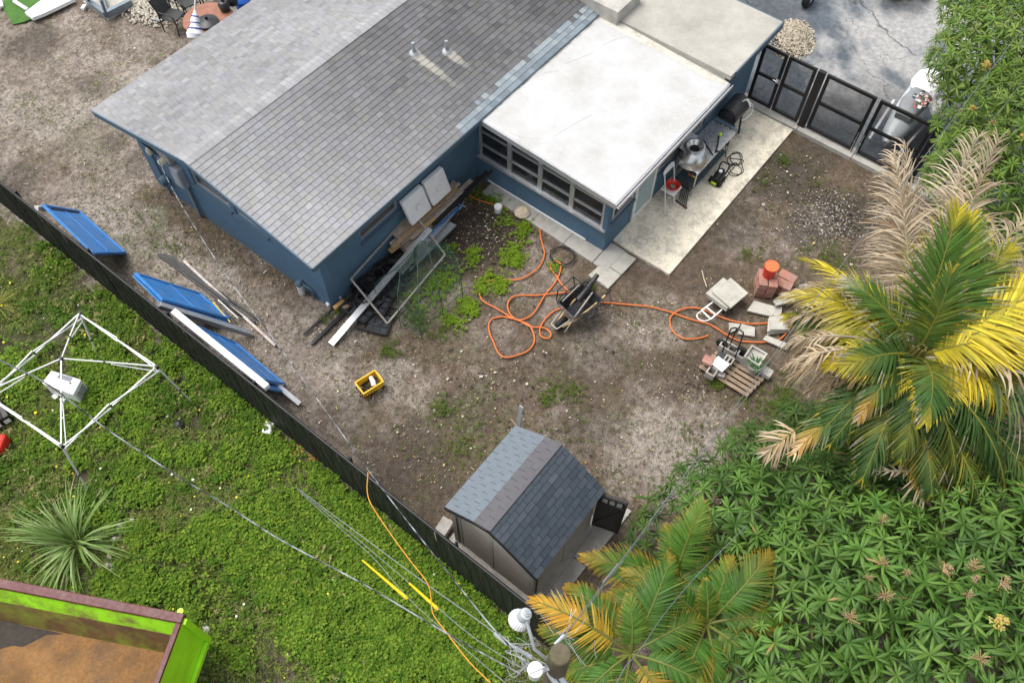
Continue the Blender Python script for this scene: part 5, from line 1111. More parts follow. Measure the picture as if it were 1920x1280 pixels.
# ------------------------------------------------------------------ lime green dump trailer
m_rustwall = M('rusty_wall', (.15, .075, .038), .8, var=.35, scale=2, dirt=(.25, .33, .02), damt=.75, dscale=1.8, bump=.3, fine=.15)
ra_, rb_ = at(340, 1158, 1.9), at(-12, 1090, 1.9); u = V3((rb_.x-ra_.x, rb_.y-ra_.y, 0)).normalized(); e = at(300, 1280, 1.9); v = V3((e.x-ra_.x, e.y-ra_.y, 0)); v = (v-u*v.dot(u)).normalized()
def T(a, c, z): return ra_+u*a+v*c+V3((0, 0, z-1.9))
LU, LV, TOP, FLO, BOT = 5.2, 2.5, 1.9, .82, .45
tr = thing('dump_trailer', 'lime green dumpster trailer with a rusty empty bed at the lower left', 'dumpster', T(2.5, 1.2, 0)-V3((0, 0, 0)))
tr.location.z = 0
b = MB(); b.hexa([T(.05, .06, FLO-.06), T(LU, .06, FLO-.06), T(LU, LV-.06, FLO-.06), T(.05, LV-.06, FLO-.06), T(.05, .06, FLO), T(LU, .06, FLO), T(LU, LV-.06, FLO), T(.05, LV-.06, FLO)]); obj('bed_floor', b, m_rust, tr)
def wallq(p0, p1, z0, z1, th, m, name, lab=None):
    b = MB(); b.beam(p0+V3((0, 0, (z0+z1)/2)), p1+V3((0, 0, (z0+z1)/2)), th, z1-z0); return obj(name, b, m, tr, label=lab)
g0 = lambda a, c: T(a, c, 0)

def slope(p, m, name, lab=None): b = MB(); b.slab(p, .03); return obj(name, b, m, tr, label=lab)
slope([T(.39, .42, FLO), T(LU, .42, FLO), T(LU, .22, 1.48), T(.17, .22, 1.48)], m_rustwall, 'side_wall', 'rusty lower side wall')
slope([T(.17, .216, 1.482), T(LU, .216, 1.482), T(LU, .09, TOP-.12), T(.06, .09, TOP-.12)], m_limerust, 'side_wall', 'worn green side wall')
slope([T(.39, .42, FLO), T(.39, LV-.4, FLO), T(.06, LV-.06, TOP-.1), T(.06, .09, TOP-.1)], m_rustwall, 'end_wall', 'rusty inner end wall')
wallq(g0(.06, LV-.06), g0(LU, LV-.06), BOT, TOP-.12, .05, m_lime, 'side_wall'); wallq(g0(LU-.02, .0), g0(LU-.02, LV), BOT, TOP-.1, .05, m_limerust, 'end_wall')
wallq(g0(.025, .02), g0(.025, LV-.02), BOT+.06, TOP-.06, .04, m_lime, 'end_wall', 'bright lime green end panel')
b = MB(); b.beam(T(-.02, 0, TOP-.06), T(LU, 0, TOP-.06), .15, .12); obj('top_rail', b, m_redrail, tr, bevel=.01)
b = MB(); b.beam(T(.02, .08, TOP-.03), T(.02, LV, TOP-.03), .09, .06); obj('top_rail', b, m_redrail, tr, bevel=.01)
for a, c, z0, z1 in ((-.035, .03, BOT, TOP-.07), (-.035, LV-.03, BOT, TOP-.07)): b = MB(); b.beam(T(a, c, z0), T(a, c, z1), .1, .07, up=u); obj('corner_post', b, m_lime, tr, bevel=.008)
b = MB(); b.beam(T(-.035, .085, BOT+.06), T(-.035, LV-.085, BOT+.06), .07, .12); obj('bottom_rail', b, m_lime, tr, bevel=.008)
b = MB(); b.beam(T(1.2, .35, FLO+.004), T(LU, .35, FLO+.004), .3, .004); obj('wet_stain', b, M('wet_rust', (.045, .035, .026), .25, var=.3), tr) if False else None
b = MB(); pts = spline([T(2.3, .44, FLO+.003), T(2.6, .43, FLO+.003), T(3.0, .43, FLO+.003), T(LU-.1, .43, FLO+.003), T(LU-.1, 1.5, FLO+.003), T(3.9, 1.25, FLO+.003), T(3.5, 1.0, FLO+.003), T(3.1, .78, FLO+.003), T(2.9, .75, FLO+.003), T(2.6, .5, FLO+.003)], 4)
b.add(pts, [tuple(range(len(pts)))]); me = b.mesh('wet_stain')
o = obj('puddle', me, M('wet_rust', (.035, .027, .02), .75, var=.3), tr)
for k in range(2):
    b = MB(); b.beam(T(.6+k*3.6, .2, .25), T(.6+k*3.6, LV-.2, .25), .12, .5); obj('axle', b, m_black, tr)
b = MB(); b.lathe(T(.1, -.12, 1.75), [(0, -.05), (.05, -.05), (.05, .05), (0, .05)], 12); obj('lug', b, m_lime, tr)
# rubble by the grass clump
stm = []
for k in range(4):
    b = MB(); b.lathe((0, 0, 0), [(0, -.03), (.07, -.02), (.085+.02*(k % 2), .02), (.05, .06), (0, .07)], 6+k % 3); me = b.mesh('rubble_stone'); me.materials.append(m_stone); stm.append(me)
for (px, py, sx, sy, n_) in ((235, 990, 14, 16, 22), (212, 1075, 10, 16, 16), (1380, 0, 0, 0, 0), (385, 1182, 5, 4, 2), (175, 935, 5, 4, 2), (190, 1000, 20, 14, 6)):
    for _ in range(n_):
        q = at(random.gauss(px, sx), random.gauss(py, sy), 0)
        o = link('rubble_stone', random.choice(stm), None, None, (q.x, q.y, random.uniform(0, .03)), (random.uniform(-.5, .5), random.uniform(-.5, .5), random.random()*6), random.uniform(.3, .75))
        tag(o, 'small white rubble stone lying in the weeds near the spiky grass clump', 'stone', 'white rubble stones on the lawn')
# ------------------------------------------------------------------ utility pole, lamp and overhead lines
PX, PY, PZ = 1.52, .58, 8.0
up_ = thing('utility_pole', 'weathered wooden utility pole with a street lamp and tangled wires', 'utility pole', (PX, PY, 0))
b = MB(); b.tube([(PX, PY, -.2), (PX, PY, 4), (PX, PY, PZ)], [.16, .13, .1], 28, cap=False); b.lathe((PX, PY, PZ), [(.1, -.002), (.09, .012), (.05, .02), (0, .006)], 28); obj('shaft', b, m_pole, up_)
L0, L1 = at(1002, 1216, 7.6), at(984, 1152, 7.75)
b = MB(); b.tube([V3((PX, PY, 7.35)), L0.lerp(V3((PX, PY, 7.4)), .35), L0, L1], .018, 12); arm = obj('lamp_arm', b, m_galv, up_)
m_lampg = M('lamp_grey', (.5, .53, .55), .4, .3, var=.08)
b = MB(); lm = (Z*1.0+_rt*.42+V3((.1, .1, 0))).to_track_quat('Z', 'Y').to_matrix(); b.lathe(L1+V3((.0, .0, .0)), [(0, .07), (.036, .07), (.04, .042), (.058, .035), (.06, -.045), (.045, -.07), (0, -.07)], 24, m=lm); obj('lamp_housing', b, m_lampg, up_)
b = MB(); b.lathe(L1, [(0, .088), (.024, .088), (.026, .07)], 16, m=lm); obj('photocell', b, m_galv, up_)
b = MB(); prof = [(.058, -.056), (.09, -.09), (.108, -.14), (.104, -.165)]; vs = []; nn_ = 48
for r_, z_ in prof:
    for k in range(nn_): th = 2*math.pi*k/nn_; rr = r_*(1+(.035 if k % 2 else -.02)); vs.append(L1+lm@V3((rr*math.cos(th), rr*math.sin(th), z_)))
b.add(vs, [(i*nn_+k, i*nn_+(k+1) % nn_, (i+1)*nn_+(k+1) % nn_, (i+1)*nn_+k) for i in range(3) for k in range(nn_)]); obj('lamp_refractor', b, M('ribbed_lens', (.62, .63, .62), .3, var=.05), up_)
DR = at(1004, 1254, 7.85); b = MB(); b.lathe(DR, [(0, .01), (.062, .008), (.073, -.004), (.073, -.04), (.066, -.05), (.062, -.24), (0, -.24)], 32); obj('drum_cap', b, m_wplastic, up_)
b = MB(); b.beam(DR+V3((-.02, .0, -.2)), V3((PX, PY, 7.6)), .05, .05); b.beam(DR+V3((-.06, .02, .02)), DR+V3((.06, -.05, .02)), .012, .02); obj('bracket', b, m_galv, up_)
b = MB()
for k in range(26):                                                    # loose tie wires around the pole head
    a = at(random.uniform(955, 1000), random.uniform(1195, 1265), random.uniform(7.1, 7.8)); c = at(random.uniform(945, 1010), random.uniform(1190, 1275), random.uniform(7.0, 7.9)); mid = (a+c)/2+V3((random.gauss(0, .08), random.gauss(0, .08), random.gauss(0, .1)))
    b.tube(spline([a, mid, c], 5), .0025, 5)
for k in range(16):
    a = at(random.gauss(1068, 14), random.gauss(1190, 12), 7.6); c = a+V3((random.gauss(0, .13), random.gauss(0, .13), random.gauss(0, .1))); b.tube(spline([a, (a+c)/2+V3((0, 0, random.gauss(0, .08))), c], 4), .0025, 5)
obj('tie_wire', b, m_galv, up_)
b = MB(); b.tube([V3((PX, PY, 7.7)), at(1042, 1206, 7.7), at(1058, 1190, 7.7)], .02); obj('clamp', b, m_galv, up_)
b = MB(); b.tube(spline([at(1050, 1290, 7.3), at(1030, 1260, 7.4), at(1042, 1258, 7.4), at(1062, 1285, 7.3)], 4), .03, 8); obj('strap', b, m_lampg, up_)
def wire(name, pts, zs, r, m, label, cat='cable', group=None, n=6):
    P = [at(px, py, z) for (px, py), z in zip(pts, zs)]; sp_ = spline(P, 6)
    b = MB(); b.tube(sp_, r, n); return solo(name, b, m, label, cat, group)
def zz(a, c, n, sag=.3): return [lerp(a, c, i/(n-1))-sag*math.sin(math.pi*i/(n-1)) for i in range(n)]
m_dullwire = M('dull_wire', (.15, .16, .165), .6, .2)
m_alucab = M('bare_cable', (.3, .32, .33), .5, .3, var=.35, scale=30)
m_twist = bpy.data.materials.new('twisted_cable'); m_twist.use_nodes = True
t_ = m_twist.node_tree; w_n = N(t_, 'ShaderNodeTexNoise'); w_n.inputs['Scale'].default_value = 5; w_n.inputs['Detail'].default_value = 2; cr_n = N(t_, 'ShaderNodeValToRGB'); tcn = N(t_, 'ShaderNodeTexCoord')
t_.links.new(tcn.outputs['Object'], w_n.inputs['Vector']); t_.links.new(w_n.outputs['Fac'], cr_n.inputs[0]); cr_n.color_ramp.elements[0].position = .4; cr_n.color_ramp.elements[1].position = .65
cr_n.color_ramp.elements[0].color = (.02, .02, .022, 1); cr_n.color_ramp.elements[1].color = (.34, .36, .38, 1); t_.links.new(cr_n.outputs[0], t_.nodes['Principled BSDF'].inputs['Base Color'])
pts = [(0, 675), (92, 722), (190, 797), (330, 890), (430, 950), (520, 1008), (640, 1072), (700, 1105), (828, 1181), (925, 1235), (975, 1262)]
wire('overhead_cable', [(-120, 610)]+pts, zz(8.5, 7.6, 12, 1.6), .0085, m_twist, 'black and silver twisted overhead cable crossing the whole lawn to the pole')
pts = [(284, 272), (333, 372), (420, 510), (520, 645), (600, 755), (690, 880), (740, 946), (791, 1011), (850, 1085), (915, 1166), (960, 1215), (1000, 1262)]
wire('service_drop', pts, [2.05, 2.6, 3.1, 3.7, 4.2, 4.8, 5.2, 5.6, 6.1, 6.7, 7.2, 7.6], .0085, m_twist, 'service cable running from the west wall of the house over the fence to the pole')
wire('guy_wire', [(551, 910), (640, 976), (780, 1080), (900, 1165), (942, 1198), (996, 1230), (1024, 1245)], [.0, 1.4, 3.6, 5.7, 6.4, 7.4, 7.7], .007, m_alucab, 'upper thick guy wire rising from the lawn to the pole', 'guy wire', 'guy wires of the pole')
b = MB(); b.tube([at(930, 1188, 6.22), at(950, 1204, 6.58)], [.03, .03], 10); b.tube([at(950, 1204, 6.58), at(996, 1231, 7.4)], .02, 10); obj('insulator', b, m_lampg, up_)
wire('guy_wire', [(553, 913), (640, 984), (768, 1093), (870, 1180), (932, 1223), (985, 1255)], [.0, 1.4, 3.5, 5.4, 6.5, 7.4], .005, m_alucab, 'middle thin guy wire rising from the lawn to the pole', 'guy wire', 'guy wires of the pole')
wire('guy_wire', [(556, 917), (640, 992), (700, 1045), (765, 1120), (860, 1205), (960, 1290)], [.0, 1.4, 2.4, 3.6, 5.3, 7.0], .004, m_galv, 'lowest guy wire passing through the yellow guards', 'guy wire', 'guy wires of the pole')
for a, c, za, zc, l in (((680, 1050), (762, 1120), 2.0, 3.55, 'long yellow plastic guard on the lowest guy wire'), ((768, 1093), (820, 1140), 3.5, 4.45, 'short yellow plastic guard on the middle guy wire')):
    b = MB(); b.tube([at(*a, za), at(*c, zc)], [.015, .024], 10); solo('guy_guard', b, m_ygreen, l, 'guard', 'yellow guy wire guards')
wire('orange_wire', [(690, 885), (690, 930), (715, 975), (765, 1045), (800, 1090), (808, 1120), (812, 1150), (835, 1182), (880, 1240), (925, 1285), (960, 1330)], zz(4.8, 7, 11, .2), .007, M('faded_orange', (.6, .27, .03), .6), 'thin orange wire dangling from the service cable over the weeds', 'wire')
wire('phone_line', [(1040, 1215), (1060, 1188), (1098, 1138), (1180, 1030), (1250, 935), (1350, 800), (1480, 625), (1600, 468), (1740, 285), (1920, 50), (2000, -55)], zz(7.75, 7.4, 11, .7), .0045, m_dullwire, 'grey phone line running from the pole up past the palms to the mango tree')
wire('phone_line', [(1055, 1195), (1100, 1140), (1200, 1008), (1290, 890), (1400, 745), (1500, 620), (1640, 470), (1777, 336), (1831, 265), (1920, 150), (2000, 50)], zz(7.6, 7.0, 11, .8), .0032, m_dullwire, 'thinner grey line running beside the main phone line to the mango tree')
b = MB(); b.tube([at(1130, 1093, 7.55), at(1160, 1056, 7.52)], .011, 8); solo('cable_splice', b, m_dullwire, 'grey splice clamp on the phone line above the yellow palm leaf', 'clamp')
P_ = [V3((PX, PY, 6.3)), at(1110, 1345, 6.3), at(1150, 1290, 6.35), at(1172, 1250, 6.3), at(1190, 1230, 6.2), at(1212, 1200, 6.0), at(1235, 1165, 5.7), at(1262, 1130, 5.3), at(1310, 1075, 4.8), at(1400, 985, 4.2)]
b = MB(); b.tube(spline(P_, 6), .0065, 6); solo('service_cable', b, m_dullwire, 'grey cable from the pole passing over the small palms at the bottom edge', 'cable')
b = MB(); b.tube([at(1178, 1250, 3.0), at(1192, 1300, 2.2)], .02, 8); solo('orange_stake', b, M('orange_stake', (.75, .3, .03), .5), 'orange stake at the bottom edge under the small palm', 'stake')
# ------------------------------------------------------------------ behind the house (top left)
def zp(x, y, z=0): return at(x/4.0, y/4.0, z)                          # enlarged view of the top left corner
b = MB(); b.slab([zp(*p, .03) for p in ((30, -30), (20, 60), (95, 185), (180, 165), (330, 100), (480, 20), (500, -60), (120, -60))], .03); solo('turf_mat', b, m_turf, 'green artificial turf mat on the ground in the top left corner', 'mat')
b = MB(); b.slab([zp(*p, .16) for p in ((185, 95), (240, 135), (330, 100), (560, -10), (500, -60), (310, 0))], .1); solo('white_sheet', b, m_conc if False else m_foam, 'long white slab lying on the green turf mat', 'slab')
b = MB(); b.slab([zp(*p, .12) for p in ((90, 10), (115, 0), (210, 60), (190, 72))], .06); solo('white_strip', b, m_white, 'narrow white strip on the turf mat left of the white slab', 'strip')
b = MB(); b.slab([zp(*p, .1) for p in ((-20, 10), (10, 5), (25, 40), (-20, 60))], .06); solo('white_strip', b, m_white, 'white corner piece at the left edge above the turf mat', 'strip')
tbf = thing('steel_stand', 'grey steel stand on a pale slab behind the house', 'stand', zp(800, 60))
b = MB(); b.slab([zp(*p, .06) for p in ((620, 10), (810, 142), (1000, 30), (900, -80))], .08); obj('base', b, m_slab, tbf)
m_gst = M('grey_steel', (.19, .23, .26), .5, .2)
for a, c in (((660, 10), (795, 110)), ((795, 110), (985, 15)), ((745, -30), (800, 100)), ((800, 100), (760, -20))): b = MB(); b.beam(zp(*a, .16), zp(*c, .16), .13, .18); obj('bar', b, m_gst, tbf)
for a in ((665, 12), (795, 106)): b = MB(); b.beam(zp(*a, .2), zp(a[0]-40, a[1]-110, .9), .07, .07); obj('leg', b, m_gst, tbf)
b = MB(); b.obox(zp(630, 58, .03), (.18, .1, .08), .5); solo('white_block', b, m_white, 'small white block on the dirt beside the steel stand', 'block')
def stones(name, px, py, sx, sy, n_, cols, label, hmax=.22, smin=.02, smax=.05):
    vs = []; fs = []; cs = []
    q0 = at(px, py, 0)
    for k in range(n_):
        gx, gy = random.gauss(0, 1), random.gauss(0, 1)
        if gx*gx+gy*gy > 4: continue
        q = at(px+gx*sx, py+gy*sy, 0); z = hmax*math.exp(-(gx*gx+gy*gy)*.55); s = random.uniform(smin, smax); n0 = len(vs); a = random.random()*6
        for t in range(4): vs.append((q.x+s*math.cos(a+t*1.57)*random.uniform(.7, 1.2), q.y+s*math.sin(a+t*1.57)*random.uniform(.7, 1.2), z+random.uniform(-.4, .2)*s))
        vs.append((q.x, q.y, z+s*.7)); fs += [(n0+t, n0+(t+1) % 4, n0+4) for t in range(4)]; c = random.choice(cols); cs += [c]*4
    me = np_mesh(name, vs, fs, np.array(cs)); o = link(name, me, m_gravel); return tag(o, label, 'stones', kind='stuff')
stones('pale_gravel_bed', 292, 12, 36, 20, 1500, [(.5, .46, .38), (.6, .56, .48), (.42, .38, .3)], 'pale gravel bed around the fire pot behind the house', .14)
stones('gravel_heap', 1486, 76, 22, 20, 2200, [(.42, .36, .27), (.5, .44, .34), (.3, .25, .19), (.55, .5, .4), (.2, .17, .13)], 'heap of tan stones by the corner of the concrete roof', .3)
stones('gravel_patch', 1555, 410, 40, 30, 1100, [(.2, .18, .16), (.14, .13, .12), (.4, .37, .33), (.1, .09, .085), (.26, .23, .2)], 'scattered grey gravel on the dark soil near the palm', .02, .008, .028)
b = MB(); b.lathe(zp(1205, 5, 0), [(0, 0), (.2, 0), (.3, .18), (.32, .3), (.28, .3), (.25, .2), (0, .18)], 26); solo('fire_pot', b, M('rusty_pot', (.07, .04, .03), .8, var=.3), 'round dark rusty fire pot on the pale gravel bed', 'pot')
# table group
tq = zp(1560, 140, .74); tt = thing('patio_table', 'round reddish patio table half hidden by the roof edge', 'table', (tq.x, tq.y, 0))
b = MB(); b.lathe((tq.x, tq.y, .7), [(0, 0), (.66, 0), (.68, .02), (.66, .04), (0, .04)], 40); obj('tabletop', b, m_terra, tt); b = MB(); b.lathe((tq.x, tq.y, 0), [(.32, 0), (.3, .03), (.05, .06), (.05, .7)], 18); obj('base', b, m_black, tt)
def seat(px, py, az, label):
    q = zp(px, py, 0); t = thing('garden_chair', label, 'chair', (q.x, q.y, 0), 'black chairs round the reddish table', az)
    b = MB(); b.box((-.24, -.24, .42), (.24, .24, .45)); obj('seat', b, M('sling_fabric', (.06, .06, .058), .8) if 'sling_fabric' not in bpy.data.materials else bpy.data.materials['sling_fabric'], t, local=True)
    b = MB(); b.slab([(-.24, .22, .45), (.24, .22, .45), (.24, .36, .95), (-.24, .36, .95)], .025); obj('backrest', b, bpy.data.materials['sling_fabric'], t, local=True)
    for s in (-.26, .26):
        b = MB(); b.tube(spline([(s, -.26, 0), (s, -.26, .62), (s, .2, .66), (s, .38, .97)], 4), .018); obj('leg', b, m_black, t, local=True)
        b = MB(); b.tube([(s, .24, 0), (s, .22, .66)], .018); obj('leg', b, m_black, t, local=True)
    return t
az0 = lambda px, py: math.atan2(tq.y-zp(px, py).y, tq.x-zp(px, py).x)+math.pi/2
seat(1330, 215, az0(1330, 215), 'black garden chair left of the folded white parasol')
seat(1440, 110, az0(1440, 110), 'black garden chair behind the folded white parasol')
seat(1610, 15, az0(1610, 15), 'black garden chair on the far side of the reddish table')
pq = zp(1470, 270, .0); um = thing('folded_parasol', 'folded white parasol with blue bands leaning at the patio table', 'parasol', zp(1480, 220, 0))
a_, c_ = zp(1465, 290, .85), zp(1462, 80, 1.35); 
b = MB(); L_ = [a_.lerp(c_, k/6) for k in range(7)]; b.tube(L_, [.2, .23, .17, .11, .12, .07, .03], 10); obj('canopy', b, m_cloth, um)
for k, r_ in ((.35, .185), (.55, .118), (.78, .1)): b = MB(); b.tube([a_.lerp(c_, k), a_.lerp(c_, k+.035)], r_, 10); obj('band', b, m_bluecloth, um)
b = MB(); b.tube([c_, zp(1464, -60, 1.75)], .02); obj('pole', b, m_white, um)
for px, py, r_, l in ((1560, 175, .3, 'black round grill cover with a knob beside the parasol'), (1690, 75, .16, 'tall dark pot standing on the far end of the reddish table'), (1750, 30, .16, 'grey round pot behind the tall dark pot')):
    q = zp(px, py, .75); b = MB(); b.lathe(q, [(r_, 0), (r_*.97, .06), (r_*.5, .12), (.04, .14), (.035, .22), (0, .225)] if r_ > .2 else [(r_*.8, 0), (r_, .16), (r_*.7, .26), (r_*.3, .28), (r_*.28, .42), (0, .43)], 26); solo('dark_pot', b, m_blackpl, l, 'pot', 'dark pots on the reddish table')
b = MB(); q = zp(1820, 20, .5); b.lathe(q, [(0, -.4), (.2, -.4), (.22, .1), (.15, .18), (0, .2)], 12); b.tube(spline([q+V3((-.18, 0, .15)), q+V3((0, .1, .3)), q+V3((.2, 0, .15))], 5), .03); solo('blue_bag', b, m_blueplas, 'blue plastic bag at the roof edge behind the dark pots', 'bag')
q = zp(1205, 165, 0); b = MB(); b.beam(q+V3((-.1, .1, .1)), q+Z*.02, .06, .02); b.beam(q+V3((.12, .05, .1)), q+Z*.02, .06, .02); solo('bent_scrap', b, m_galv, 'bent grey metal scrap on the edge of the pale gravel bed', 'scrap')
# ------------------------------------------------------------------ driveway things (top right)
vh = thing('white_vehicle', 'white rounded fibreglass vehicle with pink flowers on it behind the black gate', 'vehicle', at(1690, 260, 0))
def DV(x, y, z): return at(1370+x/4.0, 40+y/4.0, z)
def loft(secs, n=16):
    b = MB(); vs = []
    for c, ax_, up__, ru, rv in secs:
        for k in range(n):
            th = 2*math.pi*k/n; cx, sx = math.cos(th), math.sin(th)
            vs.append(c+ax_*(ru*math.copysign(abs(cx)**.7, cx))+up__*(rv*math.copysign(abs(sx)**.7, sx)))
    m_ = len(secs); b.add(vs, [(i*n+k, i*n+(k+1) % n, (i+1)*n+(k+1) % n, (i+1)*n+k) for i in range(m_-1) for k in range(n)], None, True); b.add(vs[:n], [tuple(range(n-1, -1, -1))]); b.add(vs[-n:], [tuple(range(n))]); b.sharp = R(50); return b
m_gel = M('white_gelcoat', (.5, .54, .56), .25, var=.05, coat=.3)
f0, f1 = DV(1500, 470, .95), DV(1180, 900, .35); dd = V3((f1.x-f0.x, f1.y-f0.y, 0)).normalized(); sx_ = V3((-dd.y, dd.x, 0))
dmax = min(2.5, (f0.x-17.62)/max(.05, -dd.x)); lm_ = dmax/2.5
b = loft([(f0-dd*.18+Z*.0, sx_, Z, .16, .1), (f0, sx_, Z, .34, .22), (f0+dd*.35*lm_, sx_, Z, .37, .27), (f0+dd*.8*lm_-Z*.12, sx_, Z, .38, .3), (f0+dd*1.4*lm_-Z*.25, sx_, Z, .35, .27), (f0+dd*2.1*lm_-Z*.4, sx_, Z, .25, .2), (f0+dd*2.5*lm_-Z*.45, sx_, Z, .06, .08)]); obj('hull', b, m_gel, vh)
b = loft([(f0-dd*.1+Z*.26, sx_, Z, .25, .06), (f0+dd*.12+Z*.28, sx_, Z, .38, .1), (f0+dd*.5+Z*.26, sx_, Z, .4, .1), (f0+dd*.72+Z*.2, sx_, Z, .3, .05)]); obj('hatch', b, m_wplastic, vh)
b = loft([(f0+dd*.8*lm_+Z*.2, sx_, Z, .25, .08), (f0+dd*1.3*lm_+Z*.12, sx_, Z, .3, .14), (f0+dd*1.8*lm_-Z*.05, sx_, Z, .2, .1)]); obj('seat', b, M('grey_seat', (.22, .23, .24), .6), vh)
for s in (1, -1): b = MB(); b.beam(f0+dd*.9*lm_+sx_*.5*s-Z*.3, f0+dd*dmax*.97+sx_*.4*s-Z*.6, .06, .06); obj('trailer_bar', b, m_alu, vh)
b = MB()
for s in (1, -1): b.tube([DV(1590+s*42, 440, .9), DV(1590+s*42+20, 330, 1.2)], .02)
b.tube([DV(1568, 330, 1.2), DV(1652, 330, 1.2)], .02); solo('black_handlebar', b, m_black, 'black tubular handle standing on the driveway beside the white vehicle', 'handle')
fl = thing('flower_bunch', 'bunch of pink, red and white flowers lying on the white vehicle', 'flowers', DV(1450, 590, 1.3))
fb = MB()
for k in range(70):
    q = DV(random.gauss(1450, 38), random.gauss(590, 26), 1.32+random.uniform(0, .14)); a = random.random()*6; s = random.uniform(.03, .06); c = random.choice([(.6, .12, .12), (.7, .4, .38), (.75, .7, .66), (.08, .14, .07), (.75, .72, .7), (.06, .09, .08)])
    fb.slab([q+V3((math.cos(a+i*1.26)*s, math.sin(a+i*1.26)*s, random.uniform(-.02, .03))) for i in range(5)], .006, c)
obj('petals', fb, m_litter, fl)
for k in range(9):
    q = DV(1545+random.uniform(-60, 60), 660+random.uniform(-50, 60), 1.0+random.uniform(0, .3)); a = random.uniform(-.4, .4)+YAW; b = MB(); b.slab([q, q+V3((math.cos(a)*.45, math.sin(a)*.45, .05)), q+V3((math.cos(a)*.47-.05, math.sin(a)*.47+.06, .07)), q+V3((-.06, .08, .02))], .012)
    solo('plastic_strip', b, m_wplastic, 'loose white plastic strip under the mango leaves by the white vehicle', 'strip', 'white plastic strips by the white vehicle')
q = at(1519, -6, .3); ty = thing('car_wheel', 'black car tyre at the top edge on the driveway', 'wheel', (q.x, q.y, 0))
b = MB(); b.lathe((q.x, q.y, .32), [(.19, -.1), (.3, -.1), (.33, -.06), (.33, .06), (.3, .1), (.19, .1)], 28, m=Matrix.Rotation(R(90), 3, 'X')@Matrix.Rotation(0, 3, 'Z')); tyo = obj('tyre', b, m_rubber, ty); b = MB(); b.lathe((q.x, q.y, .32), [(0, -.07), (.19, -.08), (.19, .08), (0, .07)], 24, m=Matrix.Rotation(R(90), 3, 'X')); obj('rim', b, m_alu, ty)
# ------------------------------------------------------------------ foliage generators
def col_mix(a, b, t): return tuple(lerp(x, y, t) for x, y in zip(a, b))
G_DK, G_MD, G_LT = (.04, .1, .025), (.075, .165, .03), (.17, .26, .035)
YEL, ORA, BRN, DEAD, PALE_ = (.66, .5, .03), (.48, .24, .02), (.2, .12, .06), (.4, .31, .2), (.56, .48, .36)
def frond_arrays(base, az, el, L, droop, pal, n=64, wid=.62, twist=0.0, dead=0.0, s0=.16, hang=.5, lw=.029, sweep=0.0, vfold=.25, broken=None):
    """pal(s, t) -> colour along the frond s and along the leaflet t"""
    K = 26; p = V3(base); pts = [p.copy()]; tans = []; e = el; a = az
    for k in range(K):
        s = k/K; e_ = el-droop*(s**1.25); a_ = az+sweep*s
        if broken and s > broken[0]: e_ -= broken[1]
        d = V3((math.cos(a_)*math.cos(e_), math.sin(a_)*math.cos(e_), math.sin(e_))); tans.append(d); p = p+d*(L/K); pts.append(p.copy())
    tans.append(tans[-1])
    def P(s):
        f = min(s*K, K-1e-4); i = int(f); return pts[i].lerp(pts[i+1], f-i), tans[i]
    V = []; Fq = []; C = []
    for i in range(n):
        s = s0+(1-s0)*(i+.5)/n; c, d = P(s); x_ = (s-s0)/(1-s0)
        side0 = d.cross(V3((0, 0, 1)))
        if side0.length < .05: side0 = V3((-math.sin(az), math.cos(az), 0)).cross(V3((0, 0, 1)))
        side0.normalize(); upv = side0.cross(d).normalized()
        if twist: m = Matrix.Rotation(twist*s, 3, d); side0 = m@side0; upv = m@upv
        ln = wid*L*.5*min(1, .62+1.5*x_)*(1-.72*max(0, (x_-.35)/.65)**1.4)
        for sg in (1, -1):
            if random.random() < dead*.25+.03+(.25 if math.sin(i*.9+az*7)+math.sin(i*.37+L*5) > 1.35 else 0): continue
            r = random.random(); rb = random.uniform(.68, 1.22)
            fw = lerp(.5, 2.3, x_**1.4)+random.uniform(-.1, .1)
            q = (side0*sg+d*fw+upv*(vfold+random.uniform(-.12, .12))).normalized(); l = ln*random.uniform(.85, 1.1); hg = hang*random.uniform(.5, 1.5)
            if dead: q = (q+V3((random.gauss(0, .3), random.gauss(0, .3), random.gauss(-.1, .3)))*dead).normalized()
            w = lw*(1+.3*math.sin(math.pi*s))*random.uniform(.8, 1.15); n0 = len(V); pos = c.copy(); dq = q.copy(); rl = random.uniform(-.9, .9)
            S = 5
            for k in range(S+1):
                t = k/S; ww = (0.5, 1.0, .95, .75, .45, .04)[k]; wn = dq.cross(upv+side0*(rl*.5*sg))
                if wn.length < 1e-4: wn = side0.copy()
                wn = wn.normalized()*w*ww*.5
                V.append(pos+wn); V.append(pos-wn)
                if k < S:
                    Fq.append((n0+2*k, n0+2*k+1, n0+2*k+3, n0+2*k+2)); C.append(tuple(a_*rb for a_ in pal(s, (k+.5)/S, r)))
                    dq = (dq+V3((random.gauss(0, .1)*dead, random.gauss(0, .1)*dead, -hg*(.14+.22*t)*(1+dead*.8)))).normalized(); pos = pos+dq*(l/S)
    return V, Fq, C, pts
def frond(parent, base, az, el, L, droop, pal, rc=(.18, .17, .03), **k):
    V, Fq, C, pts = frond_arrays(base, az, el, L, droop, pal, **k)
    o0 = wloc(parent); V = np.array([tuple(v-o0) for v in V]); C = np.clip(np.array(C)*rng.uniform(.95, 1.05, (len(C), 1)), 0, .9)
    f = link('frond', np_mesh('frond', V, np.array(Fq), C), m_palm, parent)
    b = MB(); m_ = len(pts); b.tube(pts[::2]+[pts[-1]], [lerp(.026, .005, i/13) for i in range(len(pts[::2])+1)], 6, c=rc); me = b.mesh('midrib'); me.transform(Matrix.Translation(-o0)); link('midrib', me, m_palm, f)
    return f
DKG = (.055, .11, .022)
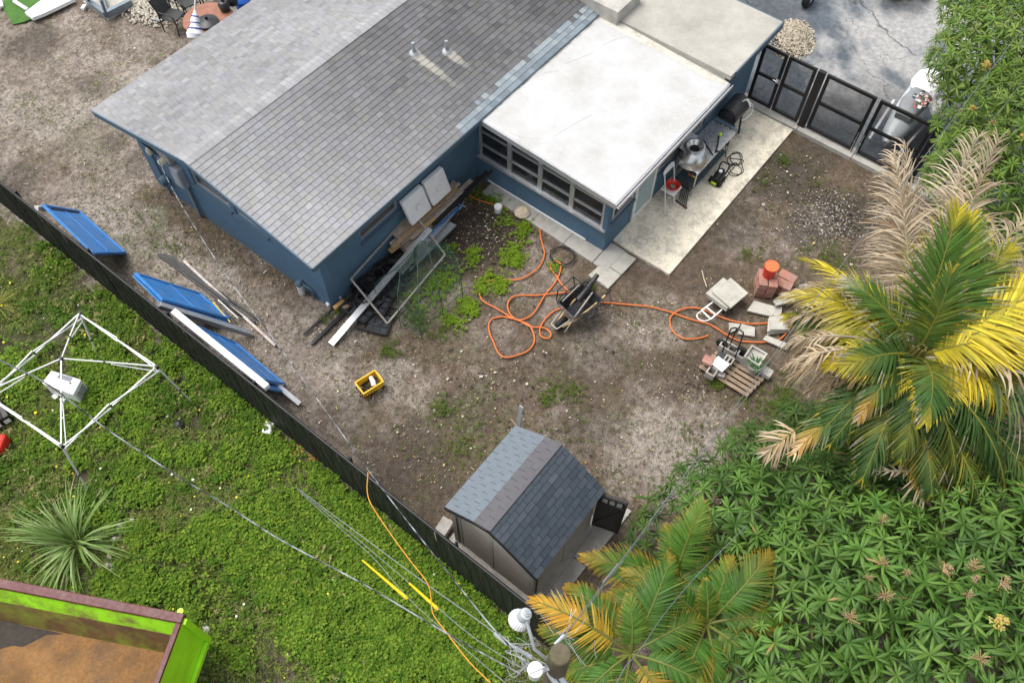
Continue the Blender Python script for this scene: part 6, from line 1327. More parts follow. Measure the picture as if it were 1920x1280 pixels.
def pal_green(y0=.75, tip=YEL, base=None, tt=.75, pale=True):
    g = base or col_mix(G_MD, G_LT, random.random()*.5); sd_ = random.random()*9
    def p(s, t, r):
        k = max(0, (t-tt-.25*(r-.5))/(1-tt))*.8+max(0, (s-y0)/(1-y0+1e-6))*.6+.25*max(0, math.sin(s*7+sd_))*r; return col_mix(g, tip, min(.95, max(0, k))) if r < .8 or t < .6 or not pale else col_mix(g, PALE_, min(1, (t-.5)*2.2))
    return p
def pal_yellow(mix=.75, tip=PALE_):
    def p(s, t, r): return col_mix(col_mix(G_LT, YEL, min(1, mix+(r-.5)*.6)), tip if r > .35 else BRN, max(0, t-.68)*2*r)
    return p
def pal_dead(r0=0.0):
    def p(s, t, r): return col_mix(col_mix(DEAD, PALE_, (r*7) % 1), ORA, r0*(1-t)*r) if r > .15 else col_mix(BRN, DEAD, r*6)
    return p
def pal_orange():
    def p(s, t, r): return col_mix(col_mix(G_LT, ORA, min(1, .45+.5*s+(r-.5)*.5)), PALE_ if r < .3 else BRN, max(0, t-.68)*2)
    return p
def pal_tip(s_):
    def p(s, t, r):
        c = col_mix(DKG, ORA, min(1, max(0, (s-s_)*5+.2*r))); return col_mix(c, PALE_, min(1, max(0, (s-s_-.08)*5)*r+max(0, t-.55)*1.6*r*(s > s_-.1)))
    return p
def pal_half(s_):
    def p(s, t, r): return col_mix(col_mix(G_MD, YEL, min(1, s*.8+.3*r)), PALE_, min(1, max(0, (s-s_)*4)*.9*r+max(0, t-.6)*1.6*r))
    return p
def trunk(parent, p0, p1, r0, r1, m=m_bark, name='trunk'):
    p0, p1 = V3(p0), V3(p1); mid = p0.lerp(p1, .5)+V3((random.uniform(-.1, .1), random.uniform(-.1, .1), 0)); sp_ = spline([p0, mid, p1], 8); b = MB()
    b.tube(sp_, [lerp(r0, r1, i/(len(sp_)-1))*(1+.04*(i % 2)) for i in range(len(sp_))], 14); return obj(name, b, m, parent)
def leafstalk(parent, p0): 
    b = MB()
    for k in range(7): a = k*.9; b.tube([p0-V3((0, 0, .5)), p0+V3((math.cos(a)*.12, math.sin(a)*.12, -.1)), p0+V3((math.cos(a)*.06, math.sin(a)*.06, .35))], [.09, .06, .02], 7, c=(.2, .19, .05))
    obj('crownshaft', b, m_palm, parent)
# ------------------------------------------------------------------ coconut palm
HC = at(1712, 672, 4.3); coco = thing('coconut_palm', 'large coconut palm with yellowing and dead hanging fronds at the right side of the yard', 'palm tree', (HC.x+.25, HC.y-.1, 0))
trunk(coco, (HC.x+.25, HC.y-.1, -.1), (HC.x, HC.y, 4.05), .2, .13); leafstalk(coco, HC)
def F(th, el, L, dr, pal, dz=0, off=(0, 0), rc=(.2, .19, .03), **k):
    k.setdefault('sweep', random.uniform(-.4, .4)); k.setdefault('twist', random.uniform(-.7, .7)); k.setdefault('dead', random.uniform(.03, .12))
    return frond(coco, HC+V3((off[0], off[1], dz)), img_az(th+random.uniform(-4, 4)), R(el), L*random.uniform(.94, 1.06), R(dr), pal, rc, **k)
# dark lower fronds first: long leaflets hanging like curtains
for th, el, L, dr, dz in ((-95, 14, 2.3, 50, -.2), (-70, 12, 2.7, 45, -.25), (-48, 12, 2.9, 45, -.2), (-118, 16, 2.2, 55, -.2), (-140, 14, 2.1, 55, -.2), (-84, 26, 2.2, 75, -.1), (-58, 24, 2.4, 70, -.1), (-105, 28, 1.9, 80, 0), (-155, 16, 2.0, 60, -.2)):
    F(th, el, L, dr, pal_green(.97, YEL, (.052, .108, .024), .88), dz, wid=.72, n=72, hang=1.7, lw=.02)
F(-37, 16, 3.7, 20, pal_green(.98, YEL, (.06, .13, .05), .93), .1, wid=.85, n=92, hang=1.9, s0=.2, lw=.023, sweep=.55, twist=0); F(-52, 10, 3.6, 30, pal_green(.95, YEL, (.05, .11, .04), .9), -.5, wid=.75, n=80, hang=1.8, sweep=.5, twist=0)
F(10, 5, 3.0, 50, pal_green(.6, YEL, G_MD, .6), -.25, hang=1.0)
# yellow ones
F(4, 50, 2.6, 62, pal_yellow(.8)); F(20, 50, 2.7, 60, pal_yellow(.8)); F(32, 40, 2.7, 55, pal_yellow(.75)); F(-18, 48, 2.2, 75, pal_yellow(.85)); F(-22, 44, 1.9, 105, pal_yellow(.9), wid=.8, dead=.12, hang=1.5, sweep=-.5); F(-48, 46, 1.6, 120, pal_yellow(.85), wid=.7, dead=.2, hang=1.2); F(128, 36, 2.3, 55, pal_yellow(.75)); F(30, 22, 3.2, 40, pal_yellow(.6))
F(150, 40, 2.3, 85, pal_half(.7), hang=1.0); F(158, 30, 2.2, 70, pal_green(.8, YEL, G_MD, .7), -.2, hang=1.0); F(168, 44, 2.1, 110, pal_half(.55), dead=.15, broken=(.7, .9)); F(190, 44, 1.9, 115, pal_tip(.5), dead=.2, broken=(.65, .9), hang=.9); F(215, 42, 1.8, 105, pal_tip(.7), dead=.1, hang=1.2); F(-128, 46, 1.3, 110, pal_yellow(.9), wid=.5)
# green upright
F(62, 60, 2.5, 42, pal_green(.85, YEL, (.07, .15, .02), .8), wid=.72, n=56, vfold=.15, hang=.25, s0=.22); F(92, 62, 2.3, 40, pal_green(.8, YEL, (.08, .165, .025), .75), wid=.75, n=52, vfold=.15, hang=.25); F(50, 54, 2.3, 45, pal_green(.8, YEL, (.075, .15, .025), .75), wid=.7, n=54, hang=.3)
F(140, 55, 1.8, 60, pal_green(.75, PALE_, (.08, .16, .025), .7), wid=.75, n=48); F(-100, 62, 1.7, 100, pal_green(.8, YEL, (.06, .13, .03), .8), wid=.8); F(-160, 55, 1.7, 90, pal_green(.7, YEL, (.07, .14, .03), .7), wid=.8); F(-8, 55, 2.0, 80, pal_yellow(.8), wid=.7); F(75, 80, 1.6, 36, pal_green(.9, YEL, (.09, .17, .03), .85), wid=.7, n=50)
# dead fronds
for th, el, L, dr, r_, dz in ((88, 30, 3.4, -10, .1, -.1), (76, 32, 3.6, -14, .05, -.1), (100, 25, 2.9, 10, .2, -.15), (66, 25, 3.4, 15, .1, -.2), (48, 30, 3.5, 22, .15, -.1),   (94, 34, 3.1, 0, .1, 0), (70, 40, 3.3, 0, .1, .1), (52, 14, 3.3, 20, .2, -.3), (28, 34, 3.2, 30, .1, 0),  (58, 20, 3.4, 25, .1, -.2), (36, 22, 3.4, 35, .1, -.2), (8, 42, 3.0, 70, .0, 0)):
    F(th, el, L, dr, pal_dead(r_), dz, dead=.45, rc=(.36, .3, .2), n=64, wid=.5, lw=.02, hang=.9, s0=.3)
for th, el, L, dr in ((163, 30, 2.1, 120), (172, 22, 2.1, 110), (182, 25, 2.2, 120), (190, 15, 1.9, 90), (157, 20, 2.0, 100)):
    F(th, el, L, dr, pal_dead(.7), -.2, dead=.7, rc=(.33, .27, .18), n=48, wid=.6, lw=.026, hang=1.2)
F(183, 46, 1.7, 110, pal_yellow(.8, PALE_), dead=.15, n=50); F(-28, 45, 3.0, 85, pal_dead(.1), .0, dead=.6, rc=(.45, .4, .3), n=24, wid=.35)
F(205, 14, 2.45, 40, pal_tip(.72), -.5, dead=.2, n=56, wid=.55, hang=.8, sweep=.3); F(207, 12, 2.6, 46, pal_dead(.6), -.52, dead=.7, n=22, wid=.4, s0=.78)
frond(coco, at(1690, 850, 3.7), img_az(-48), R(4), .85, R(35), pal_orange(), (.4, .25, .03), n=26, wid=1.15, s0=.05, dead=.25, hang=.5, lw=.024)
frond(coco, at(1712, 880, 3.65), img_az(-75), R(0), .5, R(30), pal_dead(.3), (.4, .32, .2), n=14, wid=2.1, s0=.05, dead=.6, hang=.4, lw=.02); frond(coco, at(1716, 884, 3.66), img_az(178), R(2), .75, R(20), pal_dead(.1), (.42, .35, .25), n=12, wid=.5, s0=.1, dead=.5, hang=.3, lw=.022)
for px, py, z, th, el, L, dr in ((1772, 700, 4.5, 22, 20, 2.0, 40), (1800, 640, 4.6, 8, 14, 1.9, 45), (1760, 740, 4.4, 12, 24, 1.7, 60), (1840, 700, 4.3, -6, 10, 1.6, 50), (1850, 560, 4.6, 15, 16, 1.6, 40)): frond(coco, at(px, py, z), img_az(th), R(el), L, R(dr), pal_yellow(.85), (.5, .42, .05), n=52, wid=.62, s0=.02, hang=1.2, dead=.12, twist=random.uniform(-.5, .5), lw=.026)
frond(coco, at(1850, 668, 4.65), img_az(205), R(10), 1.0, R(95), pal_yellow(.95), (.5, .42, .05), n=40, wid=1.0, s0=.02, hang=1.6, dead=.15, lw=.03)
for px, py, th, L in ((1640, 640, 172, 1.5), (1650, 655, 182, 1.6), (1655, 610, 163, 1.6), (1640, 560, 158, 1.4)): frond(coco, at(px, py, 4.7), img_az(th), R(12), L, R(80), pal_dead(.35), (.45, .38, .27), n=34, wid=.55, s0=.35, hang=1.6, dead=.6, lw=.022)
for k in range(4): frond(coco, at(1590, 560+k*14, 3.6), img_az(196+k*9), R(-5), 1.15, R(50), pal_dead(.5), (.4, .32, .22), n=36, wid=.75, s0=.05, hang=1.3, dead=.7, lw=.026)
frond(coco, at(1752, 728, 4.25), img_az(-14), R(6), 3.0, R(12), pal_green(.99, YEL, (.055, .125, .045), .95), (.4, .36, .04), n=96, wid=.78, hang=2.6, s0=.0, lw=.022, vfold=.1)
frond(coco, at(1740, 800, 3.8), img_az(-20), R(2), 2.6, R(16), pal_green(.97, YEL, (.05, .115, .04), .9), (.36, .32, .04), n=84, wid=.75, hang=2.6, s0=.0, lw=.022, vfold=.1)
# ------------------------------------------------------------------ three small palms at the bottom
def small_palm(px, py, z, label, fr, tx=.2):
    h = at(px, py, z); t = thing('small_palm', label, 'palm tree', (h.x+tx*.5, h.y-tx*.3, 0), 'young palms by the shed')
    trunk(t, (h.x+tx*.5, h.y-tx*.3, -.1), h-V3((0, 0, .1)), .11, .06); 
    for th, el, L, dr, pal, kw in fr: frond(t, h, img_az(th), R(el), L*.93, R(dr), pal, (.17, .19, .04), **{'sweep': random.uniform(-.35, .35), 'n': 58, 'wid': .6, 'lw': .022, 'hang': .75, 's0': .2, **kw})
    return t
GG = (.06, .15, .016)
TIP = (.38, .25, .03)
g = lambda **k: pal_green(k.get('y', .7), k.get('tip', TIP), k.get('b', GG), k.get('t', .72), False)
small_palm(1182, 1225, 3.6, 'small palm nearest the utility pole with an orange frond reaching past the lamp', [
    (152, 36, 1.75, 62, pal_orange(), {'wid': .58}), (172, 28, 1.5, 72, g(), {'wid': .6}), (125, 34, 1.5, 80, g(tip=ORA, t=.5), {'wid': .6}), (62, 46, 1.6, 58, g(y=.9), {'wid': .66}), (24, 38, 1.4, 88, g(), {'wid': .6}), (-20, 34, 1.4, 95, g(), {}), (-60, 34, 1.4, 95, pal_orange(), {}), (-105, 34, 1.4, 95, g(), {}), (-145, 28, 1.2, 90, g(), {}), (200, 22, 1.2, 90, g(), {}), (88, 66, 1.0, 50, g(y=.95, b=(.1, .2, .03)), {'wid': .6})])
small_palm(1324, 1170, 3.4, 'small green palm in the middle with fronds edged in orange', [
    (145, 44, 1.6, 66, g(), {'wid': .58}), (160, 26, 1.8, 70, g(tip=ORA, t=.5), {'wid': .6}), (38, 44, 1.55, 55, g(tip=ORA), {'wid': .66}), (10, 30, 1.4, 75, g(tip=ORA, t=.5), {'wid': .55}), (66, 50, 1.2, 75, g(), {'wid': .6}), (-40, 30, 1.2, 90, g(), {'wid': .6}), (-85, 30, 1.2, 90, g(), {'wid': .6}), (-120, 36, 1.5, 78, g(tip=ORA, t=.5), {'wid': .7}), (-148, 30, 1.2, 95, g(), {'wid': .6}), (188, 30, 1.3, 90, g(), {'wid': .6}), (95, 68, .8, 50, g(y=.95), {'wid': .6})])
small_palm(1262, 1092, 2.4, 'small palm behind the others beside the shed with a bright green upright frond', [
    (76, 58, 1.6, 34, g(y=.95, b=(.1, .21, .03)), {'wid': .6}), (92, 38, 1.1, 80, g(), {'wid': .6}), (172, 34, 1.7, 52, g(tip=ORA, t=.6), {'wid': .6}), (166, 42, 1.4, 66, g(tip=ORA, t=.5), {'wid': .55}), (192, 24, 1.4, 70, g(tip=ORA), {'wid': .6}), (205, 30, 1.1, 90, g(), {'wid': .6}), (25, 34, 1.0, 90, g(), {'wid': .6}), (-25, 30, 1.0, 90, g(), {'wid': .6}), (-90, 30, 1.0, 90, pal_orange(), {'wid': .6}), (-140, 26, 1.1, 90, pal_dead(.5), {'dead': .5}), (100, 72, .7, 50, g(), {'wid': .6})])
# ------------------------------------------------------------------ mango trees
def rosette_arrays(nl, size, c0, c1, seed, new=False):
    rr = random.Random(seed); V = []; Fq = []; C = []
    for i in range(nl):
        if rr.random() < .07: continue
        a = i*2.39996+rr.uniform(-.4, .4); ring = i/nl; el = lerp(.75, .02-.5*((seed*5) % 3 == 0), ring**.6)+rr.uniform(-.22, .22); L = size*lerp(.7, 1.05, ring)*rr.uniform(.85, 1.1); w = L*rr.uniform(.15, .2)
        d = V3((math.cos(a)*math.cos(el), math.sin(a)*math.cos(el), math.sin(el))); sd_ = V3((-math.sin(a), math.cos(a), 0)); S = 4; n0 = len(V); p = V3((0, 0, lerp(.05, -.06, ring))); c = col_mix(col_mix(c0, c1, rr.random()*.6+.4*((seed*7) % 5)/4), (.16, .24, .04), .35*(seed % 3 == 0)*(1-ring))
        if rr.random() < .004: c = (.26, .19, .06)
        if new and ring < .35: c = col_mix(c, (.2, .24, .05), .6)
        for k in range(S+1):
            wd = (.14, .8, 1.0, .72, .05)[k]*w*.5; un = sd_.cross(d)
            V += [p+sd_*wd+un*wd*.4, p, p-sd_*wd+un*wd*.4]
            if k < S:
                j = n0+3*k; Fq += [(j, j+1, j+4, j+3), (j+1, j+2, j+5, j+4)]; C += [c, tuple(x*.93 for x in c)]
                d = (d+V3((rr.gauss(0, .06), rr.gauss(0, .06), -.05-.09*k))).normalized(); p = p+d*(L/S)
    return np.array([tuple(v) for v in V]), np.array(Fq), np.array(C)
def panicle_arrays(col, seed, n_=34, h=.26, blobby=False):
    rr = random.Random(seed); b = MB()
    for k in range(n_):
        a = rr.random()*6.283; z = rr.random(); r_ = h*.75*(1-z*.75)*rr.uniform(.5, 1); p0 = V3((0, 0, h*z*.7)); p1 = V3((math.cos(a)*r_, math.sin(a)*r_, h*(z*.8+.3))); c = tuple(x*rr.uniform(.75, 1.2) for x in col)
        b.tube([p0, p0.lerp(p1, .6)+V3((0, 0, .02)), p1], [.008, .007, .004], 4, c=c, cap=False)
        for q in range(3 if blobby else 1):
            s = rr.uniform(.014, .026) if blobby else rr.uniform(.006, .013); o = p1+V3((rr.gauss(0, .015), rr.gauss(0, .015), rr.gauss(0, .015))); b.add([o+V3((s, 0, 0)), o+V3((-s, 0, 0)), o+V3((0, s, 0)), o+V3((0, -s, 0)), o+V3((0, 0, s))], [(0, 2, 4), (2, 1, 4), (1, 3, 4), (3, 0, 4)], c)
    me = b.mesh('flower_panicle'); me.materials.append(m_litter); return me
def mango(label, lumps, trunk_at, c0, c1, size, dmin, new, npan, pan_cols, pan_region, seed, layers=((0, 1.0), (-.3, .9), (-.6, .9), (-1.0, .7)), ztrunk=1.2):
    t = thing('mango_tree', label, 'tree', (trunk_at[0], trunk_at[1], 0)); r_ = np.random.default_rng(seed); o0 = wloc(t)
    vs_ = [rosette_arrays(14+i % 5, size*(.85+.05*(i % 6)),  c0, c1, seed*10+i, new and i % 3 == 0) for i in range(16)]
    mes = []
    for v_, f_, c_ in vs_:
        me = np_mesh('leaf_cluster', v_, f_, np.clip(c_, 0, .9), True); me.materials.append(m_leaf); mes.append(me)
    sel = []
    for dep, dens in layers:
        pts = []
        for (cx, cy, cz, rx) in lumps:
            m_ = int(900*(rx+dep)**2*dens)
            for _ in range(m_):
                d = V3(r_.normal(size=3)).normalized()
                if d.z < -.35: continue
                rad = rx+dep
                if rad < .2: continue
                p = V3((cx, cy, cz))+V3((d.x*rad, d.y*rad, d.z*rad*.85))
                if p.z < .25: continue
                inside = any((p-V3((a, b_, c))).length < (q+dep)*.93 for a, b_, c, q in lumps if (a, b_, c) != (cx, cy, cz))
                if inside: continue
                if any(abs(p.x-q.x) < dmin and abs(p.y-q.y) < dmin and (p-q).length < dmin for q, _ in pts): continue
                pts.append((p, d))
        sel += [(p, d, dep) for p, d in pts]
    key = lambda e: (e[0]-CAMP).length-e[2]*3
    sel.sort(key=key); AV, AF, AC = [], [], []; nv = 0; 
    def inframe(p):
        d = p-CAMP; w_ = d.dot(_fw); x = 960+F_PX*d.dot(_r)/w_; y = 640-F_PX*d.dot(_u)/w_; return -40 < x < 1960 and -40 < y < 1320, x, y
    vis = [e for e in sel if inframe(e[0])[0]]; oth = [e for e in sel if not inframe(e[0])[0]]
    npn = 0
    for i, (p, d, dep) in enumerate(vis+oth):
        ax = (d*.75+V3((0, 0, 1))*.6+V3(r_.normal(size=3))*.12).normalized(); q = ax.to_track_quat('Z', 'Y'); rot = (q.to_matrix()@Matrix.Rotation(r_.random()*6.283, 3, 'Z')); s = r_.uniform(.62, 1.28); vi = int(r_.integers(len(mes)))
        if i < 300:
            link('leaf_cluster', mes[vi], None, t, p-o0, rot.to_euler(), s)
        else:
            v_, f_, c_ = vs_[vi]; m3 = np.array(rot)*s; AV.append(v_@m3.T+np.array(p-o0)); AF.append(f_+nv); AC.append(c_*r_.uniform(.85, 1.12)); nv += len(v_)
        if dep == 0:
            ok, x, y = inframe(p)
            if ok and npn < npan and pan_region(x, y, r_):
                kc = int(r_.integers(len(pan_cols))); me = pans[pan_cols[kc]]
                link('flower_panicle', me, None, t, p-o0+ax*.04, rot.to_euler(), r_.uniform(.4, .8)); npn += 1
    if AV: o = link('leaves', np_mesh('leaves', np.concatenate(AV), np.concatenate(AF), np.clip(np.concatenate(AC), 0, .9), True), m_leaf, t); o['kind'] = 'stuff'
    top = V3((trunk_at[0], trunk_at[1], ztrunk)); trunk(t, (trunk_at[0], trunk_at[1], -.1), top, .24, .17)
    for (cx, cy, cz, rx) in lumps: b = MB(); e = V3((cx, cy, cz)); b.tube(spline([top-V3((0, 0, .1)), top.lerp(e, .5)+V3((0, 0, -.15)), e, e+V3((r_.normal()*.3, r_.normal()*.3, rx*.5))], 5), [lerp(.12, .02, k/15) for k in range(16)], 8); obj('limb', b, m_bark, t)
    print(label[:30], len(sel), 'rosettes', npn)
    return t
pans = {'pink': panicle_arrays((.44, .31, .17), 1), 'pink2': panicle_arrays((.38, .27, .13), 2, 26, .3), 'yel': panicle_arrays((.48, .36, .1), 3, 40, .24, True), 'rust': panicle_arrays((.3, .15, .07), 4, 22, .22)}
def LP(px, py, z, r): q = at(px, py, z); return (q.x, q.y, q.z, r)
lumps = [LP(1620, 1150, 3.0, 1.75), LP(1870, 1090, 3.2, 1.6), LP(1400, 985, 2.1, 1.05), LP(1560, 965, 2.5, 1.0), LP(1780, 960, 2.4, 1.0), LP(1810, 1290, 3.4, 1.8), LP(1500, 1290, 3.0, 1.3), LP(1262, 985, 1.2, .62), LP(1480, 1120, 2.6, 1.15), LP(1990, 1000, 2.8, 1.3), LP(1330, 1085, 1.5, .75), LP(1225, 1000, .85, .45), LP(1325, 935, 1.5, .72), LP(1435, 872, 1.6, .8), LP(1560, 850, 1.7, .8), LP(1680, 880, 1.9, .85), LP(1500, 800, .75, .5), LP(1820, 880, 2.0, .8), LP(1400, 850, .8, .5)]
mango('broad dark green mango tree with pink flower sprays filling the lower right corner', lumps, (at(1650, 1120, 2).x, at(1650, 1120, 2).y), (.042, .105, .015), (.11, .215, .03), .3, .262, False, 60, ['pink', 'pink', 'pink2', 'pink2', 'rust', 'yel'], lambda x, y, r: (x > 1560 and y > 1040 and r.random() < .3) or (r.random() < .008), 5)
lumps = [LP(1870, 120, 2.8, 1.45), LP(1850, 330, 2.3, 1.2), LP(1940, 40, 3.2, 1.4), LP(1815, 235, 2.0, .72), LP(1925, 440, 1.8, 1.0), LP(1960, 240, 3.0, 1.6), LP(1800, 400, 1.3, .5), LP(1845, 20, 2.6, 1.0)]
mango('mango tree with yellow flower sprays beside the gate in the upper right corner', lumps, (at(1900, 240, 1.5).x, at(1900, 240, 1.5).y), (.055, .115, .013), (.14, .225, .026), .265, .225, True, 12, ['yel', 'yel', 'rust'], lambda x, y, r: r.random() < .05, 9)
# low hedge at the top edge
hd = thing('low_shrub', 'small green shrub at the top edge of the driveway', 'shrub', at(1690, -6, 0)); v_, f_, c_ = rosette_arrays(14, .16, (.05, .1, .02), (.09, .15, .03), 77); AV, AF, AC = [], [], []; nv = 0
for k in range(90):
    q = at(random.uniform(1655, 1740), random.uniform(-30, -4), random.uniform(.1, .55)); m3 = np.array(Euler((random.gauss(0, .5), random.gauss(0, .5), random.random()*6)).to_matrix()); AV.append(v_@m3.T+np.array(q-wloc(hd))); AF.append(f_+nv); AC.append(c_); nv += len(v_)
link('foliage', np_mesh('foliage', np.concatenate(AV), np.concatenate(AF), np.concatenate(AC), True), m_leaf, hd)
# ------------------------------------------------------------------ spiky grass clump
def blade_clump(name, px, py, n_, L, label, cat, cols, wid=.02, drp=1.0):
    q = at(px, py, 0); t = thing(name, label, cat, q); V = []; Fq = []; C = []; S = 7; AZ = [random.random()*6.283 for _ in range(24)]
    for i in range(n_):
        a = random.choice(AZ)+random.gauss(0, .16); el = R(random.uniform(15, 85)); l = L*random.uniform(.45, 1.12); d = V3((math.cos(a)*math.cos(el), math.sin(a)*math.cos(el), math.sin(el))); p = V3((math.cos(a), math.sin(a), 0))*random.uniform(0, .14); sd_ = V3((-math.sin(a), math.cos(a), random.uniform(-.4, .4))).normalized(); n0 = len(V); c = random.choice(cols); w = wid*random.uniform(.6, 1.2)
        for k in range(S+1):
            ww = w*(1-(k/S)**2)*.5+.0012; V += [p+sd_*ww, p-sd_*ww]
            if k < S:
                Fq.append((n0+2*k, n0+2*k+1, n0+2*k+3, n0+2*k+2)); C.append(col_mix(c, (.36, .3, .14), .45) if k == 0 else tuple(x*random.uniform(.92, 1.08) for x in c)); d = (d+V3((random.gauss(0, .05), random.gauss(0, .05), -.15*drp))).normalized(); p = p+d*(l/S)
                if p.z < .02: p.z = .02
    link('blades', np_mesh('blades', np.array([tuple(v) for v in V]), np.array(Fq), np.array(C)), m_weed, t); return t
blade_clump('grass_clump', 145, 1018, 230, 1.3, 'big spiky light green grass clump beside the white rubble', 'plant', [(.22, .33, .1), (.27, .38, .13), (.34, .44, .18), (.17, .28, .07)], .042)
blade_clump('dry_grass_clump', -6, 575, 120, .7, 'yellowish dry grass clump at the left edge of the lawn', 'plant', [(.3, .3, .07), (.36, .33, .1), (.2, .25, .05)], .018)
# ------------------------------------------------------------------ lawn weeds, yard weeds, litter
def template(nl, size, flat, seed, w=.5):
    rr = random.Random(seed); V = []
    for i in range(nl):
        a = rr.random()*6.283; el = rr.uniform(.1, .9)*(1-flat); l = size*rr.uniform(.6, 1.1); h = size*rr.uniform(0, .8)*(1-flat*.7); b_ = V3((rr.gauss(0, size*.35), rr.gauss(0, size*.35), h)); d = V3((math.cos(a)*math.cos(el), math.sin(a)*math.cos(el), math.sin(el))); s = V3((-math.sin(a), math.cos(a), rr.uniform(-.3, .3)))*l*w*.5
        V += [b_, b_+d*l*.5+s, b_+d*l-V3((0, 0, l*.18)), b_+d*l*.5-s]
    return np.array([tuple(v) for v in V])
def scatter(name, P, size, cols, temps, label, hs=(.7, 1.3), m=m_weed):
    n_ = len(P); V = []; C = []; 
    ti = rng.integers(len(temps), size=n_)
    for k, T_ in enumerate(temps):
        I = np.where(ti == k)[0]
        if not len(I): continue
        a = rng.random(len(I))*6.283; s = size[I]*rng.uniform(hs[0], hs[1], len(I)); ca, sa = np.cos(a)*s, np.sin(a)*s
        x = T_[None, :, 0]*ca[:, None]-T_[None, :, 1]*sa[:, None]; y = T_[None, :, 0]*sa[:, None]+T_[None, :, 1]*ca[:, None]; z = T_[None, :, 2]*s[:, None]
        V.append((np.stack([x, y, z], -1)+P[I][:, None, :]).reshape(-1, 3)); nf = len(T_)//4
        C.append((cols[I][:, None, :]*rng.uniform(.75, 1.25, (len(I), nf, 1))).reshape(-1, 3))
    V = np.concatenate(V); C = np.concatenate(C); o = link(name, np_mesh(name, V, np.arange(len(V)).reshape(-1, 4), np.clip(C, 0, .9)), m); return tag(o, label, 'plants', kind='stuff')
def on_poly(n_, quad):       # uniform over the ground seen inside a photo rectangle
    x0, y0, x1, y1 = quad; xs = rng.uniform(x0, x1, n_); ys = rng.uniform(y0, y1, n_); return np.array([tuple(at(a, b, 0)) for a, b in zip(xs, ys)])
n_ = 80000; X = rng.uniform(-4.2, 2.93, n_); Yy = rng.uniform(-.5, 20, n_)
clear = fbm(X, Yy, .6, 4, 51); dens = ss(.6, .44, clear); lush = fbm(X, Yy, 1.1, 4, 91)
near = ss(1.9, 2.7, X)*.5; bare = blobs(X, Yy, [(300, 1215, 0, 0), (430, 1190, 1.0, .8), (230, 905, .6, .6), (150, 690, .7, .6), (310, 640, .6, .5), (60, 600, .7, .6), (395, 965, .6, .5), (330, 700, .5, .5), (20, 640, .6, .5), (500, 880, .6, .45), (160, 740, .5, .6), (40, 800, .6, .5), (200, 1060, .5, .7), (450, 1150, .5, .6), (400, 1240, .5, .8)], 95)
keep = rng.random(n_) < np.clip(dens*.8+near*.3+.2-bare*.8-.85*ss(.47, .6, fbm(X, Yy, 3.2, 3, 97)), .02, 1); 
dmp = (X < .1) & (np.abs(X) < 9) & ((X-ra_.x)*v.x+(Yy-ra_.y)*v.y > .05) & ((X-ra_.x)*u.x+(Yy-ra_.y)*u.y > .05); keep &= ~dmp
X, Yy, lush = X[keep], Yy[keep], lush[keep]; hgt = ss(.4, .7, lush)
cols = mix3(mix3((.06, .105, .014), (.14, .195, .026), rng.random(len(X))), (.22, .235, .05), ss(.45, .7, fbm(X, Yy, .9, 4, 210))*.75); cols = mix3(cols, (.065, .15, .014), hgt*.75); cols = mix3(cols, (.32, .29, .12), (rng.random(len(X)) < .2)*.85)
tm = [template(12, .06, .12, 100+i, .5) for i in range(6)]+[template(9, .085, .05, 110+i, .42) for i in range(4)]+[template(12, .09, .2, 120+i, .1) for i in range(4)]
gx = rng.uniform(-4.2, 2.93, 70000); gy = rng.uniform(-.5, 20, 70000); gk = (rng.random(70000) < .15+.85*ss(.4, .65, fbm(gx, gy, .8, 4, 220))) & ~((gx < .1) & ((gx-ra_.x)*v.x+(gy-ra_.y)*v.y > .05) & ((gx-ra_.x)*u.x+(gy-ra_.y)*u.y > .05)); gx, gy = gx[gk], gy[gk]
scatter('grass_blades', np.stack([gx, gy, np.full_like(gx, -.01)], -1), np.full(len(gx), 1.0), mix3((.1, .15, .025), (.3, .32, .1), rng.random(len(gx))**1.5), [template(4, .13, .15, 160+i, .07) for i in range(6)], 'thin grass blades between the weeds of the lawn')
scatter('lawn_weeds', np.stack([X, Yy, np.full_like(X, -.015)+(hgt*.07+.06*ss(.45, .65, fbm(X, Yy, 5.0, 2, 230)))*rng.random(len(X))], -1), .5+.75*hgt*rng.uniform(.5, 1.4, len(X)), cols, tm, 'dense low green weeds and grass covering the lawn')
# taller leafy weeds along the fence and in clumps
def clumpP(lst, per, z=0.0):
    A_ = []
    for px, py, r_, k in lst: q = at(px, py, 0); A_.append(np.stack([rng.normal(q.x, r_, int(per*k)), rng.normal(q.y, r_, int(per*k)), rng.uniform(z, z+.12, int(per*k))], -1))
    return np.concatenate(A_)
cl = [(205, 815-120, .18, 1), (190, 705, .25, 1), (250, 740, .2, .7), (30, 690, .3, 1), (40, 730, .25, .8), (350, 590, .35, 1), (250, 570, .35, 1), (130, 470, .3, .8), (400, 700, .3, 1.2), (340, 660, .3, 1), (300, 560, .3, .8), (480, 800, .3, .8), (640, 960, .35, 1.6), (700, 1010, .35, 1.6), (760, 1050, .35, 1.8), (820, 1110, .35, 1.8), (870, 1150, .3, 1.4), (730, 1130, .4, 1.4), (660, 1070, .4, 1.3), (560, 1100, .4, 1), (800, 1200, .4, 1.4), (700, 1230, .4, 1.2), (560, 1030, .4, .9), (460, 1050, .35, .9), (520, 960, .35, .9), (260, 1110, .2, 1.4), (230, 1115, .2, 1.2), (420, 1000, .3, .7), (620, 1180, .4, .9), (250, 880, .2, .7), (265, 800, .18, .5), (880, 1240, .35, 1.2), (100, 830, .3, .6)]
P = clumpP(cl+[(rng.uniform(120, 960), rng.uniform(640, 1270), rng.uniform(.08, .2), rng.uniform(.15, .4)) for _ in range(120)], 330); P = P[(P[:, 0] < 2.95)]
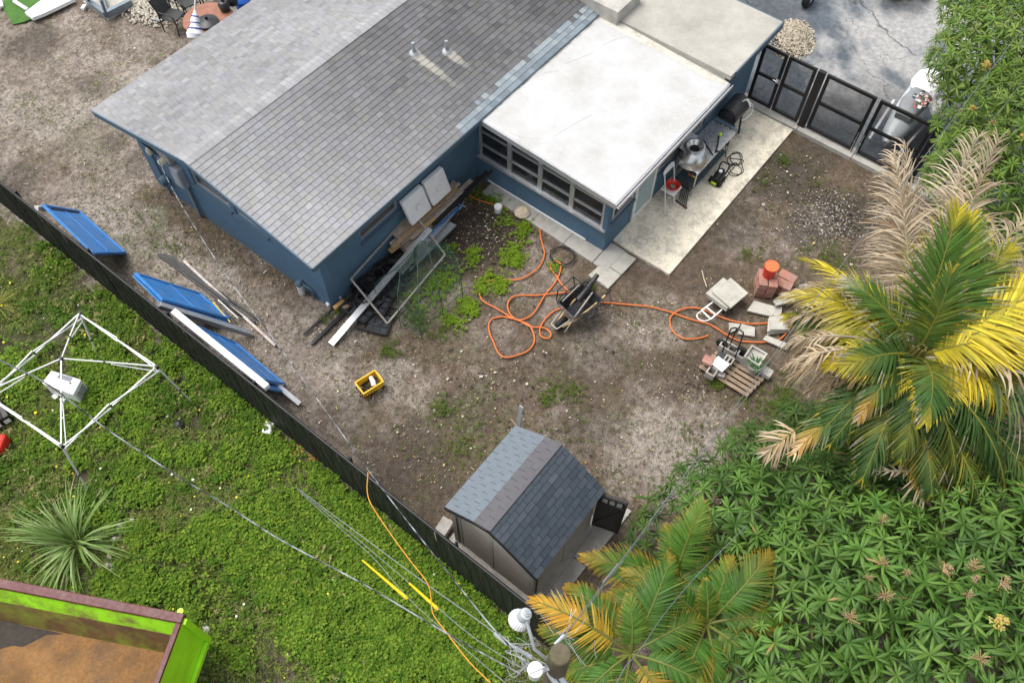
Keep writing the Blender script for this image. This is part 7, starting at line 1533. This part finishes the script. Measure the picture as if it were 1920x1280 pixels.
scatter('leafy_weeds', P, np.full(len(P), 1.05), mix3((.065, .15, .014), (.19, .28, .03), rng.random(len(P))), [template(9, .07, .15, 130+i, .6) for i in range(6)], 'bushy bright green leafy weeds along the fence')
# yard weeds
yl = [(945, 410, .2, .6), (960, 490, .13, 1.6), (965, 475, .12, 1.2), (975, 440, .15, .7), (925, 525, .12, 1.2), (905, 540, .1, 1.2), (940, 535, .12, 1), (885, 490, .08, 1), (888, 475, .08, .6), (870, 575, .13, 1.6), (880, 582, .1, 1), (850, 600, .2, 1.2), (825, 610, .22, 1.2), (800, 550, .25, 1.1), (820, 540, .2, 1), (780, 600, .2, 1), (840, 520, .2, .7), (735, 650, .2, .6), (730, 655, .12, .5), (770, 560, .3, 1), (845, 470, .1, .4), (1040, 500, .1, .3), (630, 590, .12, .4), (615, 600, .1, .3), (1045, 720, .25, .5), (1070, 730, .15, .5), (1030, 745, .15, .5), (825, 765, .12, .4), (850, 790, .3, .6), (870, 840, .25, .5), (1070, 800, .3, .5), (900, 770, .4, .5), (1335, 710, .1, .8), (1345, 718, .08, .5), (1450, 760, .35, 2.2), (1480, 745, .25, 1.4), (1560, 480, .3, 1.2), (1400, 480, .15, .5), (1530, 500, .3, .8), (1470, 300, .12, .5), (1420, 340, .25, .5), (1510, 340, .4, .5), (900, 365, .12, .6), (930, 375, .1, .6), (985, 425, .1, .4),
      (300, 440, .3, .5), (250, 420, .4, .5), (220, 400, .3, .3), (320, 470, .2, .4), (160, 300, .4, .25), (80, 180, .6, .3), (250, 170, .6, .3), (350, 120, .5, .2), (120, 240, .4, .2), (380, 180, .3, .2), (60, 330, .3, .2), (520, 100, .4, .1), (290, 380, .3, .3), (1200, 620, .5, .25), (690, 790, .6, .3), (1150, 850, .6, .3), (420, 450, .4, .25), (1250, 890, .3, .35), (1110, 540, .06, .2), (1290, 820, .2, .3)]
P = clumpP(yl, 170, -.01); P = P[rng.random(len(P)) < .25+.75*ss(.4, .56, fbm(P[:, 0], P[:, 1], 3.2, 3, 201))]; P[:, 2] *= .55; P = P[(P[:, 0] > 3.1) & ~((P[:, 0] > 5.7) & (P[:, 1] > 9.5) & (P[:, 1] < 15.6)) & ~((P[:, 0] > 11.2) & (P[:, 1] > 4.1) & (P[:, 1] < 9))]
br = ((P[:, 0] > 7) & (P[:, 1] > 5.6))*.85+.15*rng.random(len(P))
scatter('yard_weeds', P, .42+.12*br, mix3((.085, .125, .02), (.2, .32, .02), br*rng.uniform(.6, 1, len(P))), [template(8, .075, .3, 140+i, .6) for i in range(6)], 'small patches of bright green weeds growing in the dirt yard')
n_ = 16000; X = rng.uniform(3.1, 17, n_); Yy = rng.uniform(-1, 24, n_); k = rng.random(n_) < .1+.9*ss(.5, .66, fbm(X, Yy, .8, 4, 96)); k &= ~((X > 5.6) & (Yy > 9.3) & (Yy < 15.8)) & ~((X > 10.4) & (Yy > 4.1) & (Yy < 9.6)); X, Yy = X[k], Yy[k]
scatter('sparse_sprouts', np.stack([X, Yy, np.zeros_like(X)-.01], -1), np.full(len(X), .4), mix3((.06, .1, .02), (.13, .15, .05), rng.random(len(X))), [template(5, .07, .5, 150+i, .5) for i in range(5)], 'sparse tiny sprouts scattered over the dirt')
# litter: leaf crumbs, chips and pebbles on the dirt
n_ = 44000; X = rng.uniform(3.05, 17.1, n_); Yy = rng.uniform(-1.5, 25, n_); k = rng.random(n_) < .25+.75*ss(.42, .6, fbm(X, Yy, .7, 4, 98)); k &= ~((X > 10.4) & (Yy > 4.1) & (Yy < 9.6)) & ~((X > 3.3) & (X < 6) & (Yy > 1.6) & (Yy < 4.15)); X, Yy = X[k], Yy[k]
pc = np.array([(.5, .45, .34), (.42, .3, .14), (.3, .2, .1), (.18, .12, .07), (.1, .07, .05), (.46, .42, .35), (.3, .27, .24), (.4, .32, .1), (.09, .075, .06), (.22, .17, .13)])[rng.integers(10, size=len(X))]
ch_ = np.array([(-.5, -.3, .1), (.5, -.22, .22), (.42, .3, .12), (-.4, .26, .3)])*.05; ch2 = np.array([(-.5, -.1, .15), (.5, -.08, .1), (.5, .1, .2), (-.5, .08, .1)])*.09; ch3 = np.array([(-.3, -.3, .1), (.3, -.3, .15), (.3, .3, .3), (-.3, .3, .2)])*.06
scatter('ground_litter', np.stack([X, Yy, np.zeros_like(X)-.004], -1), rng.gamma(3, .11, len(X))+.1, pc, [ch_, ch2, ch3], 'leaf crumbs, chips and pebbles strewn over the dirt yard', m=m_litter)
P = clumpP([(900, 450, .55, 1), (1000, 770, 1.2, .5), (930, 740, 1.0, .5), (1560, 410, .45, .9), (1330, 700, .4, .25), (1480, 350, .8, .5), (1310, 720, .3, .2)], 900, 0); P[:, 2] = 0
scatter('soil_clods', P, rng.gamma(3, .16, len(P))+.12, np.array([(.06, .045, .035), (.1, .075, .055), (.045, .035, .03), (.4, .36, .29), (.16, .12, .08), (.05, .04, .03), (.08, .06, .045)])[rng.integers(7, size=len(P))], [ch_, ch3], 'dark soil clods and chips on the mulch bed', m=m_litter)
n_ = 260; P = on_poly(n_, (0, 520, 1000, 1280)); P = P[P[:, 0] < 2.9]; P[:, 2] = rng.uniform(.05, .16, len(P))
fl_ = np.array([(-.5, -.5, 0), (.5, -.5, 0), (.5, .5, .1), (-.5, .5, .1)])*.045
o = scatter('weed_flowers', P, rng.uniform(.4, .95, len(P)), np.array([(.8, .6, .02), (.8, .65, .05), (.7, .7, .62)])[rng.integers(3, size=len(P))], [fl_], 'tiny yellow and white flowers dotted through the weeds', m=m_litter)
